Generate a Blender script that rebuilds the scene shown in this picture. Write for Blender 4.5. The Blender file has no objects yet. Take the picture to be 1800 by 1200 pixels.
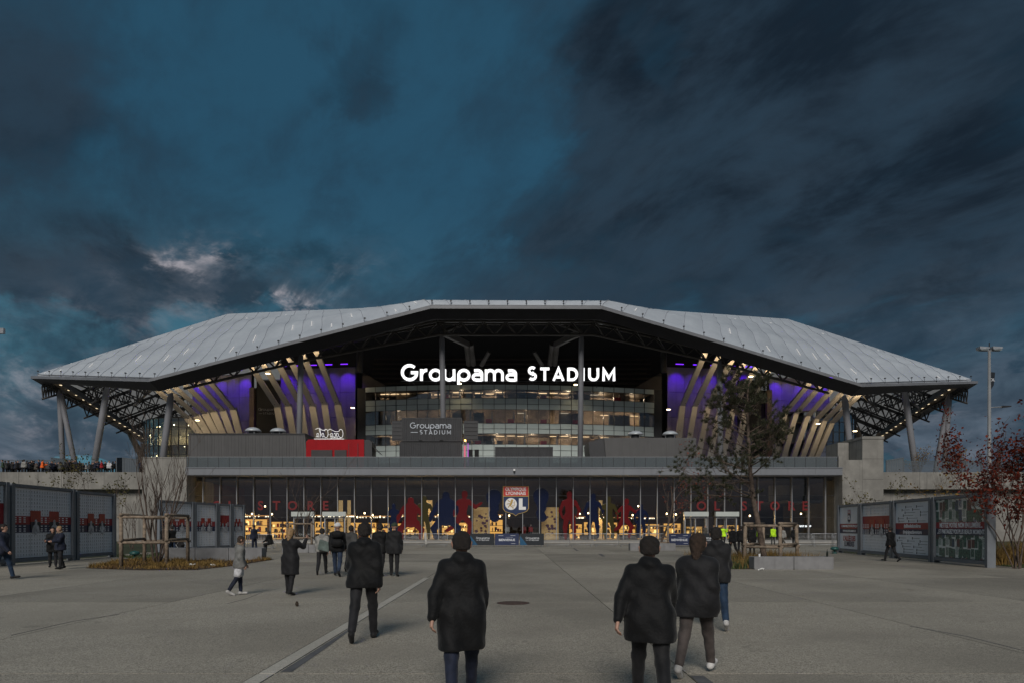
import bpy, bmesh, math, random
import numpy as np
from mathutils import Vector, Matrix, Euler
S = bpy.context.scene
COL = S.collection
R = math.radians
rnd = random.Random(7)

# ------------------------------------------------------------------ camera
CAM_H = 1.65
cam_d = bpy.data.cameras.new('camera')
cam = bpy.data.objects.new('camera', cam_d)
COL.objects.link(cam)
cam.location = (0, 0, CAM_H)
cam.rotation_euler = (R(90), 0, 0)
cam_d.sensor_width = 36.0
cam_d.lens = 24.0
cam_d.shift_y = 325.0 / 1800.0
cam_d.clip_start = 0.1
cam_d.clip_end = 6000
S.camera = cam
S.cycles.max_bounces = 8
S.cycles.transparent_max_bounces = 16
S.cycles.sample_clamp_indirect = 3.0
S.cycles.use_denoising = True

# ------------------------------------------------------------------ exposure
S.view_settings.view_transform = 'Standard'
S.view_settings.look = 'None'
S.view_settings.exposure = 0.72
S.view_settings.gamma = 1.0
S.view_settings.use_curve_mapping = False

# ------------------------------------------------------------------ node helper
class X:
    """a socket with arithmetic"""
    def __init__(s, nt, sock): s.nt, s.k = nt, sock
    def _m(s, op, *a, clamp=False):
        n = s.nt.nodes.new('ShaderNodeMath'); n.operation = op; n.use_clamp = clamp
        for i, v in enumerate((s,) + a):
            if isinstance(v, X): s.nt.links.new(v.k, n.inputs[i])
            else: n.inputs[i].default_value = v
        return X(s.nt, n.outputs[0])
    def __add__(s, o): return s._m('ADD', o)
    def __sub__(s, o): return s._m('SUBTRACT', o)
    def __mul__(s, o): return s._m('MULTIPLY', o)
    def __truediv__(s, o): return s._m('DIVIDE', o)
    def __pow__(s, o): return s._m('POWER', o)
    def mx(s, o): return s._m('MAXIMUM', o)
    def mn(s, o): return s._m('MINIMUM', o)
    def ab(s): return s._m('ABSOLUTE')
    def ss(s, a, b, lo=0.0, hi=1.0):
        n = s.nt.nodes.new('ShaderNodeMapRange'); n.interpolation_type = 'SMOOTHSTEP'
        s.nt.links.new(s.k, n.inputs[0])
        n.inputs[1].default_value = a; n.inputs[2].default_value = b
        n.inputs[3].default_value = lo; n.inputs[4].default_value = hi
        return X(s.nt, n.outputs[0])

def link(nt, v, inp):
    if isinstance(v, X): nt.links.new(v.k, inp)
    elif isinstance(v, (tuple, list)): inp.default_value = tuple(v) + ((1,) if len(v) == 3 and len(inp.default_value) == 4 else ())
    else: inp.default_value = v

def noise(nt, vec, scale, detail=4, rough=0.55, dist=0.0):
    n = nt.nodes.new('ShaderNodeTexNoise')
    link(nt, scale, n.inputs['Scale']); n.inputs['Detail'].default_value = detail
    n.inputs['Roughness'].default_value = rough; n.inputs['Distortion'].default_value = dist
    nt.links.new(vec.k, n.inputs['Vector'])
    return X(nt, n.outputs[0])

def comb(nt, x, y, z):
    n = nt.nodes.new('ShaderNodeCombineXYZ')
    for i, v in enumerate((x, y, z)): link(nt, v, n.inputs[i])
    return X(nt, n.outputs[0])

def mixc(nt, f, a, b, mode='MIX'):
    n = nt.nodes.new('ShaderNodeMix'); n.data_type = 'RGBA'; n.blend_type = mode
    link(nt, f, n.inputs[0]); link(nt, a, n.inputs[6]); link(nt, b, n.inputs[7])
    return X(nt, n.outputs[2])

# ------------------------------------------------------------------ world: dusk sky with broken cloud
SUN_EL, SUN_ROT = R(2.0), R(205)
W = bpy.data.worlds.new('World'); S.world = W; W.use_nodes = True
nt = W.node_tree; nt.nodes.clear()
tc = nt.nodes.new('ShaderNodeTexCoord')
sep = nt.nodes.new('ShaderNodeSeparateXYZ'); nt.links.new(tc.outputs['Generated'], sep.inputs[0])
dx, dy, dz = (X(nt, sep.outputs[i]) for i in range(3))
sky = nt.nodes.new('ShaderNodeTexSky'); sky.sky_type = 'NISHITA'
sky.sun_disc = False; sky.sun_elevation = SUN_EL; sky.sun_rotation = SUN_ROT
sky.air_density = 1.0; sky.dust_density = 1.5; sky.ozone_density = 3.0
skyc = mixc(nt, 1.0, X(nt, sky.outputs[0]), (0.10, 0.10, 0.10), 'MULTIPLY')
el = dz.mx(0.0)
# clear evening air: deep petrol blue overhead, brighter teal towards the horizon
clear = mixc(nt, el.ss(0.03, 0.46), mixc(nt, dx.ss(-0.55, 0.35), (0.050, 0.142, 0.188), (0.024, 0.057, 0.082)), (0.0125, 0.047, 0.079))
clear = mixc(nt, 0.10, clear, skyc)
# cloud noise on a flat deck seen in perspective, and on the sphere for the low banks
k = el + 0.26
qx, qy = dx / k, dy / k
pv = comb(nt, (qx * 0.80 + qy * 0.60) * 1.15 + 3.1, (qy * 0.80 - qx * 0.60) * 0.62 + 1.7, 0.0)   # wind-drawn, so the cloud streaks run aslant
n1 = noise(nt, pv, 1.1, 6, 0.60, 0.3)
n1b = noise(nt, pv, 3.4, 6, 0.62, 0.4)
lv = comb(nt, dx + 0.37, dy + 0.6, dz * 1.9)
n2 = noise(nt, lv, 4.2, 6, 0.58, 0.2)
n3 = noise(nt, lv, 10.0, 6, 0.62, 0.5)
# where the weather stands: tangent coordinates ahead, frayed by the noise
fy = dy.mx(0.05)
u_ = dx / fy + (n1 - 0.5) * 0.55 + (n2 - 0.5) * 0.30 + (n3 - 0.5) * 0.08
v_ = dz / fy + (n1b - 0.5) * 0.26 + (n2 - 0.5) * 0.12 + (n3 - 0.5) * 0.06
ahead = dy.ss(0.05, 0.35)
def blob(px_, py_, sx, sy):
    a = (u_ - (px_ - 900) / 1200.0) / (sx / 1200.0); c = (v_ - (925 - py_) / 1200.0) / (sy / 1200.0)
    d2 = a * a + c * c
    return ahead / (d2 * d2 + 1.0)
def blobs(lst):
    t = None
    for x_, y_, sx, sy, w in lst:
        q = blob(x_, y_, sx, sy) * w; t = q if t is None else t + q
    return t
front = blobs([(1480,90,400,170,0.30),(1300,330,330,120,0.26),(1080,60,150,110,0.20),(1010,200,60,120,0.10),(1700,330,160,130,0.16),(40,180,140,120,0.26),(560,175,90,55,0.24),(520,60,120,60,0.14),(230,500,330,55,0.24),(60,430,170,60,0.16),(1600,480,300,80,0.16),(1350,520,420,90,0.14),(900,420,140,50,0.10),
               (720,300,200,150,-0.20),(330,130,180,110,-0.14),(820,480,120,40,-0.08),(1130,70,45,60,-0.14),(1500,230,120,40,-0.10),(1450,440,160,40,-0.12),(1720,120,60,60,-0.06)])
n4 = noise(nt, pv, 6.5, 6, 0.62, 0.3)
dens = n1 * 0.54 + n1b * 0.30 + n4 * 0.16 + front
deck = dens.ss(0.41, 0.76)
deckcol = mixc(nt, (n1 * 0.35 + n1b * 0.45 + n4 * 0.2).ss(0.40, 0.60), (0.0050, 0.0082, 0.0135), (0.0190, 0.0300, 0.0440))
deckcol = mixc(nt, el.ss(0.40, 0.16), deckcol, mixc(nt, (n2 * 0.5 + n3 * 0.5).ss(0.40, 0.60), (0.0125, 0.020, 0.030), (0.036, 0.055, 0.078)))
c1 = mixc(nt, deck * 0.95, clear, deckcol)
veil = (n1 * 0.2 + n1b * 0.4 + n4 * 0.4).ss(0.42, 0.60)
c1 = mixc(nt, veil * 0.60, c1, (0.011, 0.026, 0.043))
# low cumulus banks
lowband = el.ss(0.26, 0.10)
bl = blobs([(40,690,150,75,0.30),(180,770,160,50,0.16),(725,522,55,20,0.34),(1765,690,90,60,0.30),(1640,760,160,45,0.22),(230,600,240,34,-0.30),(1640,690,50,40,-0.20)])
bd = n2 * 0.62 + n3 * 0.38 + lowband * 0.02 + bl
bank = bd.ss(0.53, 0.585) * lowband
bankcol = mixc(nt, (n3 * 0.7 + n2 * 0.3).ss(0.36, 0.66), (0.020, 0.030, 0.044), (0.058, 0.078, 0.104))
c2 = mixc(nt, bank * 0.92, c1, bankcol)
# last light caught on the torn edges of the low clouds
lit = blobs([(352,450,50,18,1.0),(470,545,60,20,1.0),(95,690,120,50,0.45),(240,745,110,40,0.6),(1660,735,120,26,0.25),(420,560,200,40,0.2)])
n5 = noise(nt, lv, 26.0, 5, 0.65, 0.3)
rag = (n3 * 0.5 + n2 * 0.2 + n5 * 0.3).ss(0.46, 0.60)
c3 = mixc(nt, (lit * rag)._m('MINIMUM', 1.0), c2, (0.215, 0.205, 0.225))
edge = bd.ss(0.49, 0.53) * bd.ss(0.565, 0.53) * lowband * dx.ss(0.35, -0.35)
c3 = mixc(nt, edge * rag * 0.55, c3, (0.17, 0.175, 0.20))
# the sunset side behind the camera: the same broken cloud, lit a little warmer low down
back = (dy * -1.0).ss(0.05, 0.9)
glow = back * el.ss(0.55, 0.0)
c5 = mixc(nt, glow * 0.75, c3, mixc(nt, n2.ss(0.38, 0.62), (0.030, 0.031, 0.040), (0.085, 0.074, 0.078)))
c5 = mixc(nt, dz.ss(-0.03, 0.0), (0.02, 0.02, 0.022), c5)
W.cycles.sampling_method = 'MANUAL'; W.cycles.sample_map_resolution = 256
bg = nt.nodes.new('ShaderNodeBackground'); nt.links.new(c5.k, bg.inputs[0]); bg.inputs[1].default_value = 1.0
wo = nt.nodes.new('ShaderNodeOutputWorld'); nt.links.new(bg.outputs[0], wo.inputs[0])

# ------------------------------------------------------------------ the soft last daylight, from behind the camera
sun_d = bpy.data.lights.new('sun', 'SUN'); sun_d.energy = 1.5; sun_d.angle = R(26); sun_d.color = (1.0, 0.945, 0.875)
sun = bpy.data.objects.new('sun', sun_d); COL.objects.link(sun)
sun.rotation_euler = Vector((0.08, 0.80, -0.56)).to_track_quat('-Z', 'Y').to_euler()

# ------------------------------------------------------------------ scene helpers
def P(px, py, Y):
    """world point that the photograph shows at pixel px, py, for a chosen distance Y"""
    return Vector(((px - 900.0) / 1200.0 * Y, Y, CAM_H + (925.0 - py) / 1200.0 * Y))
def GX(px, Y): return (px - 900.0) / 1200.0 * Y
def GY(py): return CAM_H * 1200.0 / (py - 925.0)
def G(px, py):
    Y = GY(py); return Vector((GX(px, Y), Y, 0.0))

def wmat(o):
    m = o.matrix_basis.copy()
    if o.parent: m = wmat(o.parent) @ o.matrix_parent_inverse @ m
    return m

class MB:
    def __init__(s): s.v, s.f = [], []
    def add(s, vs, fs):
        b = len(s.v); s.v += [tuple(v) for v in vs]; s.f += [tuple(i + b for i in f) for f in fs]; return s
    def box(s, x0, x1, y0, y1, z0, z1):
        return s.add([(x0,y0,z0),(x1,y0,z0),(x1,y1,z0),(x0,y1,z0),(x0,y0,z1),(x1,y0,z1),(x1,y1,z1),(x0,y1,z1)],
            [(0,3,2,1),(4,5,6,7),(0,1,5,4),(1,2,6,5),(2,3,7,6),(3,0,4,7)])
    def beam(s, a, b, w, d, up=(0,0,1)):
        """rectangular bar from a to b, w across, d along up"""
        a, b = Vector(a), Vector(b); t = (b - a).normalized(); up = Vector(up)
        sx = t.cross(up)
        if sx.length < 1e-4: sx = t.cross(Vector((1,0,0)))
        sx.normalize(); u = sx.cross(t).normalized()
        vs = []
        for p in (a, b):
            for i, j in ((-1,-1),(1,-1),(1,1),(-1,1)): vs.append(p + sx*(w/2*i) + u*(d/2*j))
        return s.add(vs, [(3,2,1,0),(4,5,6,7),(0,1,5,4),(1,2,6,5),(2,3,7,6),(3,0,4,7)])
    def tube(s, pts, r, n=8, cap=True):
        pts = [Vector(p) for p in pts]
        if not isinstance(r, (list, tuple)): r = [r]*len(pts)
        b0 = len(s.v); side = None
        for i, p in enumerate(pts):
            t = (pts[min(i+1, len(pts)-1)] - pts[max(i-1, 0)]).normalized()
            if side is None:
                side = t.cross(Vector((0,0,1)))
                if side.length < 1e-3: side = t.cross(Vector((0,1,0)))
            side = (side - t*side.dot(t))
            if side.length < 1e-4: side = t.orthogonal()
            side.normalize(); u = t.cross(side)
            for j in range(n):
                a = 2*math.pi*j/n
                s.v.append(tuple(p + (side*math.cos(a) + u*math.sin(a))*r[i]))
        for i in range(len(pts)-1):
            for j in range(n):
                k = (j+1) % n
                s.f.append((b0+i*n+j, b0+i*n+k, b0+(i+1)*n+k, b0+(i+1)*n+j))
        if cap:
            s.f.append(tuple(b0+j for j in reversed(range(n))))
            s.f.append(tuple(b0+(len(pts)-1)*n+j for j in range(n)))
        return s
    def prism(s, poly, o, ax, ay, an):
        """polygon (list of 2D) in plane o+ax*x+ay*y extruded by vector an"""
        o, ax, ay, an = map(Vector, (o, ax, ay, an)); n = len(poly)
        vs = [o + ax*x + ay*y for x, y in poly]; vs += [v + an for v in vs]
        fs = [tuple(reversed(range(n))), tuple(range(n, 2*n))]
        fs += [(i, (i+1) % n, n+(i+1) % n, n+i) for i in range(n)]
        return s.add(vs, fs)
    def lathe(s, prof, c, n=16):
        c = Vector(c); b = len(s.v)
        for r_, z in prof:
            for j in range(n):
                a = 2*math.pi*j/n; s.v.append((c.x+r_*math.cos(a), c.y+r_*math.sin(a), c.z+z))
        for i in range(len(prof)-1):
            for j in range(n):
                k = (j+1) % n; s.f.append((b+i*n+j, b+i*n+k, b+(i+1)*n+k, b+(i+1)*n+j))
        s.f.append(tuple(b+j for j in reversed(range(n)))); s.f.append(tuple(b+(len(prof)-1)*n+j for j in range(n)))
        return s
    def ribbon(s, pts, w, o, ax, ay, dep, closed=False):
        """flat mitred stroke of width w along 2D pts, given depth vector dep"""
        q = [Vector(p).to_2d() for p in pts]; n = len(q); L = []; Rr = []
        for i in range(n):
            a = q[i-1] if (i or closed) else None; c = q[(i+1) % n] if (i < n-1 or closed) else None
            d1 = (q[i]-a).normalized() if a is not None else None
            d2 = (c-q[i]).normalized() if c is not None else None
            if d1 is None: d1 = d2
            if d2 is None: d2 = d1
            n1 = Vector((-d1.y, d1.x)); n2 = Vector((-d2.y, d2.x)); m = (n1+n2)
            m = m.normalized() if m.length > 1e-6 else n1
            sc = min(1/max(m.dot(n1), 0.35), 2.2)*w/2
            L.append(q[i]+m*sc); Rr.append(q[i]-m*sc)
        o, ax, ay, dep = map(Vector, (o, ax, ay, dep)); b = len(s.v)
        for i in range(n):
            for p in (L[i], Rr[i]):
                v = o+ax*p.x+ay*p.y; s.v.append(tuple(v)); s.v.append(tuple(v+dep))
        m = n if closed else n-1
        for i in range(m):
            a = b+4*i; c = b+4*((i+1) % n)
            s.f += [(a,c,c+2,a+2),(a+1,a+3,c+3,c+1),(a,a+1,c+1,c),(a+2,c+2,c+3,a+3)]
        if not closed:
            s.f += [(b,b+2,b+3,b+1)]; e = b+4*(n-1); s.f += [(e,e+1,e+3,e+2)]
        return s
    def mesh(s, name, smooth=False, mats=None):
        me = bpy.data.meshes.new(name); me.from_pydata(s.v, [], s.f); me.update()
        if smooth: me.shade_smooth()
        return me
    def build(s, name, mat, parent=None, smooth=False):
        return obj(name, s.mesh(name, smooth), mat, parent)

def obj(name, me, mat=None, parent=None, M=None, local=False):
    if mat is not None and len(me.materials) == 0: me.materials.append(mat)
    o = bpy.data.objects.new(name, me); COL.objects.link(o)
    if mat is not None and me.materials[0] != mat:
        o.material_slots[0].link = 'OBJECT'; o.material_slots[0].material = mat
    if M is not None: o.matrix_basis = M
    if parent is not None:
        o.parent = parent
        if not local: o.matrix_parent_inverse = wmat(parent).inverted()
    return o

def tag(o, label=None, cat=None, group=None, kind=None):
    if label: o['label'] = label
    if cat: o['category'] = cat
    if group: o['group'] = group
    if kind: o['kind'] = kind
    return o
def thing(name, label, cat, loc=(0,0,0), rz=0.0, group=None):
    o = bpy.data.objects.new(name, None); COL.objects.link(o)
    o.location = loc; o.rotation_euler = (0, 0, rz); o.empty_display_size = 0.3
    return tag(o, label, cat, group)
def copy_tree(o, parent=None):
    c = o.copy(); COL.objects.link(c); c.parent = parent
    for ch in list(o.children): copy_tree(ch, c)
    return c

# ------------------------------------------------------------------ materials
MATS = {}
def M(name, col=(0.5,0.5,0.5), rough=0.6, var=0.12, scale=3.0, bump=0.0, bscale=40.0, metal=0.0, emit=None, estr=0.0, spec=0.4, streak=0.0, dirt=None):
    if name in MATS: return MATS[name]
    m = bpy.data.materials.new(name); m.use_nodes = True; MATS[name] = m
    nt = m.node_tree; b = nt.nodes['Principled BSDF']
    t = nt.nodes.new('ShaderNodeTexCoord')
    g = nt.nodes.new('ShaderNodeNewGeometry')
    v = X(nt, g.outputs['Position'])
    n = noise(nt, v, scale, 5, 0.6)
    lo = tuple(max(0, c*(1-var)) for c in col); hi = tuple(min(1, c*(1+var)) for c in col)
    c = mixc(nt, n.ss(0.3, 0.7), lo, hi)
    if streak:
        sp = nt.nodes.new('ShaderNodeSeparateXYZ'); nt.links.new(g.outputs['Position'], sp.inputs[0])
        sx = X(nt, sp.outputs[0]); sy = X(nt, sp.outputs[1]); sz = X(nt, sp.outputs[2])
        sn = noise(nt, comb(nt, sx*2.2, sy*2.2, sz*0.10), 1.0, 5, 0.6)
        c = mixc(nt, sn.ss(0.50, 0.72)*streak, c, tuple(q*0.45 for q in col))
        s2 = noise(nt, v, 0.35, 4, 0.6)
        c = mixc(nt, s2.ss(0.45, 0.65)*streak*0.6, c, tuple(q*0.7 for q in col))
    link(nt, c, b.inputs['Base Color'])
    link(nt, n*0.12 + (rough-0.06), b.inputs['Roughness'])
    b.inputs['Metallic'].default_value = metal
    b.inputs['Specular IOR Level'].default_value = spec
    if name.startswith('cloth_'):
        b.inputs['Sheen Weight'].default_value = 0.08
    if bump:
        bn = nt.nodes.new('ShaderNodeBump'); bn.inputs['Strength'].default_value = bump; bn.inputs['Distance'].default_value = 0.02
        link(nt, noise(nt, v, bscale, 4, 0.6), bn.inputs['Height']); nt.links.new(bn.outputs[0], b.inputs['Normal'])
    if emit:
        link(nt, tuple(emit), b.inputs['Emission Color']); b.inputs['Emission Strength'].default_value = estr
    return m

def glassmat(name, tint=(0.9,0.95,0.95), refl=0.10, rough=0.02, transp=1.0, body=None, power=4.0):
    """clear sheet: sees through, mirrors more at grazing angles"""
    if name in MATS: return MATS[name]
    m = bpy.data.materials.new(name); m.use_nodes = True; MATS[name] = m; nt = m.node_tree; nt.nodes.clear()
    out = nt.nodes.new('ShaderNodeOutputMaterial')
    tr = nt.nodes.new('ShaderNodeBsdfTransparent'); link(nt, tint, tr.inputs[0])
    gl = nt.nodes.new('ShaderNodeBsdfGlossy'); gl.inputs['Roughness'].default_value = rough
    link(nt, (0.95,0.97,1.0), gl.inputs[0])
    base = tr.outputs[0]
    if transp < 1:
        df = nt.nodes.new('ShaderNodeBsdfDiffuse'); link(nt, body, df.inputs[0])
        mx = nt.nodes.new('ShaderNodeMixShader'); mx.inputs[0].default_value = transp
        nt.links.new(df.outputs[0], mx.inputs[1]); nt.links.new(tr.outputs[0], mx.inputs[2]); base = mx.outputs[0]
    lw = nt.nodes.new('ShaderNodeLayerWeight'); lw.inputs[0].default_value = 0.5
    f = (X(nt, lw.outputs['Facing'])**power)*(0.9-refl) + refl
    m2 = nt.nodes.new('ShaderNodeMixShader'); link(nt, f, m2.inputs[0])
    nt.links.new(base, m2.inputs[1]); nt.links.new(gl.outputs[0], m2.inputs[2])
    nt.links.new(m2.outputs[0], out.inputs[0])
    return m

def emat(name, col, s):
    if name in MATS: return MATS[name]
    m = bpy.data.materials.new(name); m.use_nodes = True; MATS[name] = m; nt = m.node_tree; nt.nodes.clear()
    out = nt.nodes.new('ShaderNodeOutputMaterial'); e = nt.nodes.new('ShaderNodeEmission')
    link(nt, tuple(col), e.inputs[0]); e.inputs[1].default_value = s; nt.links.new(e.outputs[0], out.inputs[0])
    return m

def membrane_mat():
    m = bpy.data.materials.new('membrane'); m.use_nodes = True; nt = m.node_tree; nt.nodes.clear()
    out = nt.nodes.new('ShaderNodeOutputMaterial'); g = nt.nodes.new('ShaderNodeNewGeometry'); v = X(nt, g.outputs['Position'])
    n = noise(nt, v, 0.12, 5, 0.6); n2 = noise(nt, v, 1.5, 4, 0.6)
    c = mixc(nt, (n*0.7+n2*0.3).ss(0.35, 0.65), (0.50,0.545,0.605), (0.61,0.66,0.72))
    d = nt.nodes.new('ShaderNodeBsdfPrincipled'); link(nt, c, d.inputs['Base Color']); d.inputs['Roughness'].default_value = 0.55
    t = nt.nodes.new('ShaderNodeBsdfTranslucent'); link(nt, (0.75,0.74,0.72), t.inputs[0])
    x = nt.nodes.new('ShaderNodeMixShader'); x.inputs[0].default_value = 0.30
    nt.links.new(d.outputs[0], x.inputs[1]); nt.links.new(t.outputs[0], x.inputs[2]); nt.links.new(x.outputs[0], out.inputs[0])
    return m

def paving_mat(name, a, b_, seed=0.0, wear=1.0):
    m = bpy.data.materials.new(name); m.use_nodes = True; nt = m.node_tree; b = nt.nodes['Principled BSDF']
    g = nt.nodes.new('ShaderNodeNewGeometry'); v = X(nt, g.outputs['Position'])
    off = nt.nodes.new('ShaderNodeVectorMath'); off.operation = 'ADD'; nt.links.new(v.k, off.inputs[0]); off.inputs[1].default_value = (seed*17.0, seed*9.0, 0)
    v = X(nt, off.outputs[0])
    fine = noise(nt, v, 110.0, 2, 0.5); mid = noise(nt, v, 22.0, 4, 0.7); big = noise(nt, v, 0.45, 6, 0.62, 0.4); big2 = noise(nt, v, 0.11, 4, 0.6)
    vo = nt.nodes.new('ShaderNodeTexVoronoi'); vo.inputs['Scale'].default_value = 85.0; nt.links.new(v.k, vo.inputs['Vector'])
    vc = nt.nodes.new('ShaderNodeSeparateXYZ'); nt.links.new(vo.outputs['Color'], vc.inputs[0])
    grain = fine*0.38 + X(nt, vc.outputs[0])*0.42 + mid*0.20
    c = mixc(nt, grain.ss(0.22, 0.74), a, b_)
    c = mixc(nt, big.ss(0.42, 0.68)*0.60*wear, c, tuple(q*0.55 for q in b_))
    c = mixc(nt, big2.ss(0.45, 0.60)*0.30*wear, c, tuple(q*0.8 for q in a))
    st = noise(nt, v, 1.6, 5, 0.7, 1.2)
    c = mixc(nt, st.ss(0.60, 0.70)*0.45*wear, c, tuple(q*0.9 for q in a))
    gum = nt.nodes.new('ShaderNodeTexVoronoi'); gum.inputs['Scale'].default_value = 1.3; nt.links.new(v.k, gum.inputs['Vector'])
    c = mixc(nt, X(nt, gum.outputs['Distance']).ss(0.042, 0.030)*0.55, c, tuple(q*0.45 for q in b_))
    link(nt, c, b.inputs['Base Color'])
    link(nt, big*0.35+0.42, b.inputs['Roughness'])
    b.inputs['Specular IOR Level'].default_value = 0.35
    bn = nt.nodes.new('ShaderNodeBump'); bn.inputs['Strength'].default_value = 0.6; bn.inputs['Distance'].default_value = 0.006
    link(nt, grain, bn.inputs['Height']); nt.links.new(bn.outputs[0], b.inputs['Normal'])
    return m

MEMB = membrane_mat()
m_conc = M('concrete', (0.22,0.212,0.195), 0.8, 0.16, 0.9, 0.35, 9.0, streak=0.75)
m_fascia = M('fascia_metal', (0.165,0.175,0.195), 0.5, 0.06, 0.4, spec=0.5, streak=0.2)
m_dark = M('dark_metal', (0.020,0.021,0.025), 0.5, 0.2, 1.0)
m_black = M('black_void', (0.008,0.008,0.009), 0.8, 0.2, 1.0)
m_soffit = M('soffit', (0.016,0.016,0.020), 0.65, 0.25, 0.6)
m_lip = M('roof_edge_metal', (0.16,0.165,0.18), 0.45, 0.1, 0.7)
m_column = M('column_paint', (0.21,0.215,0.235), 0.5, 0.06, 0.6, streak=0.25)
m_fin = M('fin_cladding', (0.29,0.278,0.265), 0.6, 0.08, 0.5)
m_wall = M('stadium_wall', (0.17,0.165,0.165), 0.75, 0.14, 0.6, 0.2, 8.0, streak=0.5)
m_steel = M('truss_steel', (0.05,0.05,0.052), 0.55, 0.2, 1.0)
m_steel_l = M('truss_steel_light', (0.075,0.07,0.065), 0.55, 0.2, 1.0)
m_grey = M('cladding_grey', (0.080,0.079,0.080), 0.6, 0.08, 0.5, streak=0.3)
m_cont = M('container_grey', (0.036,0.037,0.041), 0.55, 0.12, 0.8, streak=0.3)
m_red = M('red_paint', (0.30,0.005,0.010), 0.5, 0.08, 0.8, spec=0.15, streak=0.2)
m_mull = M('mullion', (0.30,0.31,0.33), 0.4, 0.05, 1.0, metal=0.3)
m_mull_d = M('mullion_dark', (0.03,0.032,0.036), 0.4, 0.1, 1.0)
m_galv = M('galvanised', (0.34,0.35,0.37), 0.42, 0.15, 4.0, metal=0.6)
m_boardframe = M('board_frame', (0.155,0.17,0.19), 0.5, 0.1, 1.5, streak=0.2)
m_wood = M('weathered_wood', (0.20,0.155,0.115), 0.8, 0.35, 8.0, 0.5, 30.0)
m_bark = M('bark', (0.085,0.062,0.05), 0.9, 0.35, 10.0, 0.8, 35.0)
m_bark_l = M('pine_bark', (0.095,0.07,0.055), 0.9, 0.35, 10.0, 0.8, 30.0)
m_white_print = M('white_print', (0.74,0.76,0.80), 0.35, 0.06, 1.0)
m_red_print = M('red_print', (0.30,0.022,0.03), 0.4, 0.1, 1.0)
m_blue_print = M('blue_print', (0.018,0.028,0.075), 0.4, 0.1, 1.0)
m_ink = M('ink', (0.02,0.021,0.03), 0.5, 0.1, 1.0)
m_paint_w = M('white_paint', (0.70,0.70,0.70), 0.4, 0.05, 1.0)
m_gold = M('gold_paint', (0.42,0.28,0.08), 0.45, 0.1, 2.0)
# ------------------------------------------------------------------ lettering
def text_mesh(txt, size=1.0, bold=0.0, depth=0.02, sx=1.0, space=1.0, align='CENTER'):
    """flat letters in the local XZ plane, facing -Y, centred on the origin"""
    cu = bpy.data.curves.new('lettering', 'FONT'); cu.body = txt; cu.size = size; cu.offset = bold
    cu.extrude = depth/2; cu.align_x = align; cu.align_y = 'CENTER'; cu.space_character = space; cu.resolution_u = 3
    o = bpy.data.objects.new('lettering', cu); COL.objects.link(o)
    dg = bpy.context.evaluated_depsgraph_get()
    me = bpy.data.meshes.new_from_object(o.evaluated_get(dg))
    bpy.data.objects.remove(o); bpy.data.curves.remove(cu)
    me.materials.clear()
    me.transform(Matrix.Rotation(R(90), 4, 'X') @ Matrix.Diagonal((sx, 1, 1, 1)))
    me.name = 'lettering'
    return me
def text(name, txt, mat, parent, at, size, rz=0.0, bold=0.0, depth=0.02, sx=1.0, space=1.0, align='CENTER', mirror=False):
    me = text_mesh(txt, size, bold, depth, sx, space, align)
    return obj(name, me, mat, parent, Matrix.Translation(at) @ Matrix.Rotation(rz, 4, 'Z'))

def arc(cx, cy, rx, ry, a0, a1, n=14):
    return [(cx+rx*math.cos(R(a0+(a1-a0)*i/n)), cy+ry*math.sin(R(a0+(a1-a0)*i/n))) for i in range(n+1)]
# stroke alphabet of the stadium sign: x-height 1, capital height 1.4
GL = {
 'G': (1.62, [arc(0.74,0.70,0.64,0.62,48,338,22)+[(1.36,0.70),(0.86,0.70)]]),
 'r': (0.72, [[(0.10,0.0),(0.10,1.0)], arc(0.56,0.46,0.44,0.46,172,84,8)]),
 'o': (1.22, ['C', arc(0.56,0.5,0.46,0.43,0,360,22)[:-1]]),
 'u': (1.16, [[(0.10,1.0)]+arc(0.50,0.45,0.40,0.38,180,300,10)+[(0.90,0.32)], [(0.92,1.0),(0.92,0.0)]]),
 'p': (1.22, [[(0.10,-0.44),(0.10,0.55)], 'C', arc(0.57,0.5,0.46,0.43,0,360,22)[:-1]]),
 'a': (1.10, [[(0.20,0.90)]+arc(0.50,0.62,0.38,0.30,95,0,8)+[(0.88,0.0)], [(0.86,0.56),(0.46,0.56)]+arc(0.42,0.32,0.32,0.245,90,270,10)+[(0.86,0.075)]]),
 'm': (1.78, [[(0.10,0.0),(0.10,1.0)], arc(0.47,0.58,0.36,0.35,180,0,10)+[(0.83,0.0)], arc(1.19,0.58,0.36,0.35,180,0,10)+[(1.55,0.0)]]),
 'S': (1.00, [arc(0.44,0.98,0.32,0.30,42,270,12)+arc(0.44,0.40,0.33,0.28,90,-138,12)]),
 'T': (1.05, [[(0.02,1.17),(0.92,1.17)], [(0.47,1.08),(0.47,0.0)]]),
 'A': (1.22, [[(0.08,0.0),(0.56,1.22),(1.04,0.0)], [(0.26,0.36),(0.86,0.36)]]),
 'D': (1.22, [[(0.12,0.0),(0.12,1.26)], [(0.12,0.09)]+arc(0.46,0.63,0.50,0.54,-90,90,12)+[(0.12,1.17)]]),
 'I': (0.44, [[(0.16,0.0),(0.16,1.26)]]),
 'U': (1.20, [[(0.12,1.26)]+arc(0.54,0.50,0.42,0.41,180,360,12)+[(0.96,1.26)]]),
 'M': (1.40, [[(0.12,0.0),(0.12,1.16),(0.64,0.30),(1.16,1.16),(1.16,0.0)]]),
 '-': (2.4, [[(0.0,0.6),(2.1,0.6)]]),
}
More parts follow.
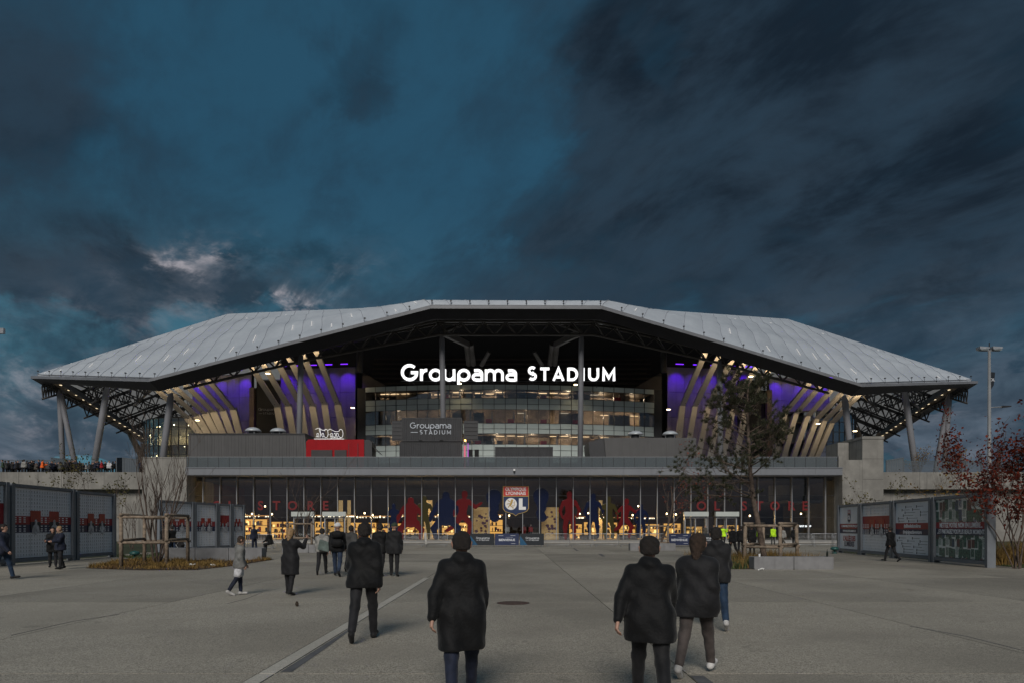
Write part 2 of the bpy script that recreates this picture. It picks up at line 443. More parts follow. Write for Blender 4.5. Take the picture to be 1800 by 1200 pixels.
def stroke_word(name, word, mat, parent, at, ax, width, weight=0.2, depth=0.25, track=0.0, split=True, up=(0,0,1)):
    """letters from strokes; each letter is its own mesh. ax: direction of writing"""
    tot = sum(GL[c][0]+track for c in word)-track; sc = width/tot; ax = Vector(ax).normalized(); nrm = ax.cross(Vector(up)).normalized()
    at = Vector(at); x = 0.0; out = []; whole = MB()
    for ch in word:
        mb = MB() if split else whole
        closed = False; q = 0
        for st in GL[ch][1]:
            if st == 'C': closed = True; continue
            mb.ribbon(st, weight, at+ax*(x*sc)+nrm*(0.004*q), ax*sc, Vector(up)*sc, -nrm*depth, closed)
            closed = False; q += 1
        x += GL[ch][0]+track
        if split: out.append(mb.build(name, mat, parent))
    if not split: out.append(whole.build(name, mat, parent))
    return out

# ------------------------------------------------------------------ implicit surfaces (bodies, clothes, flat cut-outs)
def surface_net(F, org, h):
    s = F < 0
    nx, ny, nz = F.shape
    cs = np.zeros((nx-1, ny-1, nz-1), np.int8)
    for i in (0,1):
        for j in (0,1):
            for k_ in (0,1): cs += s[i:nx-1+i, j:ny-1+j, k_:nz-1+k_]
    act = (cs > 0) & (cs < 8)
    I = np.argwhere(act)
    idx = -np.ones(act.shape, np.int64); idx[act] = np.arange(len(I))
    acc = np.zeros((len(I), 3)); cnt = np.zeros(len(I))
    corners = [(i,j,k_) for i in (0,1) for j in (0,1) for k_ in (0,1)]
    for a in corners:
        for ax in range(3):
            if a[ax]: continue
            b = list(a); b[ax] = 1
            fa = F[I[:,0]+a[0], I[:,1]+a[1], I[:,2]+a[2]]; fb = F[I[:,0]+b[0], I[:,1]+b[1], I[:,2]+b[2]]
            m = (fa < 0) != (fb < 0)
            t = np.where(m, fa/(fa-fb+1e-12), 0)
            p = np.array(a, float)[None, :].repeat(len(I), 0); p[:, ax] += t
            acc[m] += p[m]; cnt[m] += 1
    V = (I + acc/np.maximum(cnt, 1)[:, None])*np.array(h)[None, :] + np.array(org)[None, :]
    faces = []
    for ax in range(3):
        sl0 = [slice(1, -1)]*3; sl1 = [slice(1, -1)]*3; sl0[ax] = slice(0, -1); sl1[ax] = slice(1, None)
        a = s[tuple(sl0)]; b = s[tuple(sl1)]
        E = np.argwhere(a != b)
        if not len(E): continue
        pos = E.copy()
        for q in range(3):
            if q != ax: pos[:, q] += 1
        u, w = (ax+1) % 3, (ax+2) % 3
        q = []
        for du, dw in ((-1,-1),(0,-1),(0,0),(-1,0)):
            c = pos.copy(); c[:, u] += du; c[:, w] += dw
            q.append(idx[c[:,0], c[:,1], c[:,2]])
        Q = np.stack(q, 1)
        fl = a[E[:,0], E[:,1], E[:,2]]
        Q[~fl] = Q[~fl][:, ::-1]
        faces.append(Q[(Q >= 0).all(1)])
    Fq = np.concatenate(faces) if faces else np.zeros((0,4), int)
    return V, Fq

def np_mesh(name, V, Fq, smooth=True):
    me = bpy.data.meshes.new(name)
    me.vertices.add(len(V)); me.vertices.foreach_set('co', V.astype(np.float32).ravel())
    me.loops.add(len(Fq)*4); me.loops.foreach_set('vertex_index', Fq.astype(np.int32).ravel())
    me.polygons.add(len(Fq)); me.polygons.foreach_set('loop_start', np.arange(0, len(Fq)*4, 4, dtype=np.int32))
    me.polygons.foreach_set('use_smooth', np.full(len(Fq), smooth))
    me.update(calc_edges=True); me.validate()
    return me

class SDF:
    def __init__(s): s.p = []; s.cut = []
    def cone(s, a, b, ra, rb=None, k=0.03, sub=False):
        s.p.append((np.array(a, float), np.array(b, float), ra, ra if rb is None else rb, k, sub)); return s
    def plane(s, p, n):            # keeps the side the normal points away from
        n = np.array(n, float); s.cut.append((np.array(p, float), n/np.linalg.norm(n))); return s
    def mesh(s, name, vox, wr=0.0, wf=18.0, seed=0.0, smooth=True):
        lo = np.min([np.minimum(a, b)-max(ra, rb) for a, b, ra, rb, k, q in s.p if not q], 0)-0.05-vox*2
        hi = np.max([np.maximum(a, b)+max(ra, rb) for a, b, ra, rb, k, q in s.p if not q], 0)+0.05+vox*2
        n = np.ceil((hi-lo)/vox).astype(int)+1
        F = np.full(tuple(n), 0.5, np.float32)
        ax = [lo[i]+vox*np.arange(n[i]) for i in range(3)]
        for a, b, ra, rb, k, sub in s.p:
            mg = max(ra, rb)+0.07+k
            sl = []
            for i in range(3):
                i0 = int(max(0, math.floor((min(a[i], b[i])-mg-lo[i])/vox))); i1 = int(min(n[i], math.ceil((max(a[i], b[i])+mg-lo[i])/vox)+1))
                sl.append(slice(i0, max(i1, i0+1)))
            x = ax[0][sl[0]][:, None, None]; y = ax[1][sl[1]][None, :, None]; z = ax[2][sl[2]][None, None, :]
            ba = b-a; bb = max(float(ba @ ba), 1e-9)
            t = np.clip(((x-a[0])*ba[0]+(y-a[1])*ba[1]+(z-a[2])*ba[2])/bb, 0, 1)
            d = np.sqrt((x-a[0]-t*ba[0])**2+(y-a[1]-t*ba[1])**2+(z-a[2]-t*ba[2])**2)-(ra+(rb-ra)*t)
            c = F[tuple(sl)]
            if sub: c[...] = np.maximum(c, -d)
            else:
                hh = np.maximum(k-np.abs(c-d), 0)/k
                c[...] = np.minimum(c, d)-hh*hh*k*0.25
        if wr:
            x = ax[0][:, None, None]; y = ax[1][None, :, None]; z = ax[2][None, None, :]
            F += (wr*(np.sin(x*wf*1.3+z*wf*0.9+seed+2*np.sin(y*wf*.5))*np.sin(z*wf*1.1-y*wf*.8+seed*1.7+2*np.sin(x*wf*.4)))).astype(np.float32)
        for p, nn in s.cut:
            F = np.maximum(F, (ax[0][:, None, None]-p[0])*nn[0]+(ax[1][None, :, None]-p[1])*nn[1]+(ax[2][None, None, :]-p[2])*nn[2])
        V, Q = surface_net(F.astype(np.float64), lo, (vox, vox, vox))
        return np_mesh(name, V, Q, smooth)

# ------------------------------------------------------------------ people
def lerp3(a, b, t): return a*(1-t)+b*t
def person_meshes(h=1.75, lean=3, legs=((18,8),(-14,22)), arms=((-18,12,8),(16,18,8)), coat=0.0, vox=0.016, bulk=1.0, hood=False, hat=False,
                  hair_long=False, head_pitch=0, fingers=False, seat=False, seed=0.0, trouser=1.0, fur=False, shorts=False):
    """local frame: faces +Y, feet on z=0. legs: (thigh forward, knee bend) left,right; arms: (forward, elbow, out).
    coat: how far below the hip the hem hangs"""
    s = h/1.75
    V3 = lambda *a: np.array(a, float)
    def limb(ang, out=0.0): return V3(math.sin(R(out)), math.sin(R(ang))*math.cos(R(out)), -math.cos(R(ang))*math.cos(R(out)))
    pts = {}
    low = 0
    for sd, (th, kn) in zip((-1, 1), legs):
        hip = V3(sd*0.095, 0, 0)
        knee = hip+0.43*limb(th, sd*1.5); ank = knee+0.41*limb(th-kn, sd*0.5)
        pitch = max(-40, min(25, (th-kn)*0.9)) if not seat else 0
        fd = V3(sd*0.12, math.cos(R(pitch)), math.sin(R(pitch)))
        fd /= np.linalg.norm(fd)
        heel = ank+V3(0, -0.035, -0.05); toe = ank+fd*0.17+V3(0, 0, -0.055)
        pts[sd] = (hip, knee, ank, heel, toe); low = min(low, heel[2]-0.035, toe[2]-0.028)
    up = V3(0, math.sin(R(lean)), math.cos(R(lean)))
    fw = V3(0, math.cos(R(lean)), -math.sin(R(lean)))
    off = V3(0, 0, -low)
    hipc = V3(0, 0, 0.0)
    chest = hipc+up*0.36; neck = hipc+up*0.53; shl = hipc+up*0.485
    hu = V3(0, math.sin(R(lean*0.4-head_pitch)), math.cos(R(lean*0.4-head_pitch))); hf = V3(0, hu[2], -hu[1])
    headc = neck+up*0.05+hu*0.115+hf*0.02
    B, J, T, Sh, H = SDF(), SDF(), SDF(), SDF(), SDF()
    g = lambda p: (p+off)*s
    def add(D, a, b, ra, rb=None, k=0.03, sub=False): D.cone(g(a), g(b), ra*s, (ra if rb is None else rb)*s, k*s, sub)
    X1 = V3(1, 0, 0)
    # body
    for sd in (-1, 1):
        add(B, hipc+X1*sd*0.07+up*0.02, chest+X1*sd*0.075, 0.085, 0.10, 0.06)
        hip, knee, ank, heel, toe = pts[sd]
        add(B, hip, knee, 0.078, 0.054); add(B, knee, ank, 0.054, 0.036); add(B, heel, toe, 0.030, 0.024)
    add(B, shl-X1*0.12-up*0.02, shl+X1*0.12-up*0.02, 0.050, k=0.06)
    add(B, neck-up*0.03, headc-hu*0.05, 0.052, 0.048)
    add(B, headc-hf*0.018+hu*0.022-X1*0.008, headc-hf*0.018+hu*0.022+X1*0.008, 0.084, k=0.03)
    add(B, headc+hf*0.018+hu*0.030, headc+hf*0.030-hu*0.07, 0.068, 0.050, 0.03)
    add(B, headc+hf*0.080+hu*0.022, headc+hf*0.098-hu*0.018, 0.010, 0.014, 0.012)
    add(B, headc+hf*0.070-hu*0.052-X1*0.018, headc+hf*0.070-hu*0.052+X1*0.018, 0.012, k=0.012)
    for sd in (-1, 1):
        add(B, headc+X1*sd*0.094+hu*0.020-hf*0.012, headc+X1*sd*0.090-hu*0.022-hf*0.004, 0.019, 0.012, 0.012)
        add(B, headc+hf*0.092+hu*0.026+X1*sd*0.033, headc+hf*0.094+hu*0.026+X1*sd*0.036, 0.013, sub=True)
    hands = []
    for sd, (sw, el, out) in zip((-1, 1), arms):
        sh = shl+X1*sd*0.168-up*0.03
        e = sh+0.285*limb(sw, sd*out); w = e+0.25*limb(sw+el, sd*(out*0.35))
        dd = (w-e)/np.linalg.norm(w-e)
        add(B, sh, e, 0.042, 0.036); add(B, e, w, 0.036, 0.026)
        # palm, four fingers curling inward and a thumb leaving the side of the palm
        inn = V3(-sd, 0.15, 0); inn -= dd*(inn @ dd); inn /= np.linalg.norm(inn)
        fr = np.cross(dd, inn); fr /= np.linalg.norm(fr)
        if fr[1] < 0: fr = -fr
        pal = w+dd*0.085
        add(B, w+dd*0.02-fr*0.016, pal-fr*0.026, 0.019, 0.016, 0.015); add(B, w+dd*0.02+fr*0.016, pal+fr*0.026, 0.019, 0.016, 0.015)
        kf = 0.004
        for q, ln in zip((-1.5,-0.5,0.5,1.5), (0.062,0.075,0.080,0.070)):
            b0 = pal+fr*q*0.019; b1 = b0+(dd*0.86+inn*0.5)*ln*0.5; b2 = b1+(dd*0.45+inn*0.9)*ln*0.5
            add(B, b0, b1, 0.0088, 0.0080, kf); add(B, b1, b2, 0.0080, 0.0068, kf)
        t0 = w+dd*0.035+fr*0.026; t1 = t0+(fr*0.6+dd*0.7+inn*0.25)*0.040; t2 = t1+(dd*0.9+inn*0.45)*0.030
        add(B, t0, t1, 0.0115, 0.0095, 0.006); add(B, t1, t2, 0.0095, 0.0080, 0.004)
        bk = bulk
        add(J, sh, e, 0.070*min(bk,1.2), 0.060*bk, 0.05); add(J, e, w-dd*0.012, 0.060*bk, 0.045*bk, 0.04)
        hands.append((w, dd))
    # jacket
    bk = bulk
    for sd in (-1, 1):
        add(J, chest+X1*sd*0.065+up*0.02, hipc+X1*sd*0.075-up*(0.02), 0.112*min(bk,1.15), 0.124*bk, 0.08)
        if coat > 0.05: add(J, hipc+X1*sd*0.075, hipc+X1*sd*0.085-V3(0,0,1)*coat, 0.122*bk, 0.135*bk, 0.08)
        if coat > 0.0: add(J, pts[sd][0], lerp3(pts[sd][0], pts[sd][1], min(1.0, (coat+0.08)/0.43)), 0.122*bk, 0.112*bk, 0.08)
    sb = min(bk, 1.12)
    for sd in (-1, 1):
        add(J, neck-up*0.035-fw*0.01, shl+X1*sd*0.15-up*0.035, 0.066, 0.072*sb, 0.06)
        add(J, shl+X1*sd*0.06-up*0.06-fw*0.02, shl+X1*sd*0.12-up*0.10-fw*0.02, 0.095*sb, 0.09*sb, 0.07)
    add(J, neck-up*0.06, neck-up*0.008, 0.075, 0.068, 0.03)
    hem = hipc-V3(0,0,1)*(coat+0.06)
    J.plane(g(hem), (0, 0, -1))
    if hood: add(J, neck-fw*0.055+up*0.01-X1*0.045, neck-fw*0.055+up*0.01+X1*0.045, 0.074, 0.074, 0.03); add(J, neck-fw*0.09-up*0.02, neck-fw*0.095-up*0.09, 0.070, 0.045, 0.03)
    # trousers
    add(T, hipc-X1*0.055, hipc+X1*0.055, 0.112, k=0.05)
    for sd in (-1, 1):
        hip, knee, ank, heel, toe = pts[sd]
        add(T, hip, knee, 0.098*trouser, 0.070*trouser, 0.035); add(T, knee, ank+(knee-ank)*0.06, 0.070*trouser, 0.056*trouser, 0.03)
        add(Sh, heel+V3(0,-0.005,0.012), toe, 0.046, 0.036, 0.02); add(Sh, heel+V3(0,0.03,0.03), ank+(knee-ank)*0.04, 0.046, 0.044, 0.02)
    # hair or hat
    hc = headc-hf*0.018+hu*0.024
    if hat:
        add(H, hc+hu*0.02-X1*0.008, hc+hu*0.03+X1*0.008, 0.099, 0.097); H.plane(g(hc+hu*0.0), tuple(-hu+hf*0.12))
    else:
        add(H, hc+hu*0.018-hf*0.004, hc-hu*0.045-hf*0.010, 0.100, 0.092)
        if hair_long: add(H, hc-hf*0.045, hc-hf*0.085-hu*0.20, 0.080, 0.050, 0.05)
        add(H, hc+hf*0.12-hu*0.04, hc+hf*0.14-hu*0.07, 0.082, sub=True)
        if not hair_long: H.plane(g(hc-hu*0.070), tuple(-hu+hf*0.3))
    wrk = 0.009 if vox < 0.015 else (0.006 if vox < 0.03 else 0)
    out = {'body': B.mesh('person', vox*(0.62 if fingers else 1.0)), 'jacket': J.mesh('jacket', vox, wrk, 14, seed),
           'trousers': T.mesh('trousers', vox, 0.005 if vox < 0.03 else 0, 19, seed+1), 'hair': H.mesh('hat' if hat else 'hair', vox*0.7 if vox < 0.02 else vox, 0.005 if vox < 0.03 else 0, 42, seed)}
    if vox < 0.03: out['shoes'] = Sh.mesh('shoes', vox)
    if shorts:
        Q = SDF(); add(Q, hipc-X1*0.055, hipc+X1*0.055, 0.128, k=0.05)
        for sd in (-1, 1): hip, knee = pts[sd][0], pts[sd][1]; add(Q, hip, lerp3(hip, knee, 0.75), 0.118, 0.108, 0.03)
        out['shorts'] = Q.mesh('shorts', vox, 0.006, 18, seed)
    if fur:
        Fu = SDF(); add(Fu, neck-fw*0.07+up*0.06-X1*0.06, neck-fw*0.07+up*0.06+X1*0.06, 0.045, k=0.04); add(Fu, neck-fw*0.03+up*0.05-X1*0.09, neck+fw*0.05+up*0.02-X1*0.07, 0.035, k=0.04); add(Fu, neck-fw*0.03+up*0.05+X1*0.09, neck+fw*0.05+up*0.02+X1*0.07, 0.035, k=0.04)
        out['fur'] = Fu.mesh('fur_collar', vox*0.8, 0.010, 60, seed)
    return out

def cloth(name, col): return M('cloth_'+name, col, 0.70, 0.35, 5.0, 0.75, 9.0, spec=0.22)
SKIN = M('skin', (0.36,0.21,0.155), 0.55, 0.10, 9.0)
HAIR = {'dark': M('hair_dark', (0.014,0.010,0.008), 0.55, 0.5, 60.0, 0.8, 140.0), 'brown': M('hair_brown', (0.035,0.020,0.012), 0.55, 0.5, 60.0, 0.8, 140.0), 'fair': M('hair_fair', (0.25,0.16,0.08), 0.6, 0.3, 30.0), 'white': M('hat_white', (0.55,0.55,0.56), 0.9, 0.1, 20.0), 'green': M('hat_green', (0.03,0.045,0.03), 0.9, 0.1, 20.0), 'grey': M('hair_grey', (0.2,0.19,0.18), 0.6, 0.2, 20.0)}
def dress(meshes, label, loc, heading, jacket, trousers, hair='dark', shoes=None, group=None, scale=1.0):
    """a person: the body is the thing, clothing and hair are its children. heading 0 faces +Y"""
    b = obj('person', meshes['body'], SKIN)
    b.location = loc; b.rotation_euler = (0, 0, heading); b.scale = (scale,)*3
    tag(b, label, 'person', group)
    obj('jacket', meshes['jacket'], jacket, b, local=True)
    obj('trousers', meshes['trousers'], trousers, b, local=True)
    obj('hair' if hair in ('dark','brown','fair','grey') else 'hat', meshes['hair'], HAIR[hair], b, local=True)
    if 'shoes' in meshes: obj('shoes', meshes['shoes'], shoes or cloth('shoe_black', (0.012,0.012,0.013)), b, local=True)
    if 'shorts' in meshes: obj('shorts', meshes['shorts'], cloth('white', (0.50,0.50,0.52)), b, local=True)
    if 'fur' in meshes: obj('fur_collar', meshes['fur'], cloth('fur', (0.20,0.15,0.11)), b, local=True)
    return b
# ================================================================== GROUND
m_joint = M('joint_filler', (0.045,0.043,0.040), 0.9, 0.2, 4.0)
plaza = MB().add([(-700,-300,-0.02),(700,-300,-0.02),(700,900,-0.02),(-700,900,-0.02)], [(0,1,2,3)]).build('ground', m_joint)
tag(plaza, 'pale exposed aggregate paving of the forecourt', None, kind='structure')
PAV = [paving_mat('paving_%d' % i, tuple(c*k_ for c in (0.115,0.103,0.083)), tuple(c*k_ for c in (0.48,0.436,0.362)), i, 1.0) for i, k_ in enumerate((1.0, 0.90, 1.06))]
XL = [-2.76+4.72*i for i in range(-11, 13)]
YL = [-6.0, 1.2, 7.67, 14.9, 22.1, 32.0, 42.0]
YL2 = [42.12, 50.5, 59.0, 70.0]
gap = 0.009
for rows in (YL, YL2):
    for j in range(len(rows)-1):
        for i in range(len(XL)-1):
            x0, x1, y0, y1 = XL[i]+gap, XL[i+1]-gap, rows[j]+gap, rows[j+1]-gap
            if abs(XL[i]+2.76) < 0.01 and y1 < 22.2: x0 += 0.098
            if abs(XL[i+1]+2.76) < 0.01 and y1 < 22.2: x1 -= 0.098
            MB().box(x0, x1, y0, y1, -0.015, 0.0).build('paving_slab', PAV[rnd.randrange(3)], plaza)
# pale strip set along one joint, the tar repair beside it, the slot drain
for y0, y1 in ((1.2,7.66),(7.68,14.89),(14.91,22.1)):
    MB().box(-2.852,-2.668,y0+0.006,y1-0.006,-0.015,0.003).build('pale_strip', paving_mat('pale_concrete',(0.31,0.29,0.25),(0.54,0.51,0.45),3.0,0.7), plaza)
m_tar = M('tar_patch', (0.10,0.10,0.104), 0.75, 0.2, 5.0, 0.4, 50.0)
MB().add([(-2.63,7.75,0.004),(-2.50,7.75,0.004),(-2.53,9.4,0.004),(-2.60,11.6,0.004),(-2.63,11.6,0.004)], [(0,1,2,3,4)]).build('tar_patch', m_tar, plaza)
MB().add([(1.98,6.2,0.004),(2.14,6.2,0.004),(2.12,7.55,0.004),(1.97,7.55,0.004)], [(0,1,2,3)]).build('tar_patch', m_tar, plaza)
for (a, b, c, d) in ((4.4,4.56,46.5,52.5),(5.0,5.2,38.0,41.6)):
    MB().add([(a,c,0.004),(b,c,0.004),(b+0.25,d,0.004),(a+0.25,d,0.004)], [(0,1,2,3)]).build('tar_patch', m_tar, plaza)
MB().box(-55,55,42.005,42.115,-0.015,-0.006).build('slot_drain', m_dark, plaza)
for pts in ([G(20,1116),G(130,1091),G(210,1079)], [G(400,1060),G(432,1052),G(462,1040)], [G(1600,1100),G(1700,1118),G(1800,1143)]):
    MB().tube([p+Vector((0,0,0.001)) for p in pts], 0.006, 4).build('crack', m_tar, plaza)
# iron manhole cover
mh = thing('manhole_cover', 'round rusty iron manhole cover set in the forecourt paving', 'manhole cover', tuple(G(902,1059)))
c = G(902,1059)
MB().lathe([(0.36,0.0),(0.36,0.006),(0.33,0.008)], c, 28).build('rim', M('iron_rim', (0.05,0.035,0.03), 0.7, 0.3, 9.0), mh)
lid = MB().lathe([(0.325,0.0),(0.325,0.009),(0.30,0.010)], c, 28).build('lid', M('rusty_iron', (0.085,0.040,0.032), 0.75, 0.3, 12.0, 0.6, 60.0), mh)
for i in range(-3, 4):
    w = math.sqrt(max(0.29**2-(i*0.08)**2, 0.001))
    MB().box(c.x-w, c.x+w, c.y+i*0.08-0.015, c.y+i*0.08+0.015, 0.010, 0.015).build('rib', MATS['iron_rim'], lid)
# low terrace before the shop, lawns behind the boards
tag(MB().box(-38,38.5,70.0,79.2,-0.05,0.14).build('shop_terrace', M('terrace_concrete',(0.34,0.33,0.31),0.7,0.1,2.0,0.3,30.0)), kind='structure')
def grass_mat(name, a, b):
    if name in MATS: return MATS[name]
    return M(name, a, 0.8, 0.45, 1.2, 0.5, 20.0)
m_lawn = M('lawn_soil', (0.035,0.042,0.018), 0.95, 0.4, 2.0, 0.6, 15.0)
tag(MB().add([(21.5,46,0.012),(20.5,27.2,0.012),(19.6,24.4,0.012),(26,22.0,0.012),(60,24,0.012),(60,76,0.012),(38,76,0.012)], [tuple(range(7))]).build('lawn', m_lawn), kind='structure')
tag(MB().add([(-22.4,28,0.012),(-22.3,37,0.012),(-23.6,43,0.012),(-22,54,0.012),(-36,76,0.012),(-75,76,0.012),(-75,28,0.012)], [tuple(range(7))]).build('lawn', m_lawn), kind='structure')

def blades(name, label, cat, poly, n, hmin, hmax, mats, seed, w=0.02, lean=0.35):
    """uncountable grass: thin bent blades, one object"""
    r = random.Random(seed); mb = MB(); x0 = min(p[0] for p in poly); x1 = max(p[0] for p in poly); y0 = min(p[1] for p in poly); y1 = max(p[1] for p in poly)
    def inside(x, y):
        c_ = False
        for i in range(len(poly)):
            (ax, ay), (bx, by) = poly[i][:2], poly[i-1][:2]
            if (ay > y) != (by > y) and x < (bx-ax)*(y-ay)/(by-ay)+ax: c_ = not c_
        return c_
    cl = [(r.uniform(x0,x1), r.uniform(y0,y1), r.uniform(0.6,1.25)) for _ in range(max(4, n//140))]
    k = 0
    while k < n:
        cx_, cy_, hs = r.choice(cl); x, y = r.gauss(cx_, 0.16), r.gauss(cy_, 0.16)
        if r.random() < 0.25: x, y, hs = r.uniform(x0,x1), r.uniform(y0,y1), 0.7
        k += 1
        if not inside(x, y): continue
        a = r.uniform(0, 6.28); h = r.uniform(hmin, hmax)*hs; l = r.uniform(0, lean)*h; ww = w*r.uniform(0.6, 1.4)
        ca, sa = math.cos(a), math.sin(a); b = r.uniform(0, 6.28); lx, ly = math.cos(b)*l, math.sin(b)*l
        mb.add([(x-ca*ww,y-sa*ww,0),(x+ca*ww,y+sa*ww,0),(x+lx*.4+ca*ww*.7,y+ly*.4+sa*ww*.7,h*.6),(x+lx*.4-ca*ww*.7,y+ly*.4-sa*ww*.7,h*.6),(x+lx,y+ly,h)], [(0,1,2,3),(3,2,4)])
    o = mb.build(name, mats); tag(o, label, cat, kind='stuff'); return o
g_yel = M('dry_grass', (0.17,0.105,0.028), 0.8, 0.55, 3.5)
g_grn = M('grass_green', (0.050,0.068,0.022), 0.8, 0.5, 2.5)
g_brn = M('ground_cover_brown', (0.10,0.055,0.022), 0.8, 0.6, 3.0)
bedL = [(p.x,p.y) for p in (G(150,998),G(250,1001.5),G(345,1001),G(410,994))]+[(-12.0,34.5),(-19.5,34.5)]
tag(MB().add([(x,y,0.016) for x,y in bedL], [tuple(range(len(bedL)))]).build('planting_bed', M('bed_soil',(0.045,0.030,0.020),0.95,0.4,5.0,0.6,20.0)), kind='structure')
blades('ground_cover', 'yellowing ground cover under the bare tree on the left', 'ground cover', bedL, 9000, 0.06, 0.24, g_yel, 3, 0.012, 0.7)
blades('ground_cover', 'reddish brown leaf litter spilling over the left planting bed', 'ground cover', bedL, 7000, 0.03, 0.11, g_brn, 4, 0.02, 1.2)
bedR = [(8.0,26.6),(9.3,26.6),(9.3,27.0),(12.6,27.0),(12.6,33.0),(9.5,34.0),(7.6,30.0)]
tag(MB().add([(x,y,0.016) for x,y in bedR], [tuple(range(len(bedR)))]).build('planting_bed', MATS['bed_soil']), kind='structure')
blades('ornamental_grass', 'tawny tufted grass around the leaning pine beside the concrete bench', 'grass', bedR, 9000, 0.25, 0.62, g_yel, 5, 0.012, 0.55)
blades('ground_cover', 'dark green low plants under the leaning pine', 'ground cover', bedR, 6000, 0.10, 0.36, g_grn, 6, 0.02, 0.7)
lawnR = [(19.7,24.6),(20.5,28),(21.2,44),(23,46),(26,30),(26,22.2)]
blades('lawn_grass', 'short dark lawn grass behind the right hand display boards', 'grass', lawnR, 16000, 0.03, 0.10, g_grn, 8, 0.012, 0.5)
blades('tall_grass', 'pale tall grass clump at the end of the right hand boards', 'grass', [(20.6,29.0),(22.4,29.0),(22.4,31.5),(20.8,31.5)], 3500, 0.5, 1.15, g_yel, 9, 0.012, 0.7)
lawnL = [(-22.2,37.5),(-18.5,34.6),(-17.5,36.0),(-22.5,43)]
blades('lawn_grass', 'strip of dark grass between the two rows of left hand boards', 'grass', lawnL, 6000, 0.04, 0.14, g_grn, 10, 0.014, 0.6)

# ================================================================== UPPER DECK AND RETAINING WALLS
tag(MB().add([(-260,79.9,7.80),(260,79.9,7.80),(260,420,7.80),(-260,420,7.80)], [(0,1,2,3)]).build('upper_deck', M('deck_paving',(0.22,0.215,0.20),0.8,0.15,1.0)), kind='structure')
def retaining(x0, x1, label, step, Y=78.0):
    t = thing('retaining_wall', label, 'wall', ((x0+x1)/2, Y, 0))
    MB().box(x0, x1, Y+0.9, Y+1.9, -0.1, 7.79).build('wall', m_conc, t)
    n = int(round((x1-x0)/step)); w = (x1-x0)/n
    for i in range(n):
        MB().box(x0+w*i+0.015, x0+w*(i+1)-0.015, Y, Y+0.88, 5.95, 7.9).build('concrete_panel', m_conc, t)
    return t
retaining(-110, GX(250,77.0)-0.02, 'long pale concrete retaining wall below the crowd on the left', 4.9)
retaining(GX(1553,77.0)+0.02, 112, 'long pale concrete retaining wall behind the red maple on the right', 4.6)
pl = thing('concrete_pier', 'pale concrete pier at the left end of the shop front behind the bare tree', 'pier', (GX(290,77.5), 77.5, 0))
x0, x1 = GX(250,77), GX(328,77)
MB().box(x0, x1, 77.0, 84.0, -0.1, 9.4).build('wall', m_conc, pl)
MB().box(x0-0.05, x1+0.05, 76.95, 84.05, 9.402, 9.52).build('coping', m_conc, pl)
pr = thing('concrete_pier', 'tall stained concrete pier at the right end of the shop front', 'pier', (GX(1516,77), 77, 0))
xa, xb, xc = GX(1481,77), GX(1516,77), GX(1553,77)
MB().box(xb, xc, 77.0, 83.0, -0.1, 11.55).build('wall', m_conc, pr)
MB().box(xb-0.06, xc+0.06, 76.93, 83.05, 11.553, 11.85).build('coping', m_conc, pr)
MB().box(xa, xb-0.01, 77.02, 82.0, -0.1, 9.2).build('wall', m_conc, pr)
MB().box(xa+0.9, xb-0.07, 80.0, 83.0, 9.2, 11.5).build('wall', m_conc, pr)
for z in (2.2, 4.6, 7.0, 9.3):
    MB().box(xb+0.05, xc-0.05, 76.992, 77.0, z, z+0.03).build('joint', m_joint, pr)

# ================================================================== SHOP UNDER THE PODIUM
SX0, SX1, SY, ST = GX(329,79.0), GX(1479,79.0), 79.0, 7.40
shop = thing('shop_building', 'long glazed club shop under the stadium podium', 'shop', (0, SY, 0))
MB().box(SX0, SX1, SY-0.3, 97.0, 0.10, 0.15).build('floor', M('shop_floor',(0.05,0.045,0.04),0.35,0.1,1.0), shop)
MB().box(SX0, SX1, 96.0, 96.4, 0.15, 7.38).build('back_wall', M('shop_wall',(0.030,0.026,0.030),0.7,0.2,1.0), shop)
MB().box(SX0+0.01, SX1-0.01, SY+0.4, 95.99, 7.05, 7.38).build('ceiling', M('shop_ceiling',(0.030,0.027,0.028),0.8,0.2,1.0), shop)
MB().box(SX0-0.3, SX0, SY-0.1, 96.4, 0.0, 7.38).build('end_wall', M('shop_end_wall',(0.09,0.03,0.028),0.7,0.2,1.0), shop)
MB().box(SX1, SX1+0.3, SY-0.1, 96.4, 0.0, 7.38).build('end_wall', M('shop_end_grey',(0.20,0.20,0.19),0.7,0.1,1.0), shop)
# fascia and roof edge of the podium
f = MB().box(GX(326,76.4), GX(1481,76.4), 76.4, 79.85, 7.42, 8.20).build('fascia', m_fascia, shop)
nf = 24; fw = (GX(1481,76.4)-GX(326,76.4))/nf
for i in range(nf):
    a = GX(326,76.4)+fw*i
    MB().box(a+0.022, a+fw-0.022, 76.36, 76.398, 7.46, 8.17).build('fascia_panel', m_fascia, f)
MB().box(GX(325,76.3), GX(1482,76.3), 76.3, 76.9, 8.203, 8.30).build('edge_trim', m_fascia, f)
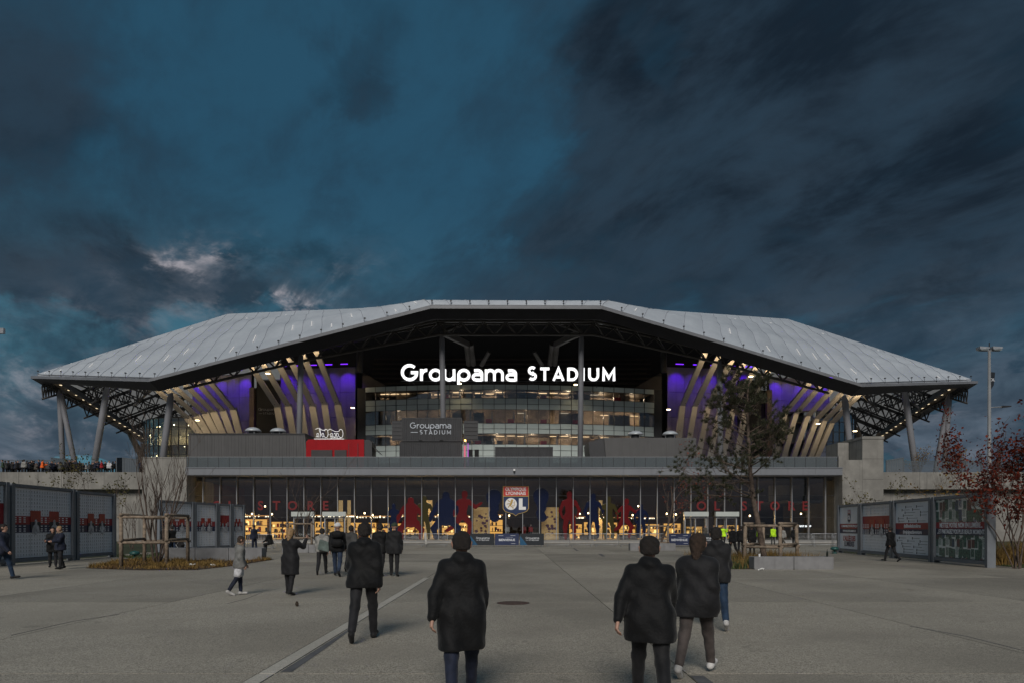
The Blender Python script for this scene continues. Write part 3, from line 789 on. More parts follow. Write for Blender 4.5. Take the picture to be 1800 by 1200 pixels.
# balustrade of frosted glass
bal = thing('balustrade', 'long frosted glass balustrade along the podium edge above the shop', 'balustrade', (0, 76.6, 8.3))
NB = 61; bx0, bx1 = GX(328,76.6), GX(1472,76.6); bw = (bx1-bx0)/NB
m_bal = glassmat('balustrade_glass', (0.55,0.62,0.64), 0.10, 0.10, 0.42, (0.13,0.15,0.16))
bal_me = MB().box(-bw/2+0.03, bw/2-0.03, -0.008, 0.008, 0.03, 1.16).mesh('glass_panel')
post_me = MB().box(-0.028, 0.028, -0.03, 0.03, 0.0, 1.19).mesh('post')
for i in range(NB):
    obj('glass_panel', bal_me, m_bal, bal, Matrix.Translation((bx0+bw*(i+0.5), 76.6, 8.30)))
for i in range(NB+1):
    obj('post', post_me, m_mull_d, bal, Matrix.Translation((bx0+bw*i, 76.62, 8.30)))
MB().box(bx0, bx1, 76.575, 76.625, 9.465, 9.50).build('top_rail', m_mull, bal)
MB().box(GX(1472,76.6)+0.05, GX(1481,76.6), 76.4, 77.0, 8.303, 9.55).build('end_pillar', m_conc, bal)
# glazing
NP = 39; pw = (SX1-SX0)/NP; ZR = [0.15, 2.77, 5.27, ST]
m_glass = glassmat('shop_glass', (0.82,0.84,0.84), 0.085, 0.015)
pane_me = [MB().box(-pw/2+0.03, pw/2-0.03, -0.012, 0.012, ZR[r]+0.02, ZR[r+1]-0.02).mesh('window_pane') for r in range(3)]
mul_me = MB().box(-0.035, 0.035, -0.30, 0.06, 0.15, ST).mesh('mullion')
for i in range(NP):
    for r in range(3):
        obj('window_pane', pane_me[r], m_glass, shop, Matrix.Translation((SX0+pw*(i+0.5), SY, 0)) @ Matrix.Rotation(rnd.uniform(-0.003,0.003), 4, 'Z') @ Matrix.Rotation(rnd.uniform(-0.002,0.002), 4, 'X'))
for i in range(NP+1):
    obj('mullion', mul_me, m_mull, shop, Matrix.Translation((SX0+pw*i, SY, 0)))
for z in ZR[1:3]: MB().box(SX0, SX1, SY-0.03, SY+0.05, z-0.02, z+0.02).build('transom', m_mull_d, shop)
# small camera on the fascia
cc = thing('security_camera', 'small white security camera on the fascia above the shield sign', 'camera', tuple(P(904,827,76.3)))
q = P(904,826,76.3)
MB().box(q.x-0.10, q.x+0.10, q.y-0.25, q.y+0.05, q.z-0.05, q.z+0.15).build('housing', m_paint_w, cc)
MB().lathe([(0.02,-0.26),(0.09,-0.22),(0.11,-0.10),(0.11,-0.05)], q+Vector((0,-0.1,0)), 12).build('dome', m_dark, cc)
# red shop lettering on the glass
m_letter = M('red_letter', (0.13,0.007,0.009), 0.5, 0.05, 1.0)
for px, ch in zip((382,406,458,486,514,546,572), 'OLSTORE'):
    text('letter', ch, m_letter, shop, P(px,888.5,SY-0.05), 1.45, bold=0.035, depth=0.03)
for px, ch in zip((1233,1260,1308,1335,1362,1391,1415), 'OLSTORE'):
    text('letter', ch, m_letter, shop, P(px,889,SY-0.05), 1.45, bold=0.035, depth=0.03)
# doors
def doors(pxa, pxb, lit=True):
    xa, xb = GX(pxa,SY), GX(pxb,SY); xm = (xa+xb)/2
    d = MB().box(xa-0.12, xa, SY-0.55, SY+0.02, 0.15, 2.62).box(xb, xb+0.12, SY-0.55, SY+0.02, 0.15, 2.62).box(xa-0.12, xb+0.12, SY-0.55, SY+0.02, 2.625, 2.78).box(xm-0.05, xm+0.05, SY-0.5, SY-0.1, 0.15, 2.62).build('door', m_galv, shop)
    MB().box(xa-0.25, xb+0.25, SY-0.9, SY-0.35, 2.85, 3.38).build('canopy', M('door_canopy',(0.42,0.45,0.43),0.5,0.05,1.0), d)
    for a, b in ((xa+0.01, xm-0.06), (xm+0.06, xb-0.01)):
        MB().box(a, b, SY-0.30, SY-0.28, 0.2, 2.55).build('door_leaf', m_glass, d)
        MB().box((a+b)/2-0.02, (a+b)/2+0.02, SY-0.36, SY-0.32, 0.9, 1.4).build('handle', m_dark, d)
doors(1203,1238); doors(1258,1291); doors(520,552); doors(574,607)

# shield sign on the glass
cr = thing('shield_sign', 'red and navy football club shield sign with gold edge on the shop glass', 'sign', tuple(P(906.5,905,SY-0.35)))
o = P(906.5, 880, SY-0.35); U = SY/1200.0
def px(x, y): return ((x-906.5)*U, (880-y)*U)
shield = [(884,853.5),(929.5,853.5),(929.5,893),(926,898),(919,900.5),(911,902.5),(906.5,906),(902,902.5),(894,900.5),(887.5,898),(884,893)]
def sc(poly, f, dx_=0, dy_=0): return [(906.5+(x-906.5)*f, 880+(y-880)*f) for x, y in poly]
Y_ = Vector((0,-1,0))
MB().prism([px(*p) for p in reversed(shield)], o, (1,0,0), (0,0,1), (0,-0.10,0)).build('border', m_gold, cr)
MB().prism([px(*p) for p in reversed(sc(shield,0.955))], o+Y_*0.105, (1,0,0), (0,0,1), (0,-0.02,0)).build('navy_field', M('crest_navy',(0.012,0.028,0.085),0.4,0.05,1.0), cr)
MB().prism([px(*p) for p in ((885.2,854.6),(885.2,870.6),(928.2,870.6),(928.2,854.6))], o+Y_*0.128, (1,0,0), (0,0,1), (0,-0.02,0)).build('red_band', M('crest_red',(0.50,0.035,0.030),0.4,0.05,1.0), cr)
MB().prism([px(*p) for p in ((885,870.8),(885,872),(928.5,872),(928.5,870.8))], o+Y_*0.128, (1,0,0), (0,0,1), (0,-0.03,0)).build('gold_line', m_gold, cr)
text('lettering', 'OLYMPIQUE', m_paint_w, cr, o+Y_*0.16+Vector((0,0,(880-859.3)*U)), 0.52, bold=0.014, sx=0.84)
text('lettering', 'LYONNAIS', m_paint_w, cr, o+Y_*0.16+Vector((0,0,(880-866.5)*U)), 0.52, bold=0.014, sx=0.92)
MB().prism([px(898.3+10.2*math.cos(t), 884.8+10.4*math.sin(t)) for t in [2*math.pi*i/32 for i in range(32)]], o+Y_*0.128, (1,0,0), (0,0,1), (0,-0.02,0)).build('white_disc', m_paint_w, cr)
MB().prism([px(*p) for p in ((912,875),(912,895),(924.3,895),(924.3,889.7),(918.5,889.7),(918.5,875))], o+Y_*0.128, (1,0,0), (0,0,1), (0,-0.02,0)).build('white_l', m_paint_w, cr)
lion = MB()
for st, w in (([(899.5,877.5),(900,880.5),(898.6,884),(896.5,887.5)],3.2), ([(899.2,877.2),(901.6,879.3)],2.4), ([(899,882),(894,879.5),(892.3,877.2)],1.2), ([(898,884),(893,884.6),(890.8,885.2)],1.2), ([(896.5,887),(898.6,889),(901.5,890.3),(902,893)],1.5), ([(896.5,887),(894.2,889.3),(893.2,891.3)],1.5), ([(900,887),(903.5,888.5),(905,885.5),(903.3,882.5),(905.2,880.5)],0.9)):
    lion.ribbon([px(*p) for p in st], w*U, o+Y_*0.150+Y_*0.003*len(lion.v)**0.3, (1,0,0), (0,0,1), (0,-0.015,0))
lion.build('lion', m_gold, cr)

# ------------------------------------------------------------------ vinyl players on the glass
def vinyl(name, col): return glassmat('vinyl_'+name, tuple(c*0.5 for c in col), 0.04, 0.2, 0.60, col)
VIN = {'red': vinyl('red',(0.24,0.010,0.013)), 'blue': vinyl('blue',(0.008,0.018,0.075)), 'olive': vinyl('olive',(0.09,0.075,0.02))}
def figure(px0, top, bot, prims, col, label):
    """prims in units of the figure's height: (x0,z0,x1,z1,r0,r1), z from 0 (feet) to 1 (head)"""
    hh = (bot-top)*U; b = P(px0, bot, SY-0.05); s = SDF()
    for x0, z0, x1, z1, r0, r1 in prims: s.cone((x0*hh,0,z0*hh),(x1*hh,0,z1*hh), r0*hh, r1*hh, 0.03*hh)
    me = s.mesh('window_sticker', 0.075); me.transform(Matrix.Diagonal((1, 0.02, 1, 1)))
    o = obj('window_sticker', me, VIN[col], None, Matrix.Translation(b)); tag(o, label, 'sticker', 'player silhouettes on the shop glass'); return o
STAND = [(0,.90,0,.93,.055,.055),(0,.80,0,.86,.035,.035),(-.07,.76,.07,.76,.05,.05),(0,.75,0,.50,.095,.08),(-.05,.48,-.09,.24,.06,.045),(-.09,.24,-.08,.02,.045,.03),(.05,.48,.09,.24,.06,.045),(.09,.24,.10,.02,.045,.03),(-.12,.76,-.19,.58,.04,.032),(-.19,.58,-.14,.44,.03,.025),(.12,.76,.20,.60,.04,.032),(.20,.60,.16,.46,.03,.025)]
SQUAT = [(0,.90,0,.94,.075,.075),(-.12,.76,.12,.76,.07,.07),(0,.72,0,.42,.17,.15),(-.16,.74,-.30,.52,.06,.05),(-.30,.52,-.34,.40,.05,.04),(.16,.74,.30,.55,.06,.05),(.30,.55,.24,.42,.05,.04),(-.10,.40,-.26,.22,.09,.07),(-.26,.22,-.22,.03,.06,.05),(.10,.40,.26,.22,.09,.07),(.26,.22,.24,.03,.06,.05)]
RUN = [(.02,.90,.02,.94,.06,.06),(-.06,.77,.08,.77,.055,.055),(0,.74,-.04,.50,.10,.085),(.10,.77,.24,.66,.045,.035),(.24,.66,.36,.74,.035,.028),(-.10,.76,-.22,.64,.045,.035),(-.22,.64,-.20,.50,.03,.03),(0,.48,.14,.30,.07,.05),(.14,.30,.08,.04,.05,.035),(-.06,.48,-.18,.28,.07,.05),(-.18,.28,-.34,.18,.045,.035)]
BUST = [(0,.80,0,.84,.145,.150),(0,.70,.02,.60,.10,.085),(-.02,.5,.02,.42,.08,.09)]
for px0, tp, bt, pr_, col, lab in (
    (722,874,946,SQUAT,'red','red crouching player silhouette on the shop glass, left of the olive one'),
    (746,869,946,STAND,'olive','olive standing player silhouette beside the red crouching one'),
    (692,883,944,STAND,'blue','small blue player silhouette nearest the left shop doors'),
    (784,864,946,SQUAT,'blue','blue player silhouette with wide shoulders left of the tall red one'),
    (815,861,947,RUN,'red','red running player silhouette just left of the left cream panel'),
    (868,858,946,BUST,'blue','big blue bust silhouette left of the shield sign'),
    (951,856,946,BUST,'blue','big blue bust silhouette right of the shield sign'),
    (1001,861,947,STAND,'red','tall red player silhouette just right of the right cream panel'),
    (1043,865,944,STAND,'blue','blue player silhouette between the tall red one and the olive one'),
    (1070,870,946,STAND,'olive','olive player silhouette on the right half of the shop glass'),
    (1100,875,946,RUN,'red','red lunging player silhouette behind the small red leaved tree'),
    (1127,884,945,STAND,'blue','blue player silhouette farthest right on the shop glass')):
    figure(px0, tp, bt, pr_, col, lab)

# ------------------------------------------------------------------ inside the shop
warm = (1.0,0.58,0.20)
m_glint = emat('glint_goods', (1.0,0.62,0.22), 1.6)  # some goods glow on their own, as painted warm glints
m_shelf_glow = emat('shelf_backlight', (1.0,0.50,0.12), 0.75)
m_bulb = emat('bulb', (1.0,0.70,0.36), 9.0)
m_shelf = M('shelf_wood', (0.10,0.05,0.03), 0.5, 0.2, 3.0)
GOODS = [M('goods_%d' % i, c_, 0.6, 0.2, 6.0) for i, c_ in enumerate(((0.45,0.42,0.38),(0.30,0.03,0.03),(0.03,0.05,0.15),(0.02,0.02,0.02),(0.30,0.18,0.06)))]
def shelf_unit(pxa, pxb, Yd, z1, label, rows=3):
    xa, xb = GX(pxa,Yd), GX(pxb,Yd); t = thing('shelf_unit', label, 'shelf', ((xa+xb)/2, Yd, 0.15), group='lit shelves inside the shop')
    MB().box(xa, xb, Yd+0.42, Yd+0.46, 0.15, z1).build('backlight_panel', m_shelf_glow, t)
    n = max(1, int((xb-xa)/1.5))
    for i in range(n+1):
        x = xa+(xb-xa)*i/n; MB().box(x-0.05, x+0.05, Yd, Yd+0.41, 0.15, z1+0.06).build('upright', m_shelf, t)
    r_ = random.Random(int(pxa))
    for j in range(rows+1):
        z = 0.25+(z1-0.25)*j/rows
        MB().box(xa+0.001, xb-0.001, Yd+0.02, Yd+0.41, z-0.03, z+0.03).build('shelf_board', m_shelf, t)
        if j < rows:
            for gi in range(5):
                mb = MB()
                for q_ in range(int((xb-xa)*1.1)):
                    x = r_.uniform(xa+0.1, xb-0.35); w = r_.uniform(0.10,0.32); hh = r_.uniform(0.2,0.85)*(z1-0.25)/rows*0.9
                    yy = Yd+0.10+r_.uniform(0,0.15); mb.box(x, x+w, yy, yy+0.12, z+0.035, z+0.03+hh)
                if mb.v: g_ = mb.build('goods', GOODS[gi] if gi else m_glint, t); g_['kind'] = 'stuff'
for a, b, Yd, z1, lab in ((428,470,84.0,2.6,'lit shelves behind the left end of the shop glass by the boards'),(546,604,85.0,2.3,'lit shelves behind the left shop doors'),(612,662,88.0,2.2,'lit shelves between the left doors and the walking group'),
    (664,706,86.0,2.1,'lit shelves behind the small blue silhouette'),(708,772,88.0,2.4,'wide lit shelves behind the crouching red silhouette'),(776,822,87.0,2.2,'lit shelves just left of the left cream panel'),
    (860,884,90.0,2.6,'narrow lit shelves between the left cream panel and the shield sign'),(1026,1056,92.0,2.3,'lit shelves right of the right cream panel'),(1088,1118,90.0,1.9,'lit shelves behind the red lunging silhouette'),(1206,1236,90.0,1.7,'lit shelves behind the left one of the right hand doors'),(1262,1300,91.0,1.9,'lit shelves behind the rightmost shop doors'),(474,518,86.0,2.3,'lit shelves behind the seated person'),(1000,1024,84.0,2.0,'lit shelves just right of the right cream panel'),(1060,1086,85.0,2.2,'lit shelves behind the right olive silhouette'),(1120,1160,84.5,2.0,'lit shelves behind the boxed red leaved tree'),(1166,1198,88.0,2.1,'lit shelves left of the right hand doors')):
    shelf_unit(a, b, Yd, z1, lab)
m_glint = emat('glint_goods', (1.0,0.62,0.22), 2.2); m_glint2 = emat('lit_goods_white', (1.0,0.85,0.62), 2.4)
for a, b, Yd, z, lab in ((428,472,83.5,2.95,'warm light track at the left end of the shop'),(548,625,84.0,3.0,'warm light track behind the left shop doors'),(632,700,84.5,2.9,'warm light track above the walking group'),(704,826,85.0,2.95,'long warm light track behind the crouching silhouettes'),(864,884,86.0,3.1,'short warm light track left of the shield sign'),(1006,1062,86.0,2.85,'warm light track right of the right cream panel'),(1078,1150,87.0,2.8,'warm light track behind the lunging silhouette')):
    t = thing('light_track', lab, 'light', (GX((a+b)/2,Yd),Yd,z), group='light tracks inside the shop')
    MB().box(GX(a,Yd), GX(b,Yd), Yd, Yd+0.12, z, z+0.10).build('strip', emat('track_glow',(1.0,0.46,0.14),0.55), t)
    MB().box(GX(a,Yd), GX(b,Yd), Yd-0.02, Yd+0.14, z+0.102, z+0.16).build('housing', m_dark, t)
    for x in (GX(a,Yd)+0.2, GX(b,Yd)-0.2): MB().box(x-0.01, x+0.01, Yd+0.05, Yd+0.07, z+0.16, 7.05).build('hanger', m_dark, t)
    r_ = random.Random(a); mb = MB()
    for q_ in range(int((b-a)*0.30)):
        x = r_.uniform(GX(a,Yd),GX(b,Yd)); mb.box(x-0.05, x+0.05, Yd-0.04, Yd+0.02, z-0.14, z-0.002)
    g_ = mb.build('spot_heads', m_glint2, t); g_['kind'] = 'stuff'
bulb_me = MB().lathe([(0.01,-0.10),(0.07,-0.07),(0.10,0.0),(0.07,0.07),(0.02,0.12)], (0,0,0), 10).mesh('bulb', True)
lamp_px = [422,430,443,455,466,478,628,641,655,668,695,708,727,735,749,771,778,784,792,797,879,895,1007,1019,1034,1048,1058,1070,1086,1098,1112,1122,1133,1172,1180,1188,1207,1318,1333,1408]
lamp_parent = []
for i, pxl in enumerate(lamp_px):
    Yd = rnd.choice((81.5,83.0,85.0,88.0)); pyl = 905+rnd.uniform(-4,3)-(14 if i % 9 == 4 else 0)
    c = P(pxl, pyl, Yd)
    t = thing('pendant_lamp', 'small bare glowing bulb hanging inside the shop window', 'lamp', tuple(c), group='pendant bulbs inside the shop')
    obj('bulb', bulb_me, m_bulb, t, Matrix.Translation(c))
    MB().box(c.x-0.008, c.x+0.008, c.y-0.008, c.y+0.008, c.z+0.12, 7.05).build('cord', m_black, t)
    if i % 4 == 1:
        ld = bpy.data.lights.new('pendant_glow', 'POINT'); ld.energy = 80; ld.color = warm; ld.shadow_soft_size = 0.12
        lo = bpy.data.objects.new('pendant_glow', ld); COL.objects.link(lo); lo.location = c+Vector((0,0.3,-0.25))
# cream display panels, lit columns, shop counters, mannequins
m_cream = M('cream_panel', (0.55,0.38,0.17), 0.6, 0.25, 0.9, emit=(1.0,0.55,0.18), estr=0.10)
for pxa, pxb, lab in ((832,861,'cream display panel left of the shield sign behind the glass'),(952,982,'cream display panel right of the shield sign behind the glass')):
    t = thing('window_display', lab, 'panel', (GX((pxa+pxb)/2,80.2), 80.2, 0.15), group='cream panels in the shop window')
    MB().box(GX(pxa,80.2), GX(pxb,80.2), 80.2, 80.5, 0.15, 3.95).build('panel', m_cream, t)
    rr = random.Random(pxa); mb = MB()
    for q_ in range(26):
        x = rr.uniform(GX(pxa,80.2)+0.3, GX(pxb,80.2)-0.3); z = rr.uniform(0.5,3.4); w = rr.uniform(0.04,0.22)
        mb.prism([(w*math.cos(a_*1.05+w), w*0.9*math.sin(a_*1.05+w)) for a_ in range(6)], (x,80.19,z), (1,0,0), (0,0,1), (0,-0.004-0.0003*q_,0))
    mb.build('print', M('panel_print',(0.12,0.035,0.08),0.6,0.3,2.0), t)
for pxa, w in ((597,9),(613,5),(750,8),(757,5),(1056,6)):
    c = P(pxa, 893, 86.0); t = thing('lit_column', 'pale lit column', 'column', (c.x, c.y, 0.15), group='pale columns inside the shop')
    t['label'] = {597:'broad pale lit column behind the left shop doors',613:'slim pale lit column right of the left shop doors',750:'broad pale lit column behind the olive silhouette',757:'slim pale lit column beside the olive silhouette',1056:'slim pale lit column right of the shield sign'}[pxa]
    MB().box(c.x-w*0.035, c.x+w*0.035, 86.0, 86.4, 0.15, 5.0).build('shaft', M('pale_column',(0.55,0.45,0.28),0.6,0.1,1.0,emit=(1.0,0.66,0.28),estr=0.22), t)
    MB().box(c.x-w*0.04, c.x+w*0.04, 85.97, 86.43, 5.003, 5.1).build('cap', m_dark, t)
for i, (pxa, pxb) in enumerate(((432,468),(555,600),(705,735),(764,800),(880,935),(1020,1050),(1090,1120))):
    c = GX((pxa+pxb)/2, 82.5); t = thing('shop_counter', ['low dark shop counter by the left end of the glass','low dark counter behind the left doors','low dark counter under the red crouching silhouette','low dark counter under the blue silhouette','low dark plinth under the mannequins','low dark counter right of the right cream panel','low dark counter below the red lunging silhouette'][i], 'counter', (c, 82.5, 0.15), group='counters inside the shop')
    MB().box(GX(pxa,82.5), GX(pxb,82.5), 82.5, 83.3, 0.15, 0.62).build('base', m_shelf, t)
    MB().box(GX(pxa,82.5)-0.08, GX(pxb,82.5)+0.08, 82.42, 83.38, 0.622, 0.70).build('top', M('counter_top',(0.16,0.09,0.05),0.3,0.2,2.0), t)
# mezzanine at the right end
mz = MB().box(GX(1385,82), SX1-0.02, 82.0, 95.9, 4.55, 4.85).build('mezzanine', M('mezzanine_slab',(0.10,0.10,0.11),0.6,0.1,1.0), shop)
MB().box(GX(1385,82.0), SX1-0.03, 88.0, 88.2, 4.853, 7.0).build('partition', M('mezzanine_wall',(0.28,0.30,0.29),0.7,0.1,1.0), mz)
MB().box(GX(1440,87.9), GX(1452,87.9), 87.95, 87.99, 5.1, 6.4).build('poster', M('mezzanine_poster',(0.4,0.2,0.05),0.6,0.2,2.0,emit=(1.0,0.5,0.15),estr=0.12), mz)
sg = thing('lit_shop_sign', 'small white lit sign reading print shop inside the right end of the shop', 'sign', tuple(P(1414,924,83.5)))
MB().box(*(lambda c: (c.x-0.75, c.x+0.75, 83.5, 83.6, c.z-0.24, c.z+0.24))(P(1414,924,83.5))).build('backing', m_black, sg)
text('lettering', 'PRINT SHOP', emat('sign_white', (1,1,1), 1.4), sg, P(1414,924,83.46), 0.30, bold=0.008)
# ================================================================== STADIUM
stad = thing('stadium', 'large football stadium with a white membrane roof behind the shop', 'stadium', (0, 110, 7.8))
lerp = lambda a, b, t: Vector(a)*(1-t)+Vector(b)*t
A, A2 = P(757,537,92.0), P(1058,538,93.6)
Mm, Mm2 = P(505,601.5,94.8), P(1290,606,97.4)
Bc, Bc2 = P(262,665,98.0), P(1515,674,101.6)
Cc, Cc2 = P(54,660,115.0), P(1719,669,118.4)
Ee, Ee2 = P(238,768,173.0), P(1552,773,178.0)
Dd, Dd2 = P(400,552,140.0), P(1385,561,143.0)
He, He2 = Vector((-97,250,26)), Vector((97,250,26))
Fd, Fd2 = Vector((-58,250,45)), Vector((58,250,45))
# edge vertex: point, how far the dark skirt drops, how far it runs inwards, inward direction
EDGE = [(He,1.5,2.0,(1,0)),(Ee,1.2,2.5,(1,-0.1)),(Cc,0.5,3.0,(0.85,0.5)),(Bc,1.0,2.0,(0.3,0.95)),(Mm,1.05,2.0,(0.1,1)),(A,0.95,1.6,(0.05,1)),(A2,0.95,1.6,(-0.05,1)),(Mm2,1.05,2.0,(-0.1,1)),(Bc2,1.0,2.0,(-0.3,0.95)),(Cc2,0.5,3.0,(-0.85,0.5)),(Ee2,1.2,2.5,(-1,-0.1)),(He2,1.5,2.0,(-1,0))]
roof = None
lip, skirt = MB(), MB()
pts_top = [e[0] for e in EDGE]
inw = [Vector((e[3][0], e[3][1], 0)).normalized() for e in EDGE]
LH = 0.42
for i in range(len(EDGE)-1):
    a, b = EDGE[i], EDGE[i+1]; ia, ib = inw[i], inw[i+1]; dz_ = Vector((0,0,1))
    p = [a[0], b[0], b[0]-dz_*LH, a[0]-dz_*LH, a[0]+ia*1.2+dz_*0.15, b[0]+ib*1.2+dz_*0.15]
    lip.add(p, [(0,1,2,3),(4,5,1,0)])
    q = [a[0]-dz_*LH+ia*0.06, b[0]-dz_*LH+ib*0.06, b[0]-dz_*(b[1]+LH)+ib*b[2], a[0]-dz_*(a[1]+LH)+ia*a[2]]
    skirt.add(q, [(0,1,2,3)])
roof = lip.build('roof', m_lip, stad)
sk = skirt.build('fascia', m_soffit, roof)
gut = MB().tube([e[0]+inw[i]*1.1+Vector((0,0,0.34)) for i, e in enumerate(EDGE)], 0.09, 6); gut.build('edge_rail', m_lip, roof)

def roof_panel(b0, b1, t0, t1, bul, nv, amp, n, kk, fade):
    """one membrane field; neighbours share the seam exactly"""
    nu = 6; mb = MB(); vs = []
    for j in range(nv+1):
        v = j/nv
        for i in range(nu+1):
            u = i/nu
            p = lerp(lerp(b0,b1,u), lerp(t0,t1,u), v)
            z = (bul[0]*(1-u)+bul[1]*u)*math.sin(math.pi*min(v*1.15,1.0))
            pil = amp*min(1, v*4)*min(1, (1-v)*5)*math.sin(math.pi*u)*(0.45+0.55*abs(math.sin(math.pi*kk*v)))
            seam = 0.12*math.sin(math.pi*kk*v+0.6)*min(1, v*6)*min(1, (1-v)*6)*(fade[0]*(1-u)+fade[1]*u)
            vs.append(p+n*(pil+seam)+Vector((0,0,z)))
    w = nu+1
    fs = [(j*w+i, j*w+i+1, (j+1)*w+i+1, (j+1)*w+i) for j in range(nv) for i in range(nu)]
    if ((vs[1]-vs[0]).cross(vs[w]-vs[0])).z < 0: fs = [tuple(reversed(f_)) for f_ in fs]
    mb.add(vs, fs); mb.build('membrane_panel', MEMB, roof, True)
    return [vs[j*w] for j in range(nv+1)], n, vs
m_seam = M('roof_seam', (0.30,0.32,0.36), 0.6, 0.1, 1.0)
m_slit = emat('highlight_glow', (1.0,0.98,0.96), 0.34)  # glowing bars put in as whitish highlights on the membrane
rod_me = MB().tube([(0,0,-0.2),(0,0,0.55)], 0.035, 5).box(-0.11,0.11,-0.11,0.11,0.55,0.70).mesh('roof_lamp_post')
ins = lambda p, d: p+d*1.0+Vector((0,0,0.12))
def roof_run(e0, e1, i0, i1, t0, t1, n, bl0, bl1, nv=22, slits=True, jit=0.0):
    r_ = random.Random(n*13+int(e0.x)); nrm_ = (e1-e0).cross(t0-e0 if (t0-e0).length > 15 else t1-e0).normalized()
    if nrm_.z < 0: nrm_ = -nrm_
    kk = max(2, round(max((t0-e0).length, (t1-e1).length, (lerp(t0,t1,.5)-lerp(e0,e1,.5)).length)/8.0))
    ln = lambda q: min(1.0, (lerp(t0,t1,q)-lerp(e0,e1,q)).length/22.0)
    for i in range(n):
        ua, ub = i/n, (i+1)/n
        b0, b1 = ins(lerp(e0,e1,ua), lerp(i0,i1,ua)), ins(lerp(e0,e1,ub), lerp(i0,i1,ub))
        sv, nn, vs = roof_panel(b0, b1, lerp(t0,t1,ua), lerp(t0,t1,ub), (bl0+(bl1-bl0)*ua, bl0+(bl1-bl0)*ub), nv, 0.20*ln((ua+ub)/2), nrm_, kk, (ln(ua), ln(ub)))
        MB().tube([p+nn*0.03 for p in sv], 0.045, 4, False).build('seam', m_seam, roof)
        obj('roof_lamp_post', rod_me, m_dark, roof, Matrix.Translation(b0+Vector((0,0,0.2))))
        if slits and r_.random() < 0.45:
            j = max(2, int(nv*r_.choice((0.08,0.13,0.2,0.24)))); c0, c1 = vs[j*7+3], vs[(j+2)*7+3]
            MB().beam(c0+nn*0.12, lerp(c0,c1,min(1.0, 3.0/max((c1-c0).length,0.1)))+nn*0.12, 0.12, 0.06, nn).build('membrane_highlight', m_slit, roof)
        if slits and i % 3 == 1:
            j = nv-4; c0, c1 = vs[j*7+3], vs[(j+1)*7+3]
            MB().beam(c0+nn*0.12, lerp(c0,c1,0.7)+nn*0.12, 0.12, 0.06, nn).build('membrane_highlight', m_slit, roof)
roof_run(A, Bc, inw[5], inw[3], lerp(A,Dd,0.06), Dd, 13, 0.9, 0.7)
roof_run(Bc, Cc, inw[3], inw[2], Dd, lerp(Cc,Dd,0.03), 9, 0.7, 0.15)
roof_run(A2, Bc2, inw[6], inw[8], lerp(A2,Dd2,0.06), Dd2, 13, 0.9, 0.7)
roof_run(Bc2, Cc2, inw[8], inw[9], Dd2, lerp(Cc2,Dd2,0.03), 9, 0.7, 0.15)
roof_run(A, A2, inw[5], inw[6], lerp(A,Dd,0.06), lerp(A2,Dd2,0.06), 9, 0.9, 0.9, 8, False)
roof_run(Cc, lerp(Cc,Ee,0.45), inw[2], inw[1], lerp(Cc,Dd,0.03), Dd-Vector((0,0,.3)), 5, 0.0, 0.0, 14, False)
roof_run(lerp(Cc,Ee,0.45), Ee, inw[1], inw[1], Dd-Vector((0,0,.3)), lerp(Dd,Fd,0.45), 5, 0.0, 0.5, 14, False)
roof_run(Ee, He, inw[1], inw[0], lerp(Dd,Fd,0.45), Fd, 5, 0.5, 0.5, 8, False)
roof_run(Cc2, lerp(Cc2,Ee2,0.45), inw[9], inw[10], lerp(Cc2,Dd2,0.03), Dd2-Vector((0,0,.3)), 5, 0.0, 0.0, 14, False)
roof_run(lerp(Cc2,Ee2,0.45), Ee2, inw[10], inw[10], Dd2-Vector((0,0,.3)), lerp(Dd2,Fd2,0.45), 5, 0.0, 0.5, 14, False)
roof_run(Ee2, He2, inw[10], inw[11], lerp(Dd2,Fd2,0.45), Fd2, 5, 0.5, 0.5, 8, False)
MB().add([lerp(A,Dd,0.06)+Vector((0,0,.1)), lerp(A2,Dd2,0.06)+Vector((0,0,.1)), Dd2-Vector((0,0,.3)), Dd-Vector((0,0,.3))], [(0,1,2,3)]).build('membrane_panel', MEMB, roof)
MB().add([Dd-Vector((0,0,.3)), Dd2-Vector((0,0,.3)), Fd2, Fd], [(0,1,2,3)]).build('membrane_panel', MEMB, roof)
# dark closed soffit under the front; open trusses under the corners
s = MB(); low = lambda i: EDGE[i][0]-Vector((0,0,EDGE[i][1]+LH))+inw[i]*EDGE[i][2]
fr = [low(i) for i in range(3, 9)]
bk = [Vector((-46,122,35)), Vector((-34,122,37.5)), Vector((-11,126,39.5)), Vector((12,127,39.5)), Vector((34,125,37.5)), Vector((46,125,35))]
s.add(fr+bk, [(i, i+1, i+7, i+6) for i in range(5)]); s.build('soffit', m_soffit, roof)
m_brown = M('edge_soffit_board', (0.15,0.12,0.09), 0.7, 0.2, 0.6)
for (ia_, ib_) in ((2,1),(9,10)):
    a, b = low(ia_), low(ib_); d = Vector((1 if ia_ == 2 else -1, 0.15, 0))
    MB().add([a, b, b+d*2.6+Vector((0,0,0.5)), a+d*1.6+Vector((0,0,0.3))], [(0,1,2,3)]).build('edge_soffit', m_brown, roof)
    MB().beam(a+d*1.75, b+d*2.75, 0.4, 0.8).build('edge_beam', m_steel, roof)
    for k_ in range(16):
        c = lerp(a+d*1.0, b+d*1.7, (k_+0.3)/16.5)
        MB().box(c.x-0.14, c.x+0.14, c.y-0.25, c.y+0.25, c.z-0.05, c.z+0.02).build('edge_lamp', emat('edge_lamp_glow', (1.0,0.80,0.52), 0.8), roof)

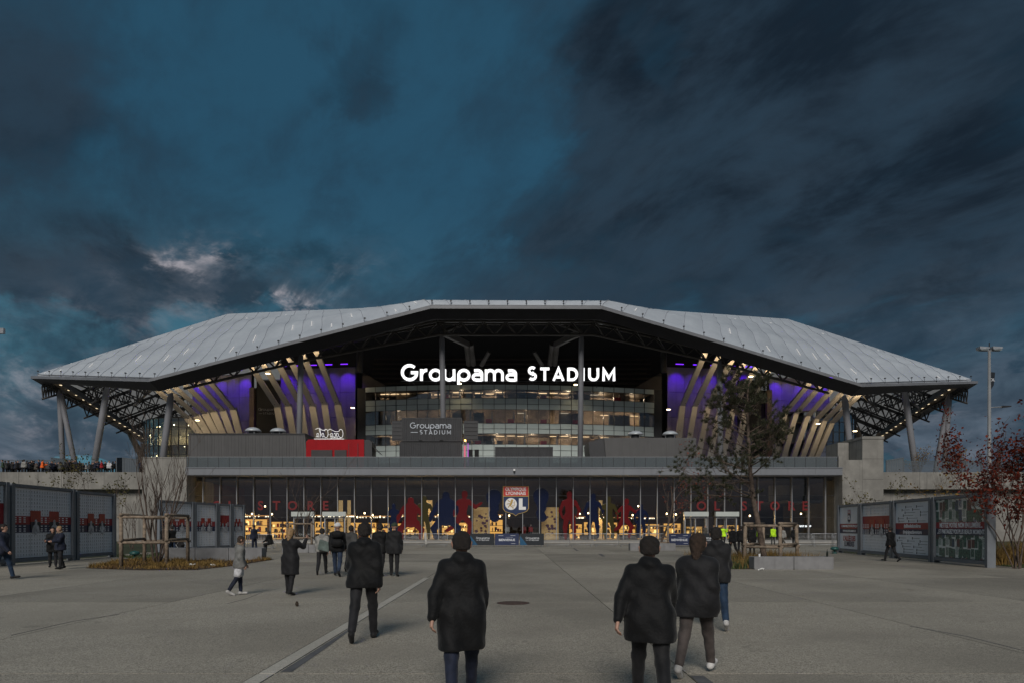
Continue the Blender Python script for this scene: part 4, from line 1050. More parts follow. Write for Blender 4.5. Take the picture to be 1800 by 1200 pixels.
def truss(a, b, dep, n, name='truss', mat=m_steel, r=0.16, up=Vector((0,0,1))):
    mb = MB(); a, b = Vector(a), Vector(b); side = (b-a).cross(up).normalized()*dep*0.35
    A_, B_ = a-up*dep, b-up*dep
    mb.tube([a+side, b+side], r, 6); mb.tube([a-side, b-side], r, 6); mb.tube([A_, B_], r*1.15, 6)
    for i in range(n):
        t0, tm, t1 = i/n, (i+0.5)/n, (i+1)/n
        for sd in (side, -side):
            mb.tube([lerp(a,b,t0)+sd, lerp(A_,B_,tm)], r*0.6, 5); mb.tube([lerp(A_,B_,tm), lerp(a,b,t1)+sd], r*0.6, 5)
    return mb.build(name, mat, roof)
for sgn, C_, E_, D_, F_ in ((-1,Cc,Ee,Dd,Fd),(1,Cc2,Ee2,Dd2,Fd2)):
    for k_ in range(7):
        e = lerp(C_,E_,0.06+k_*0.15); t = lerp(lerp(C_,D_,0.1),lerp(D_,F_,0.45),0.06+k_*0.15)
        truss(lerp(e,t,0.05)-Vector((0,0,1.0)), lerp(e,t,0.55)-Vector((0,0,1.2)), 2.2, 7)
    for f_ in (0.14, 0.30, 0.46):
        truss(lerp(C_,lerp(C_,D_,0.9),f_*0.6)-Vector((0,0,1.1)), lerp(E_,lerp(D_,F_,0.45),f_)-Vector((0,0,1.1)), 1.8, 12, r=0.13)
    Bx = Bc if sgn < 0 else Bc2
    for f_ in (0.25, 0.6):
        e = lerp(Bx,C_,f_); truss(e+Vector((-sgn*1,3,-1.5)), lerp(e,D_,0.5)-Vector((0,0,1.4)), 2.2, 7)
# front truss behind the skirt
off = 6.6
fp = [EDGE[i][0]+inw[i]*off+Vector((0,0,z_)) for i, z_ in zip(range(3, 9), (1.6,0.9,-0.35,-0.35,0.9,1.6))]
for i in range(5):
    L = (fp[i+1]-fp[i]).length; truss(fp[i], fp[i+1], 1.75, max(4, int(L/3.2)), 'front_truss', m_steel_l, 0.17)
for pxx, sg_ in ((778,1),(1021,-1)):
    c = P(pxx,584,100.0)
    MB().beam(c, P(pxx+sg_*45,606,112), 0.6, 0.9).build('brace', m_steel_l, roof)
    MB().tube([c, c+Vector((sg_*2.5,7,3.2))], 0.28, 8).build('brace', m_steel_l, roof)
    MB().tube([P(pxx+sg_*42,604,112), P(pxx+sg_*46,640,118)], 0.45, 8).build('brace', m_steel_l, roof)
    MB().tube([P(pxx+sg_*50,604,112), P(pxx+sg_*54,640,118)], 0.45, 8).build('brace', m_steel_l, roof)
    MB().tube([P(pxx+sg_*82,618,116), P(pxx+sg_*68,642,118)], 0.35, 8).build('brace', m_steel_l, roof)
    MB().tube([P(pxx-sg_*145,612,118), P(pxx-sg_*146,655,118)], 0.55, 8).build('brace', m_steel, roof)

# columns
def column(pt, pb, Y, r, Y2=None):
    (xt, yt), (xb, yb) = pt, pb; Y2 = Y2 or Y
    yd = 925-(7.8-CAM_H)*1200/Y2; xd = xt+(xb-xt)*(yd-yt)/(yb-yt)
    a, b = P(xt,yt,Y), P(xd,yd,Y2)
    r *= 0.86
    c = MB().tube([b, lerp(b,a,0.94), lerp(b,a,0.985), a], [r, r, r*0.6, r*0.45], 18).build('column', m_column, stad, True)
    return c
for pt, pb, Y, r in (((104,683),(110,805),120,0.50),((105,686),(131,812),120,0.50),((189,678),(166,815),112,0.58),((301,690),(287,800),104,0.56),((529,619),(526,770),101,0.48),((776.5,582),(779,740),100,0.46),((1022,582),(1020,800),101.5,0.46),((1265,632),(1266,760),104,0.48),((1484,694),(1492,765),108,0.56),((1590,684),(1606,800),116,0.58),((1669,688),(1648,808),124,0.50),((1670,686),(1661,808),124,0.50)):
    column(pt, pb, Y, r)
for f_, Yb in ((-1,150),(1,154)):
    x = (lambda v: v if f_ < 0 else 1773-v)
    MB().tube([P(x(252),878,Yb), P(x(249),795,Yb)], 0.85, 12).build('column', M('tree_column',(0.25,0.20,0.15),0.6,0.15,0.6), stad, True)
    MB().tube([P(x(249),800,Yb), P(x(228),762,Yb+4)], [0.75,0.5], 12).build('column', MATS['tree_column'], stad, True)
    MB().tube([P(x(249),800,Yb), P(x(268),752,Yb-3)], [0.75,0.5], 12).build('column', MATS['tree_column'], stad, True)

# dark mass of the stands
MB().box(-44,44,130,160,7.9,40).build('stand', m_black, stad)
for sg_ in (-1,1):
    MB().prism([(sg_*44.02,130),(sg_*62,134),(sg_*70,150),(sg_*70,200),(sg_*44.02,200)] if sg_ > 0 else [(-44.02,130),(-44.02,200),(-70,200),(-70,150),(-62,134)], (0,0,7.9), (1,0,0), (0,1,0), (0,0,17)).build('stand', M('stand_brown',(0.045,0.034,0.026),0.8,0.2,0.5), stad)
for i in range(7):
    MB().box(-26,26,128.5-i*0.7,129.0-i*0.7,33-i*1.05,33.3-i*1.05).build('stand_rail', M('stand_rail',(0.030,0.022,0.018),0.7,0.2,1.0), stad)
for sg_ in (-1,1):
    MB().prism([(0,0),(6.2,0),(0,3.6)] if sg_ < 0 else [(0,0),(0,3.6),(6.2,0)], (sg_*26.2,119.6,25.12), (-sg_,0,0), (0,0,1), (0,4,0)).build('stair_wall', M('stair_wall',(0.07,0.06,0.053),0.8,0.15,0.7), stad)

# ------------------------------------------------------------------ bent fins and the wall behind them
m_lamp_w = emat('lamp_warm', (1.0,0.78,0.45), 6.0)
def warm_spot(loc, aim, e, size=70, col=(1.0,0.74,0.42), blend=0.8):
    d = bpy.data.lights.new('lamp_light', 'SPOT'); d.energy = e; d.color = col; d.spot_size = R(size); d.spot_blend = blend; d.shadow_soft_size = 0.15
    o = bpy.data.objects.new('lamp_light', d); COL.objects.link(o); o.location = loc
    o.rotation_euler = (Vector(aim)-Vector(loc)).to_track_quat('-Z','Y').to_euler(); return o
def fin(tp, kk, bt, Yt, Yk, w=0.92):
    a, k_ = P(*tp,Yt), P(*kk,Yk); yd = 925-(7.8-CAM_H)*1200/(Yk+1.5)
    xb = kk[0]+(bt[0]-kk[0])*(yd-kk[1])/(bt[1]-kk[1]); b = P(xb,yd,Yk+1.5)
    # front edge of the section runs along the axis; the section is a flat face with a chamfered back
    def sect(p, n_out, wd): return [p+Vector((-wd/2,0,0)), p+Vector((wd/2,0,0)), p+Vector((wd/2,0.6,0.1)), p+Vector((-wd/2,0.6,0.1))]
    mb = MB(); mb.add(sect(a,0,w)+sect(k_,0,w), [(0,1,5,4),(1,2,6,5),(2,3,7,6),(3,0,4,7),(3,2,1,0)])
    o = mb.build('fin', m_fin, stad)
    mb = MB(); kk2 = k_+Vector((0,-0.05,-0.08)); s1 = sect(kk2,0,w*1.12); s1[1] = s1[1]+Vector((0,0,0.55)); s1[2] = s1[2]+Vector((0,0,0.55))
    mb.add(s1+sect(b,0,w*1.2), [(0,1,5,4),(1,2,6,5),(2,3,7,6),(3,0,4,7),(3,2,1,0)]); mb.build('fin_foot', m_fin, o)
    dirv = (k_-a).normalized()
    ls = a+Vector((0,-1.3,-0.1))
    MB().box(ls.x-0.15,ls.x+0.15,ls.y-0.1,ls.y+0.1,ls.z,ls.z+0.2).build('fin_lamp', m_dark, o)
    warm_spot(ls-Vector((0,0,0.05)), a+dirv*2.6+Vector((0,0.2,0)), 620, 80)
    lk = k_+Vector((0.1,-1.5,0.1)); warm_spot(lk, k_+Vector((0.2,0.2,-1.6)), 13, 70)
    MB().box(lk.x-0.08,lk.x+0.08,lk.y-0.05,lk.y+0.05,lk.z+0.02,lk.z+0.12).build('fin_lamp', m_dark, o)
    return o
T1 = [(272,682),(288,680),(302,676),(321,672),(341,667),(362,663)]; K1 = [(329,735),(345,731),(360,727),(374,724),(391,722),(409,720)]; B1 = [(352,765),(366,765),(380,765),(393,765),(407,765),(421,765)]
T2 = [(440,643),(461,638),(484,632),(507,626),(530,620),(554,614)]; K2 = [(487,715),(506,714),(528,712),(549,714),(570,711),(593,711)]; B2 = [(494,757),(514,757),(535,757),(556,757),(577,757),(601,757)]
T3 = [(1240,620),(1264,626),(1287,632),(1308,638),(1330,644),(1352,650)]; K3 = [(1200,713),(1222,714),(1245,715),(1267,715),(1290,716),(1313,717)]; B3 = [(1195,757),(1214,760),(1231,785),(1252,785),(1275,785),(1298,785)]
T4 = [(1426,670),(1446,675),(1466,681),(1484,687),(1499,691),(1511,693)]; K4 = [(1381,725),(1400,727),(1421,731),(1437,736),(1451,739),(1464,743)]; B4 = [(1362,805),(1378,805),(1395,805),(1411,805),(1425,805),(1436,805)]
for Ts, Ks, Bs, yt, yk in ((T1,K1,B1,109,118.5),(T2,K2,B2,107,116),(T3,K3,B3,110,118),(T4,K4,B4,113,121)):
    for t_, k_, b_ in zip(Ts, Ks, Bs): fin(t_, k_, b_, yt, yk)
def wall_run(pa, pb, Ya, Yb, z1, n, purple=True, rows=5, label=None):
    a, b = Vector((GX(pa,Ya),Ya,7.8)), Vector((GX(pb,Yb),Yb,7.8)); d = (b-a)
    nrm = Vector((d.y,-d.x,0)).normalized()
    if nrm.y > 0: nrm = -nrm
    back = MB().prism([(0,0),(1,0),(1,1),(0,1)], a-nrm*0.15, d, (0,0,z1-7.8), -nrm*0.6).build('wall', m_dark, stad)
    for i in range(n):
        for j in range(rows):
            p = a+d*((i+0.008)/n)+Vector((0,0,(z1-7.8)*(j+0.006)/rows))
            MB().prism([(0,0),(1,0),(1,1),(0,1)], p-nrm*0.14, d*(0.984/n), (0,0,(z1-7.8)*0.988/rows), nrm*0.14).build('wall_panel', m_wall, back)
    if purple:
        for i in range(n):
            c = a+d*((i+0.5)/n)+nrm*1.7+Vector((0,0,z1-7.8+0.15))
            MB().beam(c-d*(0.22/n), c+d*(0.22/n), 0.14, 0.10).build('wall_washer', emat('violet_lamp', (0.16,0.02,1.0), 1.6), back)
            warm_spot(c-Vector((0,0,0.15)), c-nrm*1.60-Vector((0,0,5.5)), (950,300,620,240,800)[i % 5], 95, (0.105,0.003,1.0), 1.0)
    return back
wall_run(625, 492, 119.4, 121.4, P(0,641,118).z, 5)
wall_run(442, 338, 123.0, 127.0, P(0,652,122).z, 5)
wall_run(1173, 1322, 121.0, 123.4, P(0,642,120).z, 5)
wall_run(1352, 1458, 125.4, 129.0, P(0,660,125).z, 5)
# dark recesses with hanging banners between the walls
for pa, pb, Y in ((443,493,123.2),(1322,1352,125.4)):
    MB().box(GX(pa,Y), GX(pb,Y), Y+1.5, Y+2, 7.85, 27).build('recess', m_black, stad)
    MB().box(GX(pa if pa < 900 else pb-8,Y), GX(pa+8 if pa < 900 else pb,Y), Y-1.3, Y-0.4, 7.85, 26.5).build('pilaster', M('brown_pilaster',(0.14,0.10,0.065),0.6,0.15,0.8), stad)
for px0, Y, lab in ((451,119.6,'black hanging banner with stadium name behind the left fins'),(1296,121.6,'black hanging banner with stadium name behind the pine')):
    bnr = thing('banner', lab, 'banner', tuple(P(px0+20,765,Y)))
    z0, z1 = P(0,764,Y).z, P(0,668,Y).z
    MB().box(GX(px0,Y), GX(px0+42,Y), Y, Y+0.06, z0, z1).build('cloth', m_black, bnr)
    MB().tube([(GX(px0-1,Y),Y,z1+0.1),(GX(px0+43,Y),Y,z1+0.1)], 0.08, 6).build('pole', m_steel, bnr)
    m_bt = M('banner_grey', (0.20,0.21,0.23), 0.6, 0.05, 1.0)
    stroke_word('lettering', 'Groupama', m_bt, bnr, P(px0+3,721,Y-0.03), (1,0,0), 3.5, 0.13, 0.02, split=False)
    stroke_word('lettering', '-STADIUM', m_bt, bnr, P(px0+4,727.5,Y-0.03), (1,0,0), 3.2, 0.15, 0.02, 0.25, split=False)

# wall lamps with warm pools of light
def wall_lamp(px0, py0, Y, label, aim=(0,0.35,-2.5), e=70, bracket=0.6):
    c = P(px0,py0,Y); t = thing('wall_lamp', label, 'lamp', tuple(c), group='warm lamps on the stadium front')
    MB().box(c.x-0.28, c.x+0.28, c.y-0.2, c.y+0.2, c.z-0.05, c.z+0.05).build('lens', m_lamp_w, t)
    MB().box(c.x-0.32, c.x+0.32, c.y-0.24, c.y+0.24, c.z+0.053, c.z+0.16).build('housing', m_dark, t)
    MB().beam((c.x,c.y+0.2,c.z+0.1), (c.x,c.y+0.2+bracket,c.z+0.1), 0.08, 0.08).build('bracket', m_dark, t)
    warm_spot(c-Vector((0,0,0.1)), c+Vector(aim), e, 110)
wall_lamp(620,716,116.6,'warm lamp on the violet wall left of the office front', e=170)
wall_lamp(1175,719,118.0,'warm lamp on the violet wall right of the office front', e=170)
wall_lamp(347,738,117.0,'warm lamp above the grey box near the left glass tower', e=18)
wall_lamp(1438,744,119.0,'warm lamp above the podium near the right glass tower', e=18)
wall_lamp(471,656,107.0,'warm lamp high among the left fins above the dark banner', e=25)
wall_lamp(1320,661,109.5,'warm lamp high among the right fins above the pine', e=25)
wall_lamp(808,673.5,111.0,'warm lamp on the roof edge of the office front under the letter p', e=110)
wall_lamp(1012,675.5,111.5,'warm lamp on the roof edge of the office front beside the right column', e=110)
wall_lamp(279,750,121.0,'warm lamp hanging above the left glass tower', e=60)
wall_lamp(1503,757,124.0,'warm lamp hanging above the right glass tower', e=60)

# ------------------------------------------------------------------ curved office front
NCOL = 27; half = 24.6; X0c = -0.2; sag = 3.2; Yc0 = 113.2; rotg = 0.035
Rad = (half*half+sag*sag)/(2*sag)
def off_pt(t, back=0.0):
    """t from -1 to 1 across the front"""
    a = math.asin(half/Rad)*t; r_ = Rad-back
    x, y = r_*math.sin(a), Yc0+Rad-r_*math.cos(a)
    return Vector((X0c+x, y+(x*rotg), 0)), a+rotg
m_span = M('spandrel_glass', (0.53,0.60,0.58), 0.18, 0.06, 0.3, spec=0.6)
m_win = glassmat('office_glass', (0.75,0.78,0.80), 0.11, 0.01)
ROWS = [(25.2,24.35,0),(24.35,22.96,1),(22.96,22.0,0),(22.0,21.1,0),(21.1,18.8,1),(18.8,17.9,0),(17.9,17.1,0),(17.1,15.3,1),(15.3,14.36,0),(14.36,13.4,0),(13.4,12.3,0),(12.3,8.0,1)]
mb = MB(); n = 24
pbk = [off_pt(-0.99+1.98*i/n, 5.2)[0] for i in range(n+1)]
for i in range(n): mb.add([pbk[i]+Vector((0,0,7.9)), pbk[i+1]+Vector((0,0,7.9)), pbk[i+1]+Vector((0,0,24.9)), pbk[i]+Vector((0,0,24.9))], [(0,1,2,3)])
office = mb.build('office_back_wall', M('office_back',(0.34,0.27,0.20),0.8,0.45,0.35), stad)
cw = 2*half/NCOL
row_me = {}
for ri, (zt, zb, win) in enumerate(ROWS):
    me = MB().box(-cw/2+0.03, cw/2-0.03, -0.03, 0.02, zb+0.03, zt-0.03).mesh('window_pane' if win else 'spandrel_panel')
    for i in range(NCOL):
        p, a = off_pt((i+0.5)/NCOL*2-1)
        obj('window_pane' if win else 'spandrel_panel', me, m_win if win else m_span, office, Matrix.Translation(p) @ Matrix.Rotation(a+rnd.uniform(-.004,.004), 4, 'Z') @ Matrix.Rotation(rnd.uniform(-.003,.003), 4, 'X'))
mul2 = MB().box(-0.035, 0.035, -0.12, 0.05, 8.0, 25.25).mesh('mullion')
for i in range(NCOL+1):
    p, a = off_pt(i/NCOL*2-1); obj('mullion', mul2, m_mull_d, office, Matrix.Translation(p) @ Matrix.Rotation(a, 4, 'Z'))
for zt, zb, win in ROWS:
    mb = MB()
    for i in range(NCOL):
        p0, _ = off_pt(i/NCOL*2-1); p1, _ = off_pt((i+1)/NCOL*2-1)
        mb.beam(p0+Vector((0,-0.02,zt)), p1+Vector((0,-0.02,zt)), 0.10, 0.055)
    mb.build('transom', m_mull_d, office)
# floors, rooms lit and unlit behind the windows
m_room = M('room_wall', (0.10,0.085,0.07), 0.8, 0.35, 0.4)
for zt, zb, win in ROWS:
    if win: continue
fl = MB()
for z0, z1 in ((22.05,22.9),(17.2,18.75),(12.4,15.2),(24.4,24.9)):
    mb = MB(); n = 24
    pf = [off_pt(-0.995+1.99*i/n, 0.25)[0] for i in range(n+1)]; pb = [off_pt(-0.99+1.98*i/n, 5.18)[0] for i in range(n+1)]
    for i in range(n):
        q_ = [pf[i], pf[i+1], pb[i+1], pb[i]]
        mb.add([v+Vector((0,0,z0)) for v in q_]+[v+Vector((0,0,z1)) for v in q_], [(3,2,1,0),(4,5,6,7),(0,1,5,4),(1,2,6,5),(2,3,7,6),(3,0,4,7)])
    mb.build('floor_slab', m_room, office)
m_ceil = emat('ceiling_strip', (1.0,0.66,0.36), 1.5)
m_ceil2 = emat('ceiling_strip_dim', (1.0,0.80,0.55), 0.5)
m_sofa = M('red_seat', (0.35,0.02,0.03), 0.7, 0.2, 2.0)
rr = random.Random(5)
for zc, zf, lit in ((24.3,22.95,lambda t: t < 0.42),(20.9,18.85,lambda t: t > 0.55),(17.0,15.25,lambda t: True)):
    for i in range(NCOL):
        t = (i+0.5)/NCOL*2-1
        p, a = off_pt(t, 1.0+rr.uniform(0.6,2.4)); on = lit(t) and rr.random() < 0.72
        if on or rr.random() < 0.25:
            MB().box(-0.7,0.7,-0.25,0.25,zc-0.06,zc-0.02).build('ceiling_light', m_ceil if on else m_ceil2, office).matrix_basis = Matrix.Translation(p) @ Matrix.Rotation(a,4,'Z')
        if rr.random() < 0.4:
            o_ = MB().box(-0.5,0.5,-0.3,0.3,zf,zf+0.75).build('armchair', m_sofa if rr.random() < 0.45 else m_room, office); o_.matrix_basis = Matrix.Translation(off_pt(t,0.9)[0]) @ Matrix.Rotation(a,4,'Z')
        if rr.random() < 0.22:
            o_ = MB().box(-0.12,0.12,-0.12,0.12,zf,zc).build('pillar', M('pale_pillar',(0.35,0.34,0.32),0.7,0.1,1.0), office); o_.matrix_basis = Matrix.Translation(off_pt(t+0.02,1.1)[0])
        if rr.random() < 0.35:
            o_ = MB().box(-0.9,0.9,-0.03,0.03,zf,zc).build('partition', M('office_blind',(0.24,0.21,0.18),0.8,0.2,0.7), office); o_.matrix_basis = Matrix.Translation(off_pt(t,2.0)[0]) @ Matrix.Rotation(a,4,'Z')
for zc, ts in ((24.0,[-.85,-.6,-.35,-.1,.15,.4,.65,.88]),(20.6,[-.8,-.5,-.2,.1,.35,.6,.8,.95]),(16.7,[-.9,-.65,-.4,-.1,.15,.4,.65,.9])):
    for t in ts:
        d = bpy.data.lights.new('office_fill','POINT'); d.energy = 125 if zc != 20.6 or t > 0.5 else 70; d.color = (1.0,0.72,0.46); d.shadow_soft_size = 0.3  # unseen warm point added to brighten the office back wall
        o = bpy.data.objects.new('office_fill', d); COL.objects.link(o); o.location = off_pt(t, 2.6)[0]+Vector((0,0,zc-0.2))
for sg_ in (-1,1):
    p, a = off_pt(sg_*1.0)
    MB().box(p.x+(0.03 if sg_ > 0 else -1.35), p.x+(1.35 if sg_ > 0 else -0.03), p.y-0.1, p.y+6, 7.85, 25.1).build('side_frame', m_dark, stad)
MB().box(-23.5,23.5,117.6,121.4,24.92,25.1).build('office_roof', m_dark, office)

# ------------------------------------------------------------------ the lit name sign
sign = thing('stadium_sign', 'large lit white stadium name sign above the office front', 'sign', tuple(P(895,674,114)))
m_sign = emat('sign_glow', (1.0,1.0,1.0), 1.0)
Ys = 113.6; axs = Vector((1, 0.022, 0))
stroke_word('letter', 'Groupama', m_sign, sign, P(705,667.5,Ys), axs, (911-705)/1200*Ys, 0.235, 0.35, 0.06)
stroke_word('letter', 'STADIUM', m_sign, sign, P(928,667.5,Ys+0.45), axs, (1085-928)/1200*Ys, 0.235, 0.35, 0.22)
for i in range(16):
    p = P(720+i*23.5, 668, Ys+0.6+i*0.02)
    MB().tube([(p.x,p.y,24.9),(p.x,p.y,p.z+1.5)], 0.05, 5).build('support', m_steel, sign)
    if i % 3 == 0: MB().tube([(p.x+1.2,p.y+1.5,24.95),(p.x,p.y,p.z+0.4)], 0.05, 5).build('support', m_steel, sign)
MB().tube([P(704,669.5,Ys+0.5), P(1085,669.5,Ys+0.9)], 0.06, 5).build('support', m_steel, sign)

# ------------------------------------------------------------------ glass stair towers at the corners
def tower(cx, cy, rad, a0, a1, z1, lab, nl, lit, tint):
    t = thing('glass_tower', lab, 'tower', (cx,cy,7.8)); n = 14; rows = 8; H_ = z1-7.85
    gm = glassmat('tower_glass_%d' % int(lit), tint, 0.14 if lit else 0.34, 0.02)
    for i in range(n):
        for j in range(rows):
            A0, A1 = a0+(a1-a0)*i/n, a0+(a1-a0)*(i+1)/n
            p0, p1 = Vector((cx+rad*math.cos(A0),cy+rad*math.sin(A0),7.85+H_*j/rows)), Vector((cx+rad*math.cos(A1),cy+rad*math.sin(A1),7.85+H_*j/rows))
            d = p1-p0; nn = Vector((d.y,-d.x,0)).normalized()
            MB().prism([(0.03,0.02),(0.97,0.02),(0.97,0.98),(0.03,0.98)], p0, d, (0,0,H_/rows), nn*0.03).build('window_pane', gm, t)
    for i in range(n+1):
        A0 = a0+(a1-a0)*i/n; c = Vector((cx+(rad+0.02)*math.cos(A0),cy+(rad+0.02)*math.sin(A0),0))
        MB().box(c.x-0.06,c.x+0.06,c.y-0.10,c.y+0.06,7.85,z1+0.1).build('mullion', m_mull_d, t)
    for j in range(rows+1):
        mb = MB()
        for i in range(n):
            A0, A1 = a0+(a1-a0)*i/n, a0+(a1-a0)*(i+1)/n; z = 7.85+H_*j/rows
            mb.beam((cx+(rad+.05)*math.cos(A0),cy+(rad+.05)*math.sin(A0),z),(cx+(rad+.05)*math.cos(A1),cy+(rad+.05)*math.sin(A1),z),0.16,0.10)
        mb.build('transom', m_mull_d, t)
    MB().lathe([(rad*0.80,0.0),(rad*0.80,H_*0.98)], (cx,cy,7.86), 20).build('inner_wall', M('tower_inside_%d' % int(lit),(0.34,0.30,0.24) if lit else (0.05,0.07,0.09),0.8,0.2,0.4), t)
    MB().lathe([(rad-0.1,0.0),(rad-0.1,0.25)], (cx,cy,z1-0.05), 24).build('roof', m_dark, t)
    for j in range(1, rows, 2): MB().lathe([(rad-0.25,0.0),(rad-0.25,0.16)], (cx,cy,7.85+H_*j/rows-0.08), 24).build('floor', m_room, t)
    r_ = random.Random(nl)
    for i in range(nl):
        A0 = a0+(a1-a0)*r_.random(); z = 7.85+H_*r_.uniform(0.15,0.95); rr_ = rad*r_.uniform(0.84,0.95)
        MB().lathe([(0.02,-0.12),(0.11,0.0),(0.02,0.12)], (cx+rr_*math.cos(A0),cy+rr_*math.sin(A0),z), 8).build('bulb', emat('tower_bulb',(1.0,0.86,0.55),9.0), t)
    if lit:
        for z, f_ in ((11.5,.2),(11.5,.5),(11.5,.8),(17.0,.15),(17.0,.4),(17.0,.6),(17.0,.85)):
            d = bpy.data.lights.new('tower_glow','POINT'); d.energy = 45; d.color = (1.0,0.83,0.55); d.shadow_soft_size = 0.3
            o = bpy.data.objects.new('tower_glow', d); COL.objects.link(o); o.location = (cx+rad*0.92*math.cos(a0+(a1-a0)*f_), cy+rad*0.92*math.sin(a0+(a1-a0)*f_), z)
    return t
tower(-58.0,129.0,10.2,R(180),R(285),P(0,735,120).z,'curved glass tower lit warm inside at the left corner of the stadium',22,True,(0.85,0.87,0.80))
tower(56.0,132.5,9.6,R(250),R(360),P(0,724,124).z,'curved blue glass tower at the right corner of the stadium',2,False,(0.55,0.66,0.75))
# ================================================================== THINGS ON THE PODIUM
def ribbed(mb, x0, x1, y, z0, z1, pitch, dep):
    """trapezoid ribs on a face that looks towards -Y"""
    n = max(1, int((x1-x0)/pitch)); p = (x1-x0)/n
    for i in range(n):
        a = x0+p*i
        mb.add([(a+p*.12,y,z0),(a+p*.28,y-dep,z0),(a+p*.62,y-dep,z0),(a+p*.78,y,z0),(a+p*.12,y,z1),(a+p*.28,y-dep,z1),(a+p*.62,y-dep,z1),(a+p*.78,y,z1)], [(0,1,5,4),(1,2,6,5),(2,3,7,6),(4,5,6,7)])
    return mb
PZ = 7.84
# grey service box on the left
t = thing('service_building', 'long grey ribbed metal service building on the left of the podium', 'building', (GX(435,86),86,PZ))
xa, xb, z1 = GX(331,84.5), GX(541,84.5), P(0,763,84.5).z
MB().prism([(xa,PZ),(xb,PZ),(xb-0.35,z1),(xa,z1)], (0,84.5,0), (1,0,0), (0,0,1), (0,6.5,0)).build('wall', m_grey, t)
w_ = (xb-xa-0.4)/17
for i in range(17): ribbed(MB(), xa+w_*i+0.02, xa+w_*(i+1)-0.02, 84.49, PZ+0.02, z1-0.12, 0.3, 0.035).build('cladding_panel', m_grey, t)
MB().box(xa-0.05, xb-0.30, 84.40, 91.05, z1+0.003, z1+0.14).build('roof', m_cont, t)
def dome_vent(px0, py0, Y, label, zr):
    c = P(px0,py0,Y); t = thing('roof_vent', label, 'roof vent', (c.x,c.y,zr))
    MB().lathe([(1.02,0.0),(0.95,0.16),(0.75,0.34),(0.42,0.48),(0.05,0.54)], (c.x,c.y,c.z), 20).build('dome', M('vent_dome',(0.50,0.53,0.56),0.35,0.05,1.0,metal=0.3), t, True)
    MB().lathe([(0.55,0.0),(0.55,c.z-zr+0.02)], (c.x,c.y,zr), 14).build('neck', m_dark, t)
    for q_ in range(4):
        a = q_*1.57+0.5; MB().tube([(c.x+0.8*math.cos(a),c.y+0.8*math.sin(a),zr),(c.x+0.8*math.cos(a),c.y+0.8*math.sin(a),c.z+0.15)], 0.03, 5).build('leg', m_galv, t)
zr = z1+0.14
dome_vent(445,757.5,87.0,'round white dome vent on the grey service building nearest the left fins',zr)
dome_vent(489,758.5,87.0,'round white dome vent on the grey service building nearest the red kiosk',zr)
# grey building with a slanted end on the right
t = thing('service_building', 'grey metal service building with a slanted open end right of the tall column', 'building', (GX(1130,86),86,PZ))
xa, xb, z1 = GX(1062,85), GX(1224,85), P(0,768.5,85).z
MB().prism([(xa+0.4,PZ),(xb,PZ),(xb,z1),(xa,z1)], (0,85,0), (1,0,0), (0,0,1), (0,6,0)).build('wall', m_grey, t)
for i in range(6): 
    w_ = (xb-xa-0.5)/6; MB().box(xa+0.42+w_*i+0.012, xa+0.42+w_*(i+1)-0.012, 84.955, 84.99, PZ+0.02, z1-0.1).build('cladding_panel', m_grey, t)
MB().prism([(GX(1035,85),P(0,771,85).z-0.3),(xa+0.02,z1),(xa+0.38,PZ+1.55),(GX(1040,85),PZ+0.9)], (0,85.3,0), (1,0,0), (0,0,1), (0,5.5,0)).build('slanted_end', m_cont, t)
MB().prism([(0,0),(2.4,1.0),(2.4,0)], (GX(1040,85.2),85.5,PZ), (1,0,0), (0,0,1), (0,2,0)).build('shade_wedge', m_black, t)  # solid black wedge stands in for the shade under the slanted end
dome_vent(1117,763.5,88.0,'round white dome vent on the right hand service building nearest the column',z1)
dome_vent(1178,763.5,88.0,'round white dome vent on the right hand service building nearest the pine',z1)
# red kiosk with mirrored script on its roof
t = thing('kiosk', 'red metal kiosk with dark shutters on the podium', 'kiosk', (GX(590,83),83,PZ))
xa, xb, z1 = GX(538,82.5), GX(640,82.5), P(0,771.5,82.5).z
MB().prism([(xa,PZ),(xb,PZ),(xb,z1),(xa+0.25,z1),(xa,z1-0.3)], (0,82.5,0), (1,0,0), (0,0,1), (0,2.6,0)).build('body', m_red, t)
for a, b in ((547,584),(588,609)): MB().box(GX(a,82.4), GX(b,82.4), 82.38, 82.49, PZ+0.1, P(0,790,82.4).z).build('shutter', M('shutter_dark',(0.035,0.030,0.032),0.5,0.1,1.0), t)
d = MB().box(GX(613,82.4), GX(629,82.4), 82.43, 82.49, PZ+0.05, P(0,779,82.4).z).build('door', m_red, t)
for a in (613,629): MB().box(GX(a,82.4)-0.03, GX(a,82.4)+0.03, 82.42, 82.50, PZ+0.05, P(0,779,82.4).z+0.03).build('frame', m_dark, d)
MB().box(GX(626,82.3), GX(627.2,82.3), 82.38, 82.42, PZ+1.0, PZ+1.25).build('handle', m_galv, d)
MB().prism([(xb+0.01,PZ),(GX(654,82.6),PZ),(GX(654,82.6),z1-0.35),(GX(650,82.6),z1-0.05),(xb+0.01,z1)], (0,82.6,0), (1,0,0), (0,0,1), (0,2.4,0)).build('grey_end', m_cont, t)
MB().add([(GX(654,82.6),82.6,z1-0.8),(GX(654,82.6),84.6,z1-0.8),(GX(668,82.6),84.6,z1-1.75),(GX(668,82.6),82.6,z1-1.75)], [(0,1,2,3)]).build('awning', m_dark, t)
